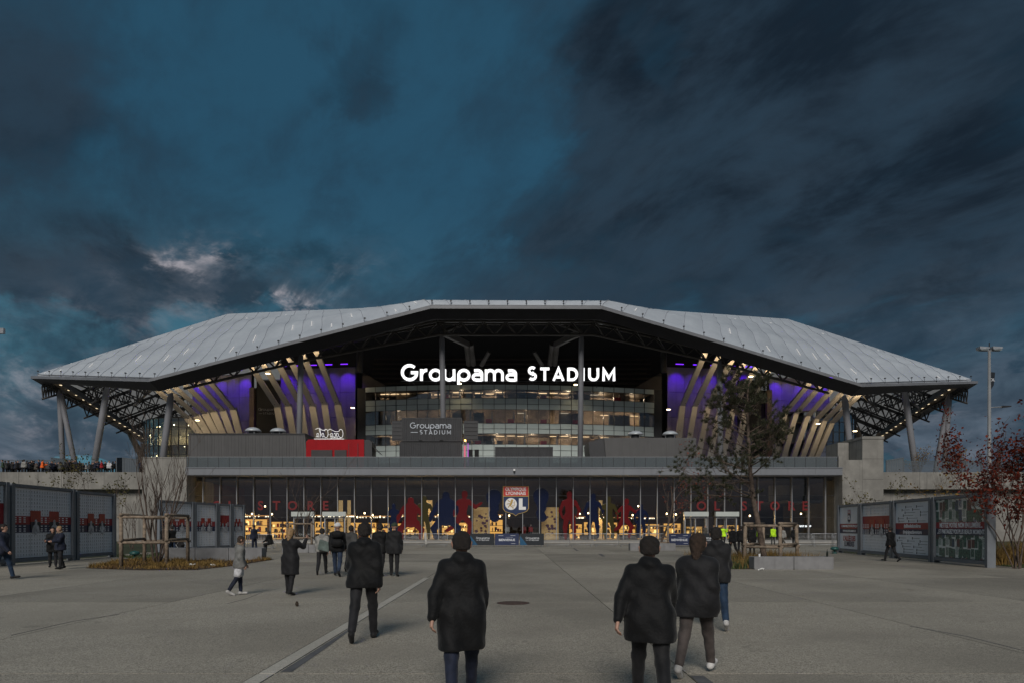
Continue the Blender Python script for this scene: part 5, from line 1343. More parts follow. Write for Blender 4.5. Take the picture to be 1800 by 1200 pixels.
# script outline sign, seen from behind: written right to left
sgn_ = thing('script_sign', 'white neon outline of a mirrored cola script on the red kiosk', 'sign', tuple(P(580,771,83)))
m_neon = emat('script_white', (1.0,0.98,0.96), 0.62)
SCR = [[(0.80,1.05),(0.62,1.30),(0.30,1.18),(0.12,0.72),(0.20,0.20),(0.52,0.02),(0.86,0.22)], [(1.30,0.62),(1.08,0.70),(0.98,0.34),(1.18,0.10),(1.36,0.34),(1.30,0.62),(1.46,0.60)],
 [(1.86,0.58),(1.66,0.70),(1.54,0.36),(1.70,0.10),(1.96,0.26)], [(2.40,0.66),(2.14,0.66),(2.06,0.30),(2.22,0.10),(2.42,0.36),(2.44,0.68),(2.42,0.20),(2.60,0.14)], [(2.64,0.46),(2.86,0.46)],
 [(3.60,1.02),(3.46,1.30),(3.14,1.20),(2.96,0.74),(3.04,0.22),(3.36,0.02),(3.68,0.22)], [(4.06,0.62),(3.86,0.70),(3.76,0.34),(3.94,0.10),(4.12,0.34),(4.06,0.62),(4.20,0.60)],
 [(4.24,0.40),(4.62,1.06),(4.58,1.32),(4.42,1.10),(4.40,0.26),(4.56,0.10)], [(5.04,0.66),(4.80,0.66),(4.70,0.30),(4.86,0.10),(5.06,0.36),(5.08,0.68),(5.06,0.20),(5.30,0.16)],
 [(0.52,0.02),(0.9,-0.10),(1.6,0.02),(2.5,-0.06)], [(0.80,1.05),(1.4,0.92),(2.1,1.12),(2.6,1.32),(2.96,1.10)], [(3.46,1.30),(3.9,1.10),(4.7,1.45),(5.35,1.28)]]
o0 = P(604,770.5,83.4); k_ = (604-555)/1200*83.4/5.3
def smooth_pts(p, n=5):
    out = []
    for i in range(len(p)-1):
        a, b, c, d_ = p[max(i-1,0)], p[i], p[i+1], p[min(i+2,len(p)-1)]
        for j in range(n):
            u = j/n; out.append(tuple(0.5*((2*b[q])+(-a[q]+c[q])*u+(2*a[q]-5*b[q]+4*c[q]-d_[q])*u*u+(-a[q]+3*b[q]-3*c[q]+d_[q])*u**3) for q in (0,1)))
    return out+[p[-1]]
for st in SCR:
    pp = smooth_pts(st)
    for dx_ in (0.0,):
        MB().tube([(o0.x-(x+dx_)*k_, o0.y, o0.z+0.14+y*k_*1.25) for x, y in pp], 0.026, 5).build('stroke', m_neon, sgn_)
MB().box(o0.x-5.6*k_, o0.x+0.05, o0.y-0.03, o0.y+0.03, o0.z-0.1, o0.z+0.06).build('base_rail', m_paint_w, sgn_)
# stacked shipping containers
def container(x0, x1, y0, z0, z1, label, doors_=False, mat=m_cont):
    t = thing('shipping_container', label, 'container', ((x0+x1)/2, y0, z0))
    MB().box(x0+0.06, x1-0.06, y0+0.05, y0+2.4, z0+0.05, z1-0.05).build('body', mat, t)
    ribbed(MB(), x0+0.12, x1-0.12, y0+0.05, z0+0.16, z1-0.14, 0.28, 0.045).build('corrugation', mat, t)['kind'] = 'stuff'
    for z in (z0, z1-0.12): MB().box(x0, x1, y0-0.02, y0+0.10, z, z+0.12).build('rail', mat, t)
    for x in (x0, x1-0.12): MB().box(x, x+0.12, y0-0.015, y0+0.095, z0+0.121, z1-0.121).build('corner_post', mat, t)
    return t
Yk = 84.0
xa, xb = GX(706,Yk), GX(812,Yk); zb, zt = P(0,774.5,Yk).z, P(0,733.5,Yk).z
container(GX(702,Yk), GX(811,Yk), Yk+0.1, PZ, zb-0.02, 'lower dark grey shipping container of the stack')
up = container(xa, xb, Yk, zb, zt, 'upper dark grey shipping container bearing the stadium name')
for a in (736,773): MB().box(GX(a,Yk), GX(a+6.5,Yk), Yk-0.04, Yk-0.022, zb+0.0, zb+0.14).build('fork_pocket', m_black, up)
m_cl = M('container_letter', (0.50,0.54,0.60), 0.5, 0.05, 1.0)
stroke_word('lettering', 'Groupama', m_cl, up, P(720.5,752,Yk-0.05), (1,0,0), 5.15, 0.17, 0.03)
stroke_word('lettering', '-STADIUM', m_cl, up, P(722,762.5,Yk-0.05), (1,0,0), 5.0, 0.18, 0.03, 0.35)
for a, b, y_ in ((688,705,738.5),(815,840,738)):
    x0, x1 = GX(a,Yk), GX(b,Yk); za, zc = P(0,773,Yk).z, P(0,y_,Yk).z
    d = MB().box(x0, x1, Yk+0.4, Yk+0.48, za, zc).build('door', m_cont, up)
    for j in range(5):
        z = za+(zc-za)*(j+0.35)/5; MB().box(x0+0.1, x1-0.1, Yk+0.34, Yk+0.398, z, z+0.18).build('rib', m_cont, d)
container(GX(870,84.5), GX(972,84.5), 84.5, PZ, P(0,784.5,84.5).z, 'low dark shipping container right of the container stack')
# light truss with coloured strips, speakers
lt = thing('light_truss', 'slim lighting truss with pink glow beside the container stack', 'lighting truss', (GX(818,83),83,PZ))
c0 = P(817,803,83.2); c1 = P(817,774,83.2)
for dx_, dy_ in ((-0.18,0),(0.18,0),(0,0.3)): MB().tube([(c0.x+dx_,c0.y+dy_,PZ),(c0.x+dx_,c0.y+dy_,c1.z)], 0.03, 6).build('upright', m_galv, lt)
for i in range(8):
    z = PZ+(c1.z-PZ)*i/8; MB().tube([(c0.x-0.18,c0.y,z),(c0.x+0.18,c0.y,z+(c1.z-PZ)/8)], 0.02, 5).build('lacing', m_galv, lt)
MB().box(c0.x-0.10, c0.x+0.10, c0.y-0.06, c0.y-0.02, PZ+0.3, c1.z-0.6).build('strip', emat('pink_strip',(1.0,0.22,0.32),0.42), lt)
MB().box(c0.x+0.35, c0.x+0.45, c0.y-0.06, c0.y-0.02, PZ+1.2, c1.z-0.3).build('strip', emat('violet_strip',(0.65,0.15,0.8),0.5), lt)
MB().lathe([(0.02,-0.12),(0.13,0.0),(0.02,0.12)], (c1.x+0.05,c1.y-0.1,c1.z+0.05), 10).build('bulb', emat('amber_bulb',(1.0,0.42,0.10),7.0), lt)
for i, pxs in enumerate((827,838)):
    c = P(pxs,797,83.5); sp = thing('loudspeaker', ['black loudspeaker nearest the lighting truss','black loudspeaker farther right of the lighting truss'][i], 'loudspeaker', (c.x,c.y,PZ), group='speakers on the podium')
    MB().box(c.x-0.26,c.x+0.26,c.y-0.2,c.y+0.2,PZ+0.55,P(0,789.5,83.5).z).build('cabinet', m_black, sp)
    MB().tube([(c.x,c.y,PZ),(c.x,c.y,PZ+0.56)], 0.04, 6).build('stand', m_dark, sp)

# ================================================================== FENCES ON THE DECK
m_slat = M('fence_slat', (0.085,0.10,0.115), 0.5, 0.1, 1.0)
def louvre_panel(a, b, z0, za, zb, label, n=12, vertical=True):
    a, b = Vector((a[0],a[1],0)), Vector((b[0],b[1],0)); d = b-a; t = thing('louvre_screen', label, 'screen', ((a.x+b.x)/2,(a.y+b.y)/2,z0))
    for p, z in ((a,za),(b,zb)): MB().box(p.x-0.05,p.x+0.05,p.y-0.05,p.y+0.05,z0,z).build('post', m_slat, t)
    MB().beam((a.x,a.y,za-0.05),(b.x,b.y,zb-0.05),0.09,0.1).build('top_rail', m_slat, t)
    for i in range(n):
        f_ = (i+0.5)/n; p = a+d*f_; z = za+(zb-za)*f_-0.1
        MB().beam((p.x,p.y,z0+0.05),(p.x,p.y,z),d.length/n*0.86,0.03,d.normalized().cross(Vector((0,0,1)))).build('slat', m_slat, t)
    return t
louvre_panel((GX(205,79.6),79.6), (GX(218,81.2),81.2), PZ, P(0,803.5,79.6).z, P(0,803,81).z, 'dark louvre screen leaf angled back beside the bare tree', 6)
louvre_panel((GX(216,79.5),79.5), (GX(243,79.5),79.5), PZ, P(0,803,79.5).z, P(0,806,79.5).z, 'dark louvre screen at the end of the crowd on the left deck', 9)
louvre_panel((GX(90,86),86), (GX(126,84),84), PZ, P(0,803,86).z, P(0,807,84).z, 'slanted dark louvre screen behind the crowd below the outer columns', 10)
louvre_panel((GX(1558,79.4),79.4), (GX(1588,79.0),79.0), PZ, P(0,808,79.4).z, P(0,803,79).z, 'dark slanted louvre screen beside the right hand pier', 10)
def railing(xa, xb, Y, z1, label, nb, nsl=9):
    t = thing('railing', label, 'railing', ((xa+xb)/2, Y, PZ)); w = (xb-xa)/nb
    for i in range(nb+1): MB().box(xa+w*i-0.04, xa+w*i+0.04, Y-0.04, Y+0.04, PZ, z1).build('post', m_slat, t)
    for i in range(nb):
        mb = MB()
        for j in range(nsl):
            z = PZ+0.12+(z1-PZ-0.2)*j/(nsl-1); mb.box(xa+w*i+0.05, xa+w*(i+1)-0.05, Y-0.02, Y+0.02, z-0.045, z+0.045)
        mb.build('slat_infill', m_slat, t)['kind'] = 'stuff'
    MB().box(xa, xb, Y-0.05, Y+0.05, z1+0.002, z1+0.06).build('top_rail', m_slat, t)
railing(GX(1589,79.3), GX(1860,79.3), 79.3, P(0,810,79.3).z, 'dark horizontal slat railing along the right hand deck behind the maple', 10)
railing(GX(-60,97), GX(92,97), 97.0, P(0,808,97).z, 'dark slat railing far behind the crowd on the left deck', 8)

# ================================================================== DISPLAY BOARDS
def names_mat():
    m = bpy.data.materials.new('names_print'); m.use_nodes = True; nt = m.node_tree; b = nt.nodes['Principled BSDF']
    tc = nt.nodes.new('ShaderNodeTexCoord'); sp = nt.nodes.new('ShaderNodeSeparateXYZ'); nt.links.new(tc.outputs['Object'], sp.inputs[0])
    x, z = X(nt, sp.outputs[0]), X(nt, sp.outputs[2])
    cell = lambda v, s_: (v*s_)._m('FRACT')
    fx, fz = cell(x, 1/0.185), cell(z, 1/0.165)
    mark = (fx-0.5).ab().ss(0.17, 0.12)*(fz-0.55).ab().ss(0.22, 0.17)
    line = (fz-0.16).ab().ss(0.07, 0.03)*(fx-0.5).ab().ss(0.38, 0.34)
    wn = nt.nodes.new('ShaderNodeTexWhiteNoise'); wn.noise_dimensions = '3D'
    nt.links.new(comb(nt, (x*(1/0.185))._m('FLOOR'), (z*(1/0.165))._m('FLOOR'), 0.0).k, wn.inputs['Vector'])
    w = X(nt, wn.outputs['Value'])
    c = mixc(nt, mark*(w*0.5+0.4), (0.72,0.74,0.78), (0.03,0.032,0.045))
    c = mixc(nt, line*0.55, c, (0.10,0.10,0.12))
    link(nt, c, b.inputs['Base Color']); b.inputs['Roughness'].default_value = 0.28
    return m
def collage_mat():
    m = bpy.data.materials.new('photo_collage'); m.use_nodes = True; nt = m.node_tree; b = nt.nodes['Principled BSDF']
    tc = nt.nodes.new('ShaderNodeTexCoord'); sp = nt.nodes.new('ShaderNodeSeparateXYZ'); nt.links.new(tc.outputs['Object'], sp.inputs[0])
    v = comb(nt, X(nt, sp.outputs[0])*3.4, X(nt, sp.outputs[2])*2.4, 0.0)
    vo = nt.nodes.new('ShaderNodeTexVoronoi'); vo.voronoi_dimensions = '2D'; vo.distance = 'CHEBYCHEV'; vo.inputs['Scale'].default_value = 1.0; vo.inputs['Randomness'].default_value = 0.55; nt.links.new(v.k, vo.inputs['Vector'])
    cs = nt.nodes.new('ShaderNodeSeparateXYZ'); nt.links.new(vo.outputs['Color'], cs.inputs[0])
    r_, g_ = X(nt, cs.outputs[0]), X(nt, cs.outputs[1]); n = noise(nt, v, 5.0, 5, 0.7, 1.0); n2 = noise(nt, v, 14.0, 3, 0.7)
    c = mixc(nt, n.ss(0.40,0.60), (0.012,0.03,0.03), (0.09,0.22,0.17)); c = mixc(nt, g_.ss(0.55,0.65)*n2.ss(0.45,0.55), c, (0.62,0.66,0.64))
    c = mixc(nt, r_.ss(0.80,0.85)*n.ss(0.4,0.6), c, (0.20,0.03,0.04)); c = mixc(nt, r_.ss(0.12,0.08)*n.ss(0.45,0.6), c, (0.03,0.06,0.22))
    c = mixc(nt, X(nt, vo.outputs['Distance']).ss(0.40,0.46)*g_.ss(0.3,0.4), c, (0.66,0.70,0.68))
    link(nt, c, b.inputs['Base Color']); b.inputs['Roughness'].default_value = 0.28
    return m
m_names, m_collage = names_mat(), collage_mat()
m_shirt = M('portrait_grey', (0.42,0.42,0.44), 0.5, 0.5, 6.0); m_orange_print = M('portrait_red', (0.34,0.035,0.022), 0.4, 0.15, 2.0)
def board(a, b, Hh, label, kind, z0=0.16):
    a, b = Vector((a[0],a[1],0)), Vector((b[0],b[1],0)); d = b-a; L = d.length; rz = math.atan2(d.y,d.x)
    t = thing('display_board', label, 'display board', tuple((a+b)/2), rz, 'display boards lining the forecourt')
    def lp(name, mb, mat, par=t): o_ = mb.build(name, mat); o_.parent = par; return o_
    x0, x1 = -L/2, L/2; F = 0.13
    for xx in (x0+0.005, x1-F*1.6): lp('post', MB().box(xx, xx+F*1.55, -0.16, 0.16, -0.01, Hh), m_boardframe)
    fx0, fx1 = x0+F*1.56, x1-F*1.61
    lp('top_rail', MB().box(fx0, fx1, -0.13, 0.13, Hh-0.14, Hh-0.005), m_boardframe); lp('bottom_rail', MB().box(fx0, fx1, -0.13, 0.13, z0-0.05, z0+0.10), m_boardframe)
    lp('backing', MB().box(fx0, fx1, 0.0, 0.08, z0+0.101, Hh-0.141), m_boardframe)
    pz0, pz1 = z0+0.12, Hh-0.16; ph = pz1-pz0; y = -0.03; zm = pz0+ph*0.5
    W = fx1-fx0
    def strip(name, za, zb_, mat, lift=0.0, xa=fx0+0.02, xb=fx1-0.02): return lp(name, MB().box(xa, xb, y-lift-0.012, y-lift, za, zb_), mat)
    def txt(s_, z, size, mat, x=0.0, bold=0.0, sx=1.0, lift=0.03):
        me = text_mesh(s_, size, bold, 0.006, sx); o_ = obj('lettering', me, mat, None, Matrix.Translation((x, y-lift, z))); o_.parent = t; return o_
    if kind in ('names','namesred'):
        n = 3; cuts = [0, .28, .73, 1.0]
        for i in range(n):
            xa, xb = fx0+W*cuts[i]+0.012, fx0+W*cuts[i+1]-0.012
            strip('panel', pz0, zm-ph*0.14, m_names, 0, xa, xb); strip('navy_band', zm-ph*0.138, zm-ph*0.022, m_blue_print, 0, xa, xb)
            strip('red_band', zm-ph*0.02, zm+ph*0.098, m_red_print, 0, xa, xb); strip('panel', zm+ph*(0.10 if kind == 'names' else 0.262), pz1, m_names, 0, xa, xb)
            if kind == 'namesred': strip('red_field', zm+ph*0.10, zm+ph*0.26, m_red_print, 0, xa, xb)
            mb = MB()
            for q_ in range(int((xb-xa)/0.30)):
                for zz in (zm-0.045*ph, zm-0.085*ph, zm-0.115*ph, zm+0.045*ph, zm+0.075*ph, zm+0.015*ph): mb.box(xa+0.10+q_*0.30, xa+0.24+q_*0.30, y-0.018, y-0.0125, zz-0.022, zz+0.022)
            lp('name_marks', mb, m_white_print)['kind'] = 'stuff'
        for f_ in (0.36, 0.68):
            cx_ = fx0+W*f_; w_ = W*0.085
            lp('portrait', MB().box(cx_-w_, cx_+w_, y-0.032, y-0.019, zm+ph*0.02, zm+ph*0.18), m_orange_print); lp('portrait', MB().box(cx_-w_, cx_+w_, y-0.031, y-0.0195, zm-ph*0.10, zm+ph*0.018), m_ink)
            s_ = SDF(); s_.cone((0,0,0.48),(0,0,0.55),0.10,0.10).cone((-.14,0,.28),(.14,0,.28),.08,.08).cone((0,0,.28),(0,0,0.0),.15,.14).cone((-.2,0,.26),(-.24,0,-.02),.06,.05).cone((.2,0,.26),(.24,0,-.02),.06,.05); me = s_.mesh('portrait', 0.03); me.transform(Matrix.Translation((cx_, y-0.04, zm-ph*0.135)) @ Matrix.Diagonal((0.9,0.02,0.9,1)))
            o_ = obj('portrait', me, m_shirt); o_.parent = t
    elif kind == 'title':
        strip('panel', pz0, zm-ph*0.13, m_white_print); strip('navy_band', zm-ph*0.128, zm-ph*0.02, m_blue_print); strip('red_band', zm-ph*0.018, zm+ph*0.10, m_red_print); strip('panel', zm+ph*0.102, pz1, m_white_print)
        txt('COMMANDEZ VOTRE PLAQUE', zm+ph*0.042, 0.20, m_white_print, 0, 0.004, 0.95, 0.02); txt('WWW.ALLEEDESLUMIERES.FR', zm-ph*0.075, 0.17, m_white_print, 0, 0.003, 0.95, 0.02)
        txt("L'ALLÉE DES", zm-ph*0.255, 0.42, m_red_print, 0, 0.012, 0.9, 0.02); txt('LUMIÈRES', zm-ph*0.385, 0.42, m_blue_print, 0, 0.012, 0.9, 0.02)
        lp('emblem', MB().prism([(-.22,-.25),(0,-.38),(.22,-.25),(.22,.16),(-.22,.16)], (0,y-0.02,zm+ph*0.27), (1,0,0), (0,0,1), (0,-0.01,0)), m_blue_print)
        lp('emblem', MB().box(-.22,.22,y-0.034,y-0.0305,zm+ph*0.27+.165,zm+ph*0.27+.42), m_red_print)
        txt('OL', zm+ph*0.265-0.05, 0.34, m_white_print, 0, 0.012, 0.8, 0.035); txt('OLYMPIQUE', zm+ph*0.27+0.345, 0.085, m_white_print, 0, 0.002, 0.9, 0.038); txt('LYONNAIS', zm+ph*0.27+0.245, 0.085, m_white_print, 0, 0.002, 0.9, 0.038)
    elif kind == 'list':
        strip('panel', pz0, zm-ph*0.13, m_white_print); strip('navy_band', zm-ph*0.128, zm-ph*0.02, m_blue_print); strip('red_band', zm-ph*0.018, zm+ph*0.10, m_red_print); strip('panel', zm+ph*0.102, pz1, m_white_print)
        txt('#alléedeslumières', zm+ph*0.042, 0.26, m_white_print, 0, 0.006, 0.95, 0.02); txt('#rejoignezlaventure', zm-ph*0.075, 0.26, m_white_print, 0, 0.006, 0.95, 0.02)
        r_ = random.Random(4); mb = MB()
        for j in range(6):
            for zc in (zm+ph*0.135+j*ph*0.055, pz0+0.08+j*ph*0.055):
                x = fx0+0.12+r_.uniform(0,1.0)
                while x < fx1-0.9:
                    mb.box(x, x+0.07, y-0.018, y-0.0125, zc-0.05, zc+0.07); l_ = r_.uniform(0.5,1.1); mb.box(x+0.1, min(x+0.1+l_,fx1-0.05), y-0.018, y-0.0125, zc+0.0, zc+0.016); x += l_+r_.uniform(0.3,0.9)
        lp('list_marks', mb, m_ink)['kind'] = 'stuff'
    elif kind == 'collage':
        strip('panel', pz0, zm-ph*0.112, m_collage); strip('navy_band', zm-ph*0.11, zm-ph*0.002, m_blue_print); strip('red_band', zm, zm+ph*0.108, m_red_print); strip('panel', zm+ph*0.11, pz1, m_collage)
        txt('METTEZ VOTRE NOM EN LUMIÈRE...', zm+ph*0.052, 0.30, m_white_print, 0, 0.008, 0.72, 0.02); txt('...ET PARTAGEZ VOS PLUS BEAUX MOMENTS', zm-ph*0.058, 0.27, m_white_print, 0, 0.006, 0.72, 0.02)
    return t
LA, LB = Vector((-21.55,29.2)), Vector((-21.95,37.6))
q2 = lambda f_: tuple(LA+(LB-LA)*f_)
board((-21.3,24.4), q2(-0.015), 3.55, 'left edge display board cut by the frame with a red upper half', 'namesred')
board(q2(0.0), q2(0.55), 3.52, 'large display board of name plates behind the embracing couple', 'names')
board(q2(0.565), q2(1.0), 3.46, 'display board of name plates left of the staked bare tree', 'names')
FA, FB = Vector((-22.5,43.3)), Vector((-20.9,53.2)); q3 = lambda f_: tuple(FA+(FB-FA)*f_)
for i, (f0, f1, kd, lab) in enumerate(((0,.36,'names','display board of name plates right behind the staked bare tree'),(.365,.635,'names','display board of name plates with two figures, right of the staked tree'),(.64,.815,'namesred','narrow red display board in the far left row'),(.82,.995,'names','farthest display board of the left row next to the shop glass'))):
    board(q3(f0), q3(f1), 3.36, lab, kd)
RA, RB = Vector((21.2,44.2)), Vector((19.25,27.4)); q4 = lambda f_: tuple(RA+(RB-RA)*f_)
for f0, f1, kd, lab in ((0,.215,'title','white display board with small shield and allee des lumieres title'),(.22,.475,'namesred','red display board of name plates between the two white boards'),(.48,.725,'list','white display board with a red and navy band and thin lines'),(.73,1.0,'collage','nearest right display board covered with a collage of match photos')):
    board(q4(f0), q4(f1), 3.04, lab, kd)

# ================================================================== BENCHES, GUARDS, BARRIERS, LAMP
m_bench = M('bench_concrete', (0.20,0.20,0.205), 0.7, 0.12, 2.5, 0.3, 25.0, streak=0.4)
def bench(x0, x1, y0, y1, h_, label, n):
    t = thing('concrete_bench', label, 'bench', ((x0+x1)/2,(y0+y1)/2,0)); w = (x1-x0)/n
    for i in range(n):
        a, b = x0+w*i+0.012, x0+w*(i+1)-0.012
        MB().prism([(a+.02,0),(b-.02,0),(b,.05),(b,h_-.02),(b-.02,h_),(a+.02,h_),(a,h_-.02),(a,.05)], (0,y0,0), (1,0,0), (0,0,1), (0,y1-y0,0)).build('block', m_bench, t)
bench(9.36, 12.45, 26.4, 27.0, 0.49, 'grey concrete block bench in front of the leaning pine', 2)
bench(-17.1, -12.2, 33.3, 33.95, 0.62, 'grey concrete block bench behind the staked bare tree', 3)
bench(-14.7, -11.3, 43.6, 44.2, 0.50, 'low concrete block bench with the seated person on it', 2)
bench(8.2, 11.4, 47.5, 48.1, 0.50, 'low concrete block bench beside the boxed red leaved sapling', 2)
def guard(posts, ztop, zmid, label, r=0.075, lean=0.0):
    c = sum((Vector((p[0],p[1],0)) for p in posts), Vector())/len(posts); t = thing('tree_guard', label, 'tree guard', tuple(c))
    tops = []
    for x, y in posts:
        p = Vector((x,y,0)); o_ = (c-p)*lean; tops.append(p+o_)
        MB().tube([p, p+o_+Vector((0,0,ztop+0.02))], [r*1.1,r], 10).build('post', m_wood, t, True)
    n = len(posts)
    for z in (ztop, zmid):
        for i in range(n):
            a, b = posts[i], posts[(i+1) % n]; f_ = z/ztop; pa = Vector((a[0],a[1],0)); pb = Vector((b[0],b[1],0)); pa += (c-pa)*lean*f_; pb += (c-pb)*lean*f_; d = (pb-pa).normalized()*0.12
            sh = Vector((0,0,0.05 if i % 2 else -0.05))
            MB().tube([pa-d+Vector((0,0,z))+sh, pb+d+Vector((0,0,z))+sh], r*0.8, 9).build('rail', m_wood, t, True)
    return t, c
gl_posts = [(GX(213,27.9),27.9),(GX(254,31.6),31.6),(GX(330,31.2),31.2),(GX(293,28.2),28.2)]
guard([gl_posts[0],gl_posts[3],gl_posts[2],gl_posts[1]], 2.10, 1.05, 'round timber stake guard around the multi stemmed bare tree on the left')
gr_posts = [(GX(1308,29.3),29.3),(GX(1372,28.6),28.6),(GX(1402,30.4),30.4),(GX(1341,31.2),31.2)]
guard(gr_posts, 1.74, 0.84, 'timber stake guard around the leaning pine', lean=0.05)
guard([(GX(505,45.5),45.5),(GX(548,45.5),45.5),(GX(548,47.2),47.2),(GX(506,47.2),47.2)], 1.9, 0.95, 'timber stake guard around the slim bare tree behind the walkers')
guard([(GX(1140,51),51),(GX(1174,51),51),(GX(1174,52.6),52.6),(GX(1141,52.6),52.6)], 1.75, 0.5, 'square timber guard around the small red leaved tree')
# crowd barriers
def barrier_proto():
    t = thing('crowd_barrier', 'x', 'barrier'); L = 1.96
    fr = [(-L/2,0,0.16),(-L/2,0,1.0),(-L/2+0.08,0,1.08),(L/2-0.08,0,1.08),(L/2,0,1.0),(L/2,0,0.16),(-L/2,0,0.16)]
    def lp(n_, mb, m_): o_ = mb.build(n_, m_, None, True); o_.parent = t
    lp('frame', MB().tube(fr, 0.022, 7), m_galv)
    mb = MB()
    for i in range(17): x = -L/2+L*(i+1)/18; mb.tube([(x,0,0.17),(x,0,1.07)], 0.010, 5)
    lp('bars', mb, m_galv)
    for x in (-L/2+0.18, L/2-0.18): lp('foot', MB().tube([(x,-0.32,0.0),(x,-0.26,0.10),(x,0,0.16),(x,0.26,0.10),(x,0.32,0.0)], 0.016, 6), m_galv)
    return t
bp = barrier_proto(); first = True
rowlabels = {}
bars = [(460,50.0,0.1)]+[(725,56.6,0.02),(766,56.8,-0.02)]+[(848,56.4,0.0),(891,56.5,0.0),(935,56.3,0.02)]+[(979,56.7,0.0),(1022,56.8,0.01),(1065,56.7,-0.01),(1108,56.9,0.0),(1150,56.9,0.0),(1194,56.6,0.0),(1237,56.5,0.0),(1415,57.0,0.35),(1447,57.2,-0.05),(1484,57.5,-0.1)]
blab = ['crowd barrier standing alone near the man in navy at the left','bare steel crowd barrier left of the dark bannered ones','bare steel crowd barrier with a white cloth hung over it','crowd barrier with the leftmost black stadium banner','crowd barrier with the navy welcome banner below the shield sign','crowd barrier with the black banner below the right half of the shield sign','first bare barrier right of the banners below the shield sign','second bare barrier right of the banners below the shield sign','third bare barrier right of the banners below the shield sign','bare barrier just left of the boxed red leaved tree','bare barrier behind the boxed red leaved tree','crowd barrier with the navy banner left of the right doors','crowd barrier with a black banner in front of the right doors','angled bare barrier right of the timber guard','bare barrier right of the timber guard near the boards','last bare barrier next to the right display boards']
m_bk = M('banner_black', (0.010,0.014,0.020), 0.5, 0.1, 1.0); m_bn = M('banner_navy', (0.016,0.026,0.075), 0.5, 0.1, 1.0); m_bb = M('banner_blue', (0.008,0.075,0.16), 0.5, 0.2, 1.0)
for i, (px0, Y, rz) in enumerate(bars):
    t = bp if i == 0 else copy_tree(bp)
    t.location = (GX(px0,Y),Y,0.0); t.rotation_euler = (0,0,rz); t['label'] = blab[i]; t['group'] = 'steel barriers in front of the shop'
for i, kind in ((3,'g'),(4,'b'),(5,'g'),(11,'b'),(12,'g')):
    px0, Y, rz = bars[i]; c = Vector((GX(px0,Y),Y,0)); par = [o_ for o_ in bpy.data.objects if o_.get('label') == blab[i]][0]
    nrm = Vector((math.sin(rz),-math.cos(rz),0)); ax = Vector((math.cos(rz),math.sin(rz),0))
    o_ = MB().prism([(-0.99,0.14),(0.99,0.14),(0.99,1.10),(-0.99,1.10)], c+nrm*0.04, ax, (0,0,1), nrm*0.02).build('banner', m_bk if kind == 'g' else m_bn, par)
    if kind == 'g':
        stroke_word('lettering', 'Groupama', m_white_print, o_, c+nrm*0.066+ax*(-0.52)+Vector((0,0,0.66)), ax, 1.12, 0.17, 0.005, split=False)
        stroke_word('lettering', '-STADIUM', m_white_print, o_, c+nrm*0.066+ax*(-0.50)+Vector((0,0,0.50)), ax, 1.06, 0.19, 0.005, 0.3, split=False)
        MB().prism([(-0.98,0.15),(-0.38,0.15),(-0.98,0.92)], c+nrm*0.061, ax, (0,0,1), nrm*0.003).build('blue_corner', m_bb, o_)
    else:
        text('lettering', 'BIENVENUE', m_white_print, o_, c+nrm*0.066+Vector((0,0,0.56)), 0.26, rz, 0.004, 0.005)
        for za, zc, xa, xb in ((0.92,0.94,-0.7,-0.3),(0.92,0.94,0.3,0.7),(0.26,0.28,0.35,0.7),(0.78,0.79,-0.1,0.5)):
            MB().prism([(xa,za),(xb,za),(xb,zc),(xa,zc)], c+nrm*0.061, ax, (0,0,1), nrm*0.004).build('thin_line', m_white_print, o_)
s_ = SDF(); s_.cone((0,0,0.95),(0.02,0,1.1),0.10,0.09).cone((0.0,-.06,0.95),(0.10,-0.08,0.25),0.11,0.07); me = s_.mesh('hanging_cloth', 0.03, 0.02, 14); me.transform(Matrix.Diagonal((1.1,0.6,1.0,1)))
tag(obj('hanging_cloth', me, M('white_cloth',(0.40,0.39,0.37),0.9,0.2,6.0), None, Matrix.Translation((GX(747,56.5),56.6,0.0))), 'white cloth hung over a bare crowd barrier', 'cloth')
# street lamp with banner
sl = thing('street_lamp', 'tall grey street lamp with twin floodlights and a banner behind the maple', 'street lamp', (GX(1739,60),60,0))
c = Vector((GX(1739,60),60,0)); zt = P(0,617,60).z
MB().tube([c, c+Vector((0,0,1.2)), (c.x,c.y,zt)], [0.24,0.19,0.11], 12).build('pole', M('lamp_pole',(0.20,0.205,0.21),0.5,0.1,1.0), sl, True)
MB().beam((c.x-0.85,c.y,zt+0.05),(c.x+0.9,c.y,zt+0.05),0.1,0.1).build('cross_arm', m_galv, sl)
for sx_ in (-0.55, 0.6):
    hd = MB().prism([(-0.42,-0.10),(0.42,-0.04),(0.42,0.10),(-0.42,0.16)], (c.x+sx_,c.y-0.25,zt+0.22), (1,0,0), (0,0.15,1), (0,0.55,0)).build('floodlight', m_galv, sl)
    MB().box(c.x+sx_-0.34, c.x+sx_+0.34, c.y-0.27, c.y+0.2, zt+0.06, zt+0.10).build('lens', M('lens_glass',(0.35,0.40,0.42),0.1,0.05,1.0), hd)
MB().tube([(c.x,c.y,zt),(c.x,c.y,zt+0.75)], 0.05, 6).build('finial', m_dark, sl)
zb1, zb0 = P(0,653,60).z, P(0,685,60).z
MB().prism([(0.10,zb1),(0.52,zb1-0.05),(0.40,zb0+0.45),(0.12,zb0)], (c.x,c.y,0), (1,0,0), (0,0,1), (0,0.03,0)).build('flag', m_bk, sl)
text('lettering', 'OL', m_white_print, sl, (c.x+0.27,c.y-0.012,(zb1+zb0)/2+0.1), 0.34)
za = P(0,716,60).z
MB().tube([(c.x,c.y,za),(c.x+0.5,c.y,za+0.05),(c.x+1.15,c.y,za+0.08)], 0.05, 7).build('side_arm', m_galv, sl)
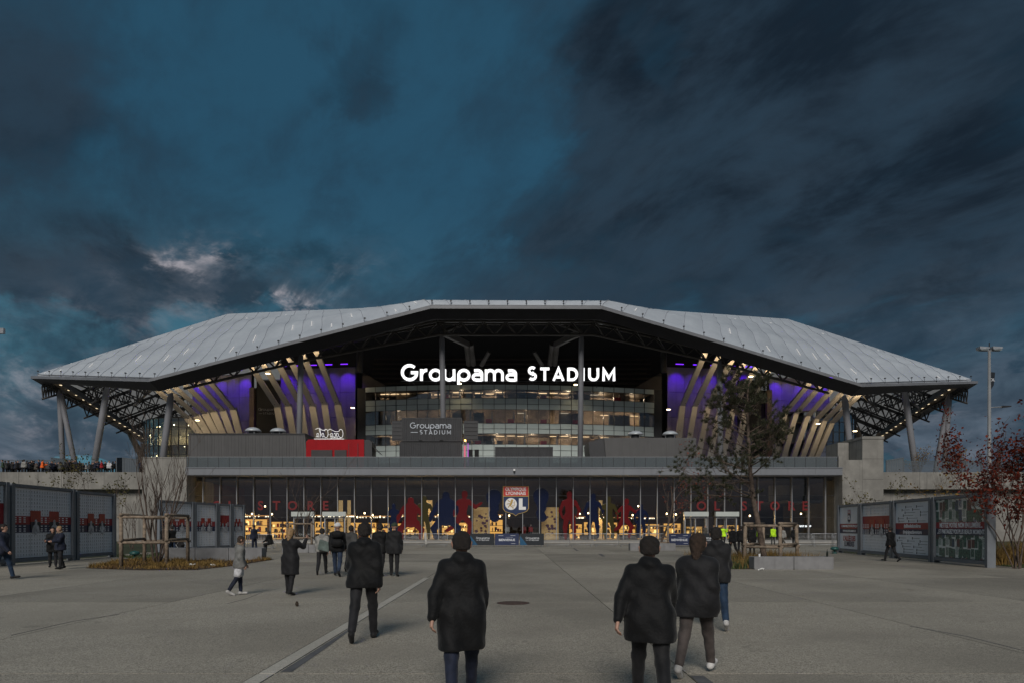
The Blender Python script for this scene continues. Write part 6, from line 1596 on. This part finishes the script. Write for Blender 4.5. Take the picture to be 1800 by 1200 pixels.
MB().prism([(0,-.06),(.75,.02),(.75,.10),(0,.12)], (c.x+1.1,c.y-0.15,za+0.06), (1,0,0), (0,0,1), (0,0.3,0)).build('lantern', m_dark, sl)
sc_ = thing('floodlight_mast', 'grey floodlight head just entering the frame at the far left', 'floodlight', tuple(P(0,584,90)))
c = P(-2,582,90); MB().box(c.x-0.9,c.x+0.72,c.y-0.2,c.y+0.2,c.z-0.35,c.z+0.35).build('head', m_galv, sc_); MB().tube([(c.x-0.6,c.y,7.8),(c.x-0.6,c.y,c.z)], 0.12, 8).build('mast', m_galv, sc_)
# small things on the paving
def lowlamp(px0, py0, label):
    g_ = G(px0,py0); t = thing('ground_light', label, 'ground light', tuple(g_)); m_ = M('teal_enamel',(0.02,0.075,0.07),0.4,0.15,4.0)
    MB().lathe([(0.16,0.0),(0.14,0.06),(0.06,0.09),(0.06,0.20)], g_, 14).build('base', m_, t, True); MB().lathe([(0.06,0.20),(0.24,0.25),(0.25,0.33),(0.18,0.40),(0.03,0.43)], g_, 16).build('head', m_, t, True)
lowlamp(1467,972,'small dark teal ground light beside the right display boards')
lowlamp(237,982,'small dark teal ground light behind the left concrete bench')
g_ = Vector((GX(1454,26.6),26.6,0.49)); tag(MB().lathe([(0.035,0),(0.037,0.02),(0.036,0.16),(0.014,0.22),(0.013,0.29)], g_, 12).build('bottle', M('bottle_glass',(0.012,0.016,0.012),0.15,0.1,1.0), None, True), 'dark glass bottle standing on the concrete bench by the pine', 'bottle')
g_ = Vector((GX(1335,26.55),26.55,0.49)); tag(MB().lathe([(0.035,0),(0.045,0.11)], g_, 12).build('paper_cup', m_paint_w), 'white paper cup at the left end of the bench by the pine', 'cup')
def litter(px0, py0, label, col, s0=0.09):
    r_ = random.Random(int(px0)); g_ = G(px0,py0); s_ = SDF()
    for q_ in range(5): a = (g_.x+r_.uniform(-s0,s0), g_.y+r_.uniform(-s0,s0), r_.uniform(0.02,0.07)); s_.cone(a, (a[0]+r_.uniform(-s0,s0), a[1], a[2]+0.03), 0.03, 0.02, 0.01)
    tag(obj('litter', s_.mesh('litter', 0.012, smooth=False), M('litter_'+label[:5],col,0.8,0.2,20.0)), label, 'litter')
litter(1338,1002,'crumpled white paper at the foot of the bench by the pine',(0.6,0.6,0.58)); litter(377,995,'crumpled white paper at the edge of the left planting bed',(0.55,0.55,0.55)); litter(338,994,'crumpled green wrapper in the left planting bed',(0.05,0.25,0.08)); litter(522,1065,'small dark dropped leaf on the open paving',(0.03,0.02,0.012),0.008); litter(1790,990,'white scrap on the lawn at the right edge',(0.6,0.6,0.6),0.05)
# ================================================================== TREES
def grow(mb, p, d, L, r, lvl, rng, ends, spread=0.6, up=0.25, gnarl=0.18, nseg=5, kids=(3,4), shrink=0.62, rmin=0.006, sides=6):
    pts, rad = [Vector(p)], [r]; d = Vector(d).normalized(); spawn = []
    for i in range(nseg):
        d = (d+Vector((rng.gauss(0,gnarl),rng.gauss(0,gnarl),rng.gauss(0,gnarl)*0.6))+Vector((0,0,up*0.15))).normalized()
        pts.append(pts[-1]+d*L/nseg); rad.append(max(rmin, r*(1-0.62*(i+1)/nseg)))
        if i >= 1 or lvl == 0: spawn.append((pts[-1].copy(), d.copy(), rad[-1]))
    mb.tube(pts, rad, max(3, sides), False)
    if lvl <= 0: ends.append((pts[-1], d)); ends.append((pts[len(pts)//2], d)); return
    for k_ in range(rng.randint(*kids)):
        q, dd, rr_ = rng.choice(spawn); a = dd.orthogonal().normalized(); a.rotate(Matrix.Rotation(rng.uniform(0,6.28), 3, dd))
        nd = (dd+a*spread*rng.uniform(0.6,1.3)+Vector((0,0,up))).normalized()
        grow(mb, q, nd, L*shrink*rng.uniform(0.7,1.15), max(rmin, rr_*0.66), lvl-1, rng, ends, spread, up, gnarl, max(3,nseg-1), kids, shrink, rmin, sides-1)
    ends.append((pts[-1], d))
def leaves(name, ends, parent, mat, rng, per, size, scat, droop=0.3):
    mb = MB()
    for p, d in ends:
        for k_ in range(per if isinstance(per, int) else rng.randint(*per)):
            c = p+Vector((rng.gauss(0,scat),rng.gauss(0,scat),rng.gauss(0,scat)-droop*scat)); s_ = size*rng.uniform(0.6,1.3)
            n = Vector((rng.gauss(0,1),rng.gauss(0,1),rng.gauss(0,1)+0.5)).normalized(); u = n.orthogonal().normalized(); u.rotate(Matrix.Rotation(rng.uniform(0,6.28),3,n)); v = n.cross(u)
            mb.add([c-u*s_, c+v*s_*0.55+n*s_*0.12, c+u*s_, c-v*s_*0.55+n*s_*0.12], [(0,1,2,3)])
    return mb.build(name, mat, parent)
def leafmat(name, a, b, tr=0.35):
    m = bpy.data.materials.new(name); m.use_nodes = True; nt = m.node_tree; nt.nodes.clear(); out = nt.nodes.new('ShaderNodeOutputMaterial')
    g = nt.nodes.new('ShaderNodeNewGeometry'); n = X(nt, g.outputs['Random Per Island']); c = mixc(nt, n, a, b)
    d = nt.nodes.new('ShaderNodeBsdfPrincipled'); link(nt, c, d.inputs['Base Color']); d.inputs['Roughness'].default_value = 0.6; d.inputs['Specular IOR Level'].default_value = 0.25
    t = nt.nodes.new('ShaderNodeBsdfTranslucent'); link(nt, c, t.inputs[0]); x = nt.nodes.new('ShaderNodeMixShader'); x.inputs[0].default_value = tr
    nt.links.new(d.outputs[0], x.inputs[1]); nt.links.new(t.outputs[0], x.inputs[2]); nt.links.new(x.outputs[0], out.inputs[0]); return m
L_pine = leafmat('pine_needles', (0.022,0.027,0.015), (0.080,0.082,0.046), 0.25)
L_red = leafmat('maple_leaf', (0.060,0.010,0.006), (0.19,0.032,0.015))
L_rust = leafmat('rust_leaf', (0.16,0.035,0.025), (0.30,0.075,0.05))
L_yel = leafmat('yellow_leaf', (0.16,0.09,0.02), (0.30,0.19,0.05))
L_olive = leafmat('olive_leaf', (0.06,0.055,0.02), (0.14,0.12,0.04))
def bare_tree(label, loc, stems, Hh, seed, lvl=3, r=0.06, spread=0.5, up=0.3, leaf=None, per=(0,1), size=0.06, vase=0.35, kids=(3,4), name='bare_tree', bark=m_bark, cat='tree', scat=0.10, gnarl=0.14):
    t = thing(name, label, cat, loc); rng = random.Random(seed); mb = MB(); ends = []
    for i in range(stems):
        a = 6.283*i/stems+rng.uniform(-0.4,0.4); b = Vector(loc)+Vector((math.cos(a)*0.10,math.sin(a)*0.10,-0.05))
        v_ = vase*rng.uniform(0.4,1.2) if stems > 1 else vase*0.2
        grow(mb, b, (math.cos(a)*v_, math.sin(a)*v_, 1.0), Hh*rng.uniform(0.62,0.80), r*rng.uniform(0.75,1.1), lvl, rng, ends, spread, up, gnarl, 7, kids, 0.55, 0.0055, 7)
    mb.build('trunk', bark, t, True)
    if leaf: leaves('crown', ends, t, leaf, rng, per, size, scat)
    return t
bare_tree('multi stemmed bare tree inside the round timber guard on the left', tuple(Vector((GX(276,30),30,0))), 6, 5.5, 21, 3, 0.055, 0.40, 0.50, None, vase=0.28, kids=(3,4))
bare_tree('slim bare tree in a timber guard behind the walking group', (GX(533,46.4),46.4,0), 2, 5.4, 5, 3, 0.06, 0.5, 0.25, None, vase=0.15, kids=(3,4))
bare_tree('small red leaved tree in a square timber guard before the shop', (GX(1158,51.8),51.8,0), 1, 6.6, 14, 3, 0.10, 0.75, 0.22, L_rust, (0,2), 0.085, kids=(4,5), name='small_tree', scat=0.12)
bare_tree('red leaved maple with tall thin stems at the right edge', (GX(1788,27.0),27.0,0), 5, 4.9, 31, 3, 0.04, 0.34, 0.40, L_red, (3,6), 0.075, vase=0.11, kids=(3,5), name='maple_tree', scat=0.17)
bare_tree('second red maple stem cluster behind the end of the boards', (GX(1758,30.5),30.5,0), 3, 4.6, 44, 3, 0.035, 0.32, 0.45, L_red, (1,4), 0.075, vase=0.11, kids=(3,4), name='maple_tree', scat=0.17)
for px0, Y, seed, H_, lf, lab in ((60,46,2,5.6,L_olive,'sapling with a few yellow leaves behind the nearest left board'),(100,47,3,5.6,L_olive,'sapling with olive leaves above the gap between the left boards'),(160,48,4,5.6,L_olive,'leafy sapling above the second left board'),(232,50,6,5.2,None,'thin bare sapling beside the staked tree on the left'),
    (1545,55,8,5.6,L_olive,'thin climbing sapling against the right hand pier'),(1497,60,9,4.6,None,'thin bare sapling against the pale pier right of the shop'),(1512,52,13,3.6,L_olive,'low shrub above the first right hand board'),(1650,55,10,6.2,None,'bare sapling in front of the right retaining wall'),(1688,50,11,5.6,L_yel,'sapling with yellow leaves left of the maple')):
    bare_tree(lab, (GX(px0,Y),Y,0), 3, H_, seed*7, 2, 0.035, 0.55, 0.25, lf, (1,4) if lf else 0, 0.10, vase=0.22, kids=(3,5), name='sapling', scat=0.16)
for px0, Y, seed, lf, lab in ((1612,86,3,L_yel,'bare twiggy shrub on the right deck at the foot of a raking column'),(1690,84,5,L_yel,'yellowing shrub on the right deck behind the maple')):
    bare_tree(lab, (GX(px0,Y),Y,7.8), 9, 3.4, seed, 2, 0.03, 0.5, 0.3, lf, (0,2), 0.10, vase=0.6, kids=(3,5), name='shrub', cat='shrub', scat=0.14)
# the leaning pine
def pine():
    Yp = 30.0; tr = [P(1346,976,29.6), P(1335,930,29.7), P(1325,880,29.8), P(1319,830,30), P(1316,780,30.1), P(1314,730,30.2), P(1314,690,30.2), P(1318,662,30.2)]
    tr[0].z = -0.05; t = thing('pine_tree', 'leaning pine with sparse dark needle tufts inside a timber guard', 'tree', tuple(tr[0])); rng = random.Random(12); mb = MB(); ends = []
    mb.tube(tr, [0.135,0.12,0.105,0.09,0.075,0.055,0.035,0.015], 10, False)
    def at(z):
        for a, b in zip(tr, tr[1:]):
            if a.z <= z <= b.z: return lerp(a,b,(z-a.z)/(b.z-a.z))
        return tr[-1].copy()
    zz = [2.9,3.1,3.5,3.6,3.9,4.1,4.3,4.6,4.8,5.0,5.2,5.4,5.6,5.8,6.1,6.3,6.5,6.7,6.9,7.1,7.3,7.5,7.7,7.9]
    for i, z in enumerate(zz):
        for k_ in range(2):
            a = rng.uniform(0,6.283); f_ = (8.6-z)/5.7
            L = (0.45+1.75*min(1,f_)*rng.uniform(0.55,1.1))*(1.12 if math.cos(a) < 0 else 1.0); drp = 0.12 if z < 4.4 else 0.45
            d = Vector((math.cos(a), math.sin(a)*0.9, drp+rng.uniform(-0.15,0.2)))
            grow(mb, at(z), d, L, 0.035*min(1,f_+0.3), 2, rng, ends, 0.55, 0.16, 0.17, 5, (3,5), 0.58, 0.006, 5)
    mb.build('trunk', m_bark_l, t, True)
    nd = MB()
    for p, d in ends:
        if rng.random() < 0.36: continue
        L = rng.uniform(0.12,0.20)
        for k_ in range(24):
            v = (Vector(d)*0.55+Vector((rng.gauss(0,0.6),rng.gauss(0,0.6),rng.gauss(0,0.5)+0.25))).normalized(); s_ = v.orthogonal().normalized(); s_.rotate(Matrix.Rotation(rng.uniform(0,6.28),3,v)); b = p+Vector((rng.gauss(0,.02),)*3); w = 0.013
            nd.add([b-s_*w, b+s_*w, b+v*L*rng.uniform(0.7,1.2)], [(0,1,2)])
    nd.build('crown', L_pine, t)
pine()

# ================================================================== PEOPLE
blk = cloth('black', (0.0032,0.0034,0.0042)); blk2 = cloth('charcoal', (0.011,0.011,0.0125)); navy = cloth('navy', (0.012,0.016,0.032)); dgrey = cloth('dark_grey', (0.05,0.05,0.05)); grey = cloth('grey', (0.13,0.13,0.125)); lgrey = cloth('light_grey', (0.24,0.235,0.22))
jean = cloth('jeans', (0.022,0.035,0.065)); jean_b = cloth('blue_jeans', (0.014,0.030,0.06)); dtr = cloth('dark_trousers', (0.013,0.013,0.015)); khaki = cloth('khaki', (0.07,0.062,0.052)); taupe = cloth('taupe', (0.055,0.045,0.042)); white = cloth('white', (0.50,0.50,0.52)); hivis = cloth('hi_vis', (0.42,0.72,0.02)); hivis_o = cloth('hi_vis_orange', (0.90,0.13,0.015)); redc = cloth('red', (0.30,0.015,0.02)); green = cloth('green', (0.03,0.05,0.03)); bluec = cloth('blue', (0.02,0.04,0.12))
wsh = cloth('white_shoe', (0.45,0.44,0.43))
def who(label, px0, py0, h, heading, jacket, trousers, hair='dark', shoes=None, Y=None, z=0.0, **kw):
    Y = Y or GY(py0); m_ = person_meshes(h=h, seed=px0*0.1, **kw)
    return dress(m_, label, (GX(px0,Y),Y,z), R(heading), jacket, trousers, hair, shoes, 'people walking on the forecourt')
WALK = dict(legs=((20,6),(-16,26)), arms=((-20,14,7),(18,20,7)))
WALK2 = dict(legs=((-14,30),(22,8)), arms=((16,18,8),(-20,12,8)))
# foreground
who('nearest walker in a long black parka with a hand swung out to the left', 812, 1232, 1.63, 6, blk, navy, 'dark', coat=0.30, bulk=1.14, vox=0.012, fingers=True, hood=True, lean=6, legs=((-18,24),(22,4)), arms=((-24,10,20),(14,24,8)), head_pitch=-8)
who('broad walker in a black jacket striding beside the woman in white shoes', 1143, 1240, 1.62, -8, blk, blk2, 'dark', coat=0.16, bulk=1.16, vox=0.012, fingers=True, hood=True, lean=10, legs=((24,8),(-20,28)), arms=((-30,8,24),(26,34,10)), head_pitch=-6)
who('walker in a dark jacket and taupe trousers with white shoes', 1224, 1186, 1.60, -28, blk2, taupe, 'brown', wsh, coat=0.12, bulk=1.12, vox=0.013, fingers=True, lean=6, legs=((-22,16),(24,6)), arms=((16,40,10),(-16,30,8)), hair_long=True, head_pitch=-6)
who('walker in a dark jacket and blue jeans half hidden behind the broad walker', 1259, 1104, 1.66, -10, blk2, jean_b, 'dark', wsh, coat=0.05, bulk=1.15, vox=0.014, lean=4, hood=True, **WALK)
who('tall walker in a black jacket with a wide stride on the pale strip', 640, 1124, 1.74, 4, blk, dtr, 'dark', coat=0.06, bulk=1.18, vox=0.013, fingers=True, hood=True, lean=5, legs=((-24,16),(18,6)), arms=((16,24,8),(-18,16,8)))
# middle distance
who('child in a grey jacket with fur collar and white shorts', 421, 1045, 1.42, -62, grey, navy, 'brown', wsh, coat=0.06, bulk=1.12, vox=0.014, fur=True, hood=True, shorts=True, legs=((4,2),(-12,20)), arms=((8,24,10),(-6,30,10)), trouser=0.95)
who('person in a knee length charcoal coat raising both arms to take a photo', 510, 1045, 1.60, -14, blk2, dtr, 'fair', coat=0.34, bulk=1.08, vox=0.014, legs=((6,2),(-8,8)), arms=((62,88,26),(62,88,12)), hair_long=True)
who('person in a pale grey jacket carrying a grey green shoulder bag', 566, 1009, 1.62, 8, lgrey, dtr, 'dark', coat=0.0, bulk=1.15, vox=0.016, hood=True, **WALK2)
who('person in a white beanie and black vest over grey sleeves', 593, 1012, 1.80, 4, blk, jean, 'white', coat=0.04, bulk=1.12, vox=0.016, hat=True, **WALK)
who('person in dark grey half hidden behind the white beanie', 617, 1003, 1.72, 0, dgrey, dtr, 'dark', coat=0.05, bulk=1.15, vox=0.018, **WALK2)
who('person in black trousers and jacket just right of the tall walker', 668, 1011, 1.78, 2, blk, dtr, 'dark', coat=0.08, bulk=1.2, vox=0.016, **WALK)
who('person in a dark coat and green beanie at the right of the group', 693, 1012, 1.76, 2, blk2, blk2, 'green', coat=0.14, bulk=1.12, vox=0.016, hat=True, legs=((8,3),(-8,8)), arms=((-8,10,9),(8,12,9)))
who('person in a dark jacket and jeans cut by the left edge', 4, 1018, 1.76, -80, navy, jean_b, 'dark', coat=0.06, bulk=1.15, vox=0.016, **WALK)
who('dark haired half of the embracing couple in a black coat by the big board', 93, 996, 1.62, -150, blk, dtr, 'dark', coat=0.22, bulk=1.1, vox=0.016, hair_long=True, legs=((4,3),(-5,6)), arms=((26,50,4),(30,60,10)))
who('fair haired half of the embracing couple with a pale scarf', 106, 1000, 1.66, 150, navy, dtr, 'fair', coat=0.10, bulk=1.12, vox=0.016, legs=((6,3),(-8,10)), arms=((28,62,8),(30,64,4)), fur=True)
who('man in a navy jacket standing by the lone barrier at the left of the shop', 447, 969, 1.78, 70, navy, navy, 'dark', coat=0.04, bulk=1.1, vox=0.022, legs=((4,2),(-5,4)), arms=((6,20,6),(-4,14,6)))
who('person in black sitting on the low concrete bench', 476, 969, 1.70, 75, blk, dtr, 'dark', Y=43.9, z=0.02, coat=0.0, bulk=1.15, vox=0.022, seat=True, legs=((78,84),(74,70)), arms=((22,40,6),(26,44,6)), lean=14)
who('person in black standing before the far left boards behind the tree', 289, 973, 1.72, 60, blk, dtr, 'dark', Y=41.0, coat=0.05, bulk=1.15, vox=0.022, **WALK)
pg = who('person in a black jacket with a pushchair behind the staked tree', 303, 973, 1.68, 50, blk, jean, 'dark', Y=41.6, coat=0.05, bulk=1.15, vox=0.022, legs=((8,4),(-8,8)), arms=((34,40,6),(34,40,6)))
who('dark walker passing the red right hand display board', 1566, 986, 1.68, 20, blk, dtr, 'dark', coat=0.08, bulk=1.15, vox=0.020, **WALK)
# right hand cluster near the pine
who('steward in a lime jacket with both hands raised to the face', 1271, 958, 1.74, 172, hivis, dtr, 'dark', Y=58.5, coat=0.06, bulk=1.2, vox=0.024, arms=((58,110,20),(58,110,20)), legs=((3,2),(-3,2)))
who('steward in a lime jacket seen between the timber guard posts', 1359, 958, 1.72, 186, hivis, dgrey, 'dark', Y=59.5, coat=0.08, bulk=1.2, vox=0.024, legs=((3,2),(-3,2)))
who('steward in a lime jacket mostly hidden behind the man in black', 1335, 957, 1.72, 180, hivis, dgrey, 'grey', Y=60.5, coat=0.08, bulk=1.2, vox=0.024, legs=((3,2),(-3,2)))
who('man in a charcoal jacket with a red cap left of the timber guard', 1288, 978, 1.72, 20, blk2, dtr, 'brown', coat=0.02, bulk=1.15, vox=0.020, **WALK)
who('man in black just behind the left post of the timber guard', 1302, 974, 1.72, -20, blk, dtr, 'dark', coat=0.05, bulk=1.15, vox=0.020, **WALK2)
who('man in a black coat standing behind the leaning pine trunk', 1322, 973, 1.74, 10, blk, blk2, 'dark', coat=0.16, bulk=1.2, vox=0.020, legs=((3,2),(-3,2)))
who('person in black beside the right post of the timber guard', 1396, 962, 1.68, -30, blk, dtr, 'dark', Y=56.0, coat=0.08, bulk=1.15, vox=0.024, **WALK)
who('person in pale clothes between two timber guard posts', 1377, 960, 1.62, 30, lgrey, khaki, 'brown', Y=57.5, coat=0.05, bulk=1.1, vox=0.024, **WALK2)
who('person in a grey coat near the right doors of the shop', 1255, 950, 1.70, 10, dgrey, dtr, 'fair', Y=74.0, z=0.14, coat=0.1, bulk=1.15, vox=0.026, **WALK)
who('fair haired person near the first right hand door of the shop', 1240, 950, 1.68, 160, khaki, dtr, 'fair', Y=74.5, z=0.14, coat=0.1, bulk=1.1, vox=0.026, **WALK2)
# carried bag, pushchair
bag = tag(MB().prism([(-.30,-.10),(.28,-.22),(.34,.04),(-.22,.24)], (GX(574,23.3),23.25,0.98), (1,0,0), (0,0,1), (0,0.16,0)).build('shoulder_bag', cloth('bag',(0.10,0.13,0.12))), 'grey green shoulder bag carried by the person in the pale grey jacket', 'bag')
bp_ = thing('backpack', 'black backpack on the person in the white beanie', 'backpack', (GX(593,22.7),22.55,1.1))
s_ = SDF(); s_.cone((-0.08,0,0.0),(0.08,0,0.0),0.13).cone((-0.08,0,0.28),(0.08,0,0.28),0.11); me = s_.mesh('pack', 0.02, 0.006); me.transform(Matrix.Translation((GX(593,22.6),22.52,1.12)) @ Matrix.Diagonal((1,0.7,1,1))); obj('pack', me, blk, bp_)
pc = thing('pushchair', 'small dark pushchair pushed behind the staked tree', 'pushchair', (GX(313,41.9),41.9,0)); c = Vector((GX(313,41.9),41.9,0))
MB().prism([(-.28,.35),(.25,.35),(.32,.55),(.05,.95),(-.20,.95),(-.34,.70)], c+Vector((0,-.22,0)), (1,0,0), (0,0,1), (0,.44,0)).build('seat', blk2, pc)
for sx_ in (-.26,.28):
    for sy_ in (-.24,.24): MB().tube([c+Vector((sx_-.015,sy_-.01,.10)), c+Vector((sx_+.015,sy_+.02,.10))], 0.10, 10).build('wheel', m_dark, pc); MB().tube([c+Vector((sx_,sy_,.1)), c+Vector((-sx_*0.6,sy_,.75))], 0.015, 6).build('frame', m_galv, pc)
MB().tube([c+Vector((-.30,-.22,1.0)), c+Vector((-.30,.22,1.0))], 0.015, 6).build('handle', m_dark, pc)
# mannequins in the window
mm = person_meshes(h=1.80, vox=0.03, legs=((2,1),(-2,1)), arms=((4,6,8),(4,6,8)), bulk=1.0)
m_man = M('mannequin', (0.35,0.30,0.26), 0.5, 0.1, 3.0)
for px0, jk, tr_, lab in ((892,white,lgrey,'mannequin in a white shirt in the shop window left of the shield point'),(921,redc,redc,'mannequin in red in the shop window right of the shield point'),(933,redc,navy,'mannequin with a red shirt and dark trousers beside the all red one')):
    b = obj('mannequin', mm['body'], m_man); b.location = (GX(px0,81),81,0.15); b.rotation_euler = (0,0,math.pi); tag(b, lab, 'mannequin', 'mannequins in the shop window')
    obj('shirt', mm['jacket'], jk, b, local=True); obj('shorts', mm['trousers'], tr_, b, local=True)
# the crowd on the left deck and two people on the podium
CP = [person_meshes(h=1.74, vox=0.035, bulk=1.4, coat=0.06, legs=((2,1),(-2,1)), arms=((4,14,10),(4,20,10))), person_meshes(h=1.70, vox=0.035, bulk=1.45, coat=0.1, hood=True, legs=((3,1),(-3,1)), arms=((30,70,6),(8,14,8))), person_meshes(h=1.78, vox=0.035, bulk=1.4, coat=0.06, hat=True, legs=((2,1),(-2,1)), arms=((6,20,10),(30,60,8)))]
rc = random.Random(3); dark_j = [blk, blk2, navy, dgrey, blk, navy]
SPEC = {5:(green,'person in a dark green jacket at the left end of the crowd'),75:(hivis_o,'steward in a bright orange jacket in the crowd on the left deck'),64:(khaki,'person in khaki beside the orange steward in the crowd'),42:(lgrey,'person in pale grey in the crowd on the left deck'),152:(lgrey,'small pale clad person in the gap of the crowd below the raking column'),179:(redc,'person in a red jacket among the right part of the crowd'),192:(white,'person in a white top near the louvre screen at the end of the crowd')}
pxs = [5,14,20,27,34,42,50,57,64,75,84,90,97,103,109,114,120,126,133,140,146,152,157,162,168,174,179,185,192,198,204,247]
pxs += [9,24,31,39,47,54,60,69,81,93,106,117,123,130,137,143,165,171,188]
for i, px0 in enumerate(pxs):
    m_ = CP[rc.randrange(3)]; Y = 80.6+rc.uniform(0,2.8); Y = 80.4 if px0 in SPEC else Y
    jk, lab = SPEC.get(px0, (rc.choice(dark_j), 'person in a dark winter jacket in the crowd on the left deck'))
    b = dress(m_, lab, (GX(px0,Y),Y,7.8), rc.uniform(0,6.28), jk, dtr, 'dark' if m_ is not CP[2] else 'green', None, 'crowd on the left deck', rc.uniform(0.93,1.05) if px0 not in (64,152) else 0.78)
for px0, lab in ((1453,'left one of the two heads above the right end of the balustrade'),(1464,'right one of the two heads above the right end of the balustrade')):
    dress(CP[0], lab, (GX(px0,79.5),79.5,7.8), R(170), blk, dtr, 'brown', None, 'people on the podium')
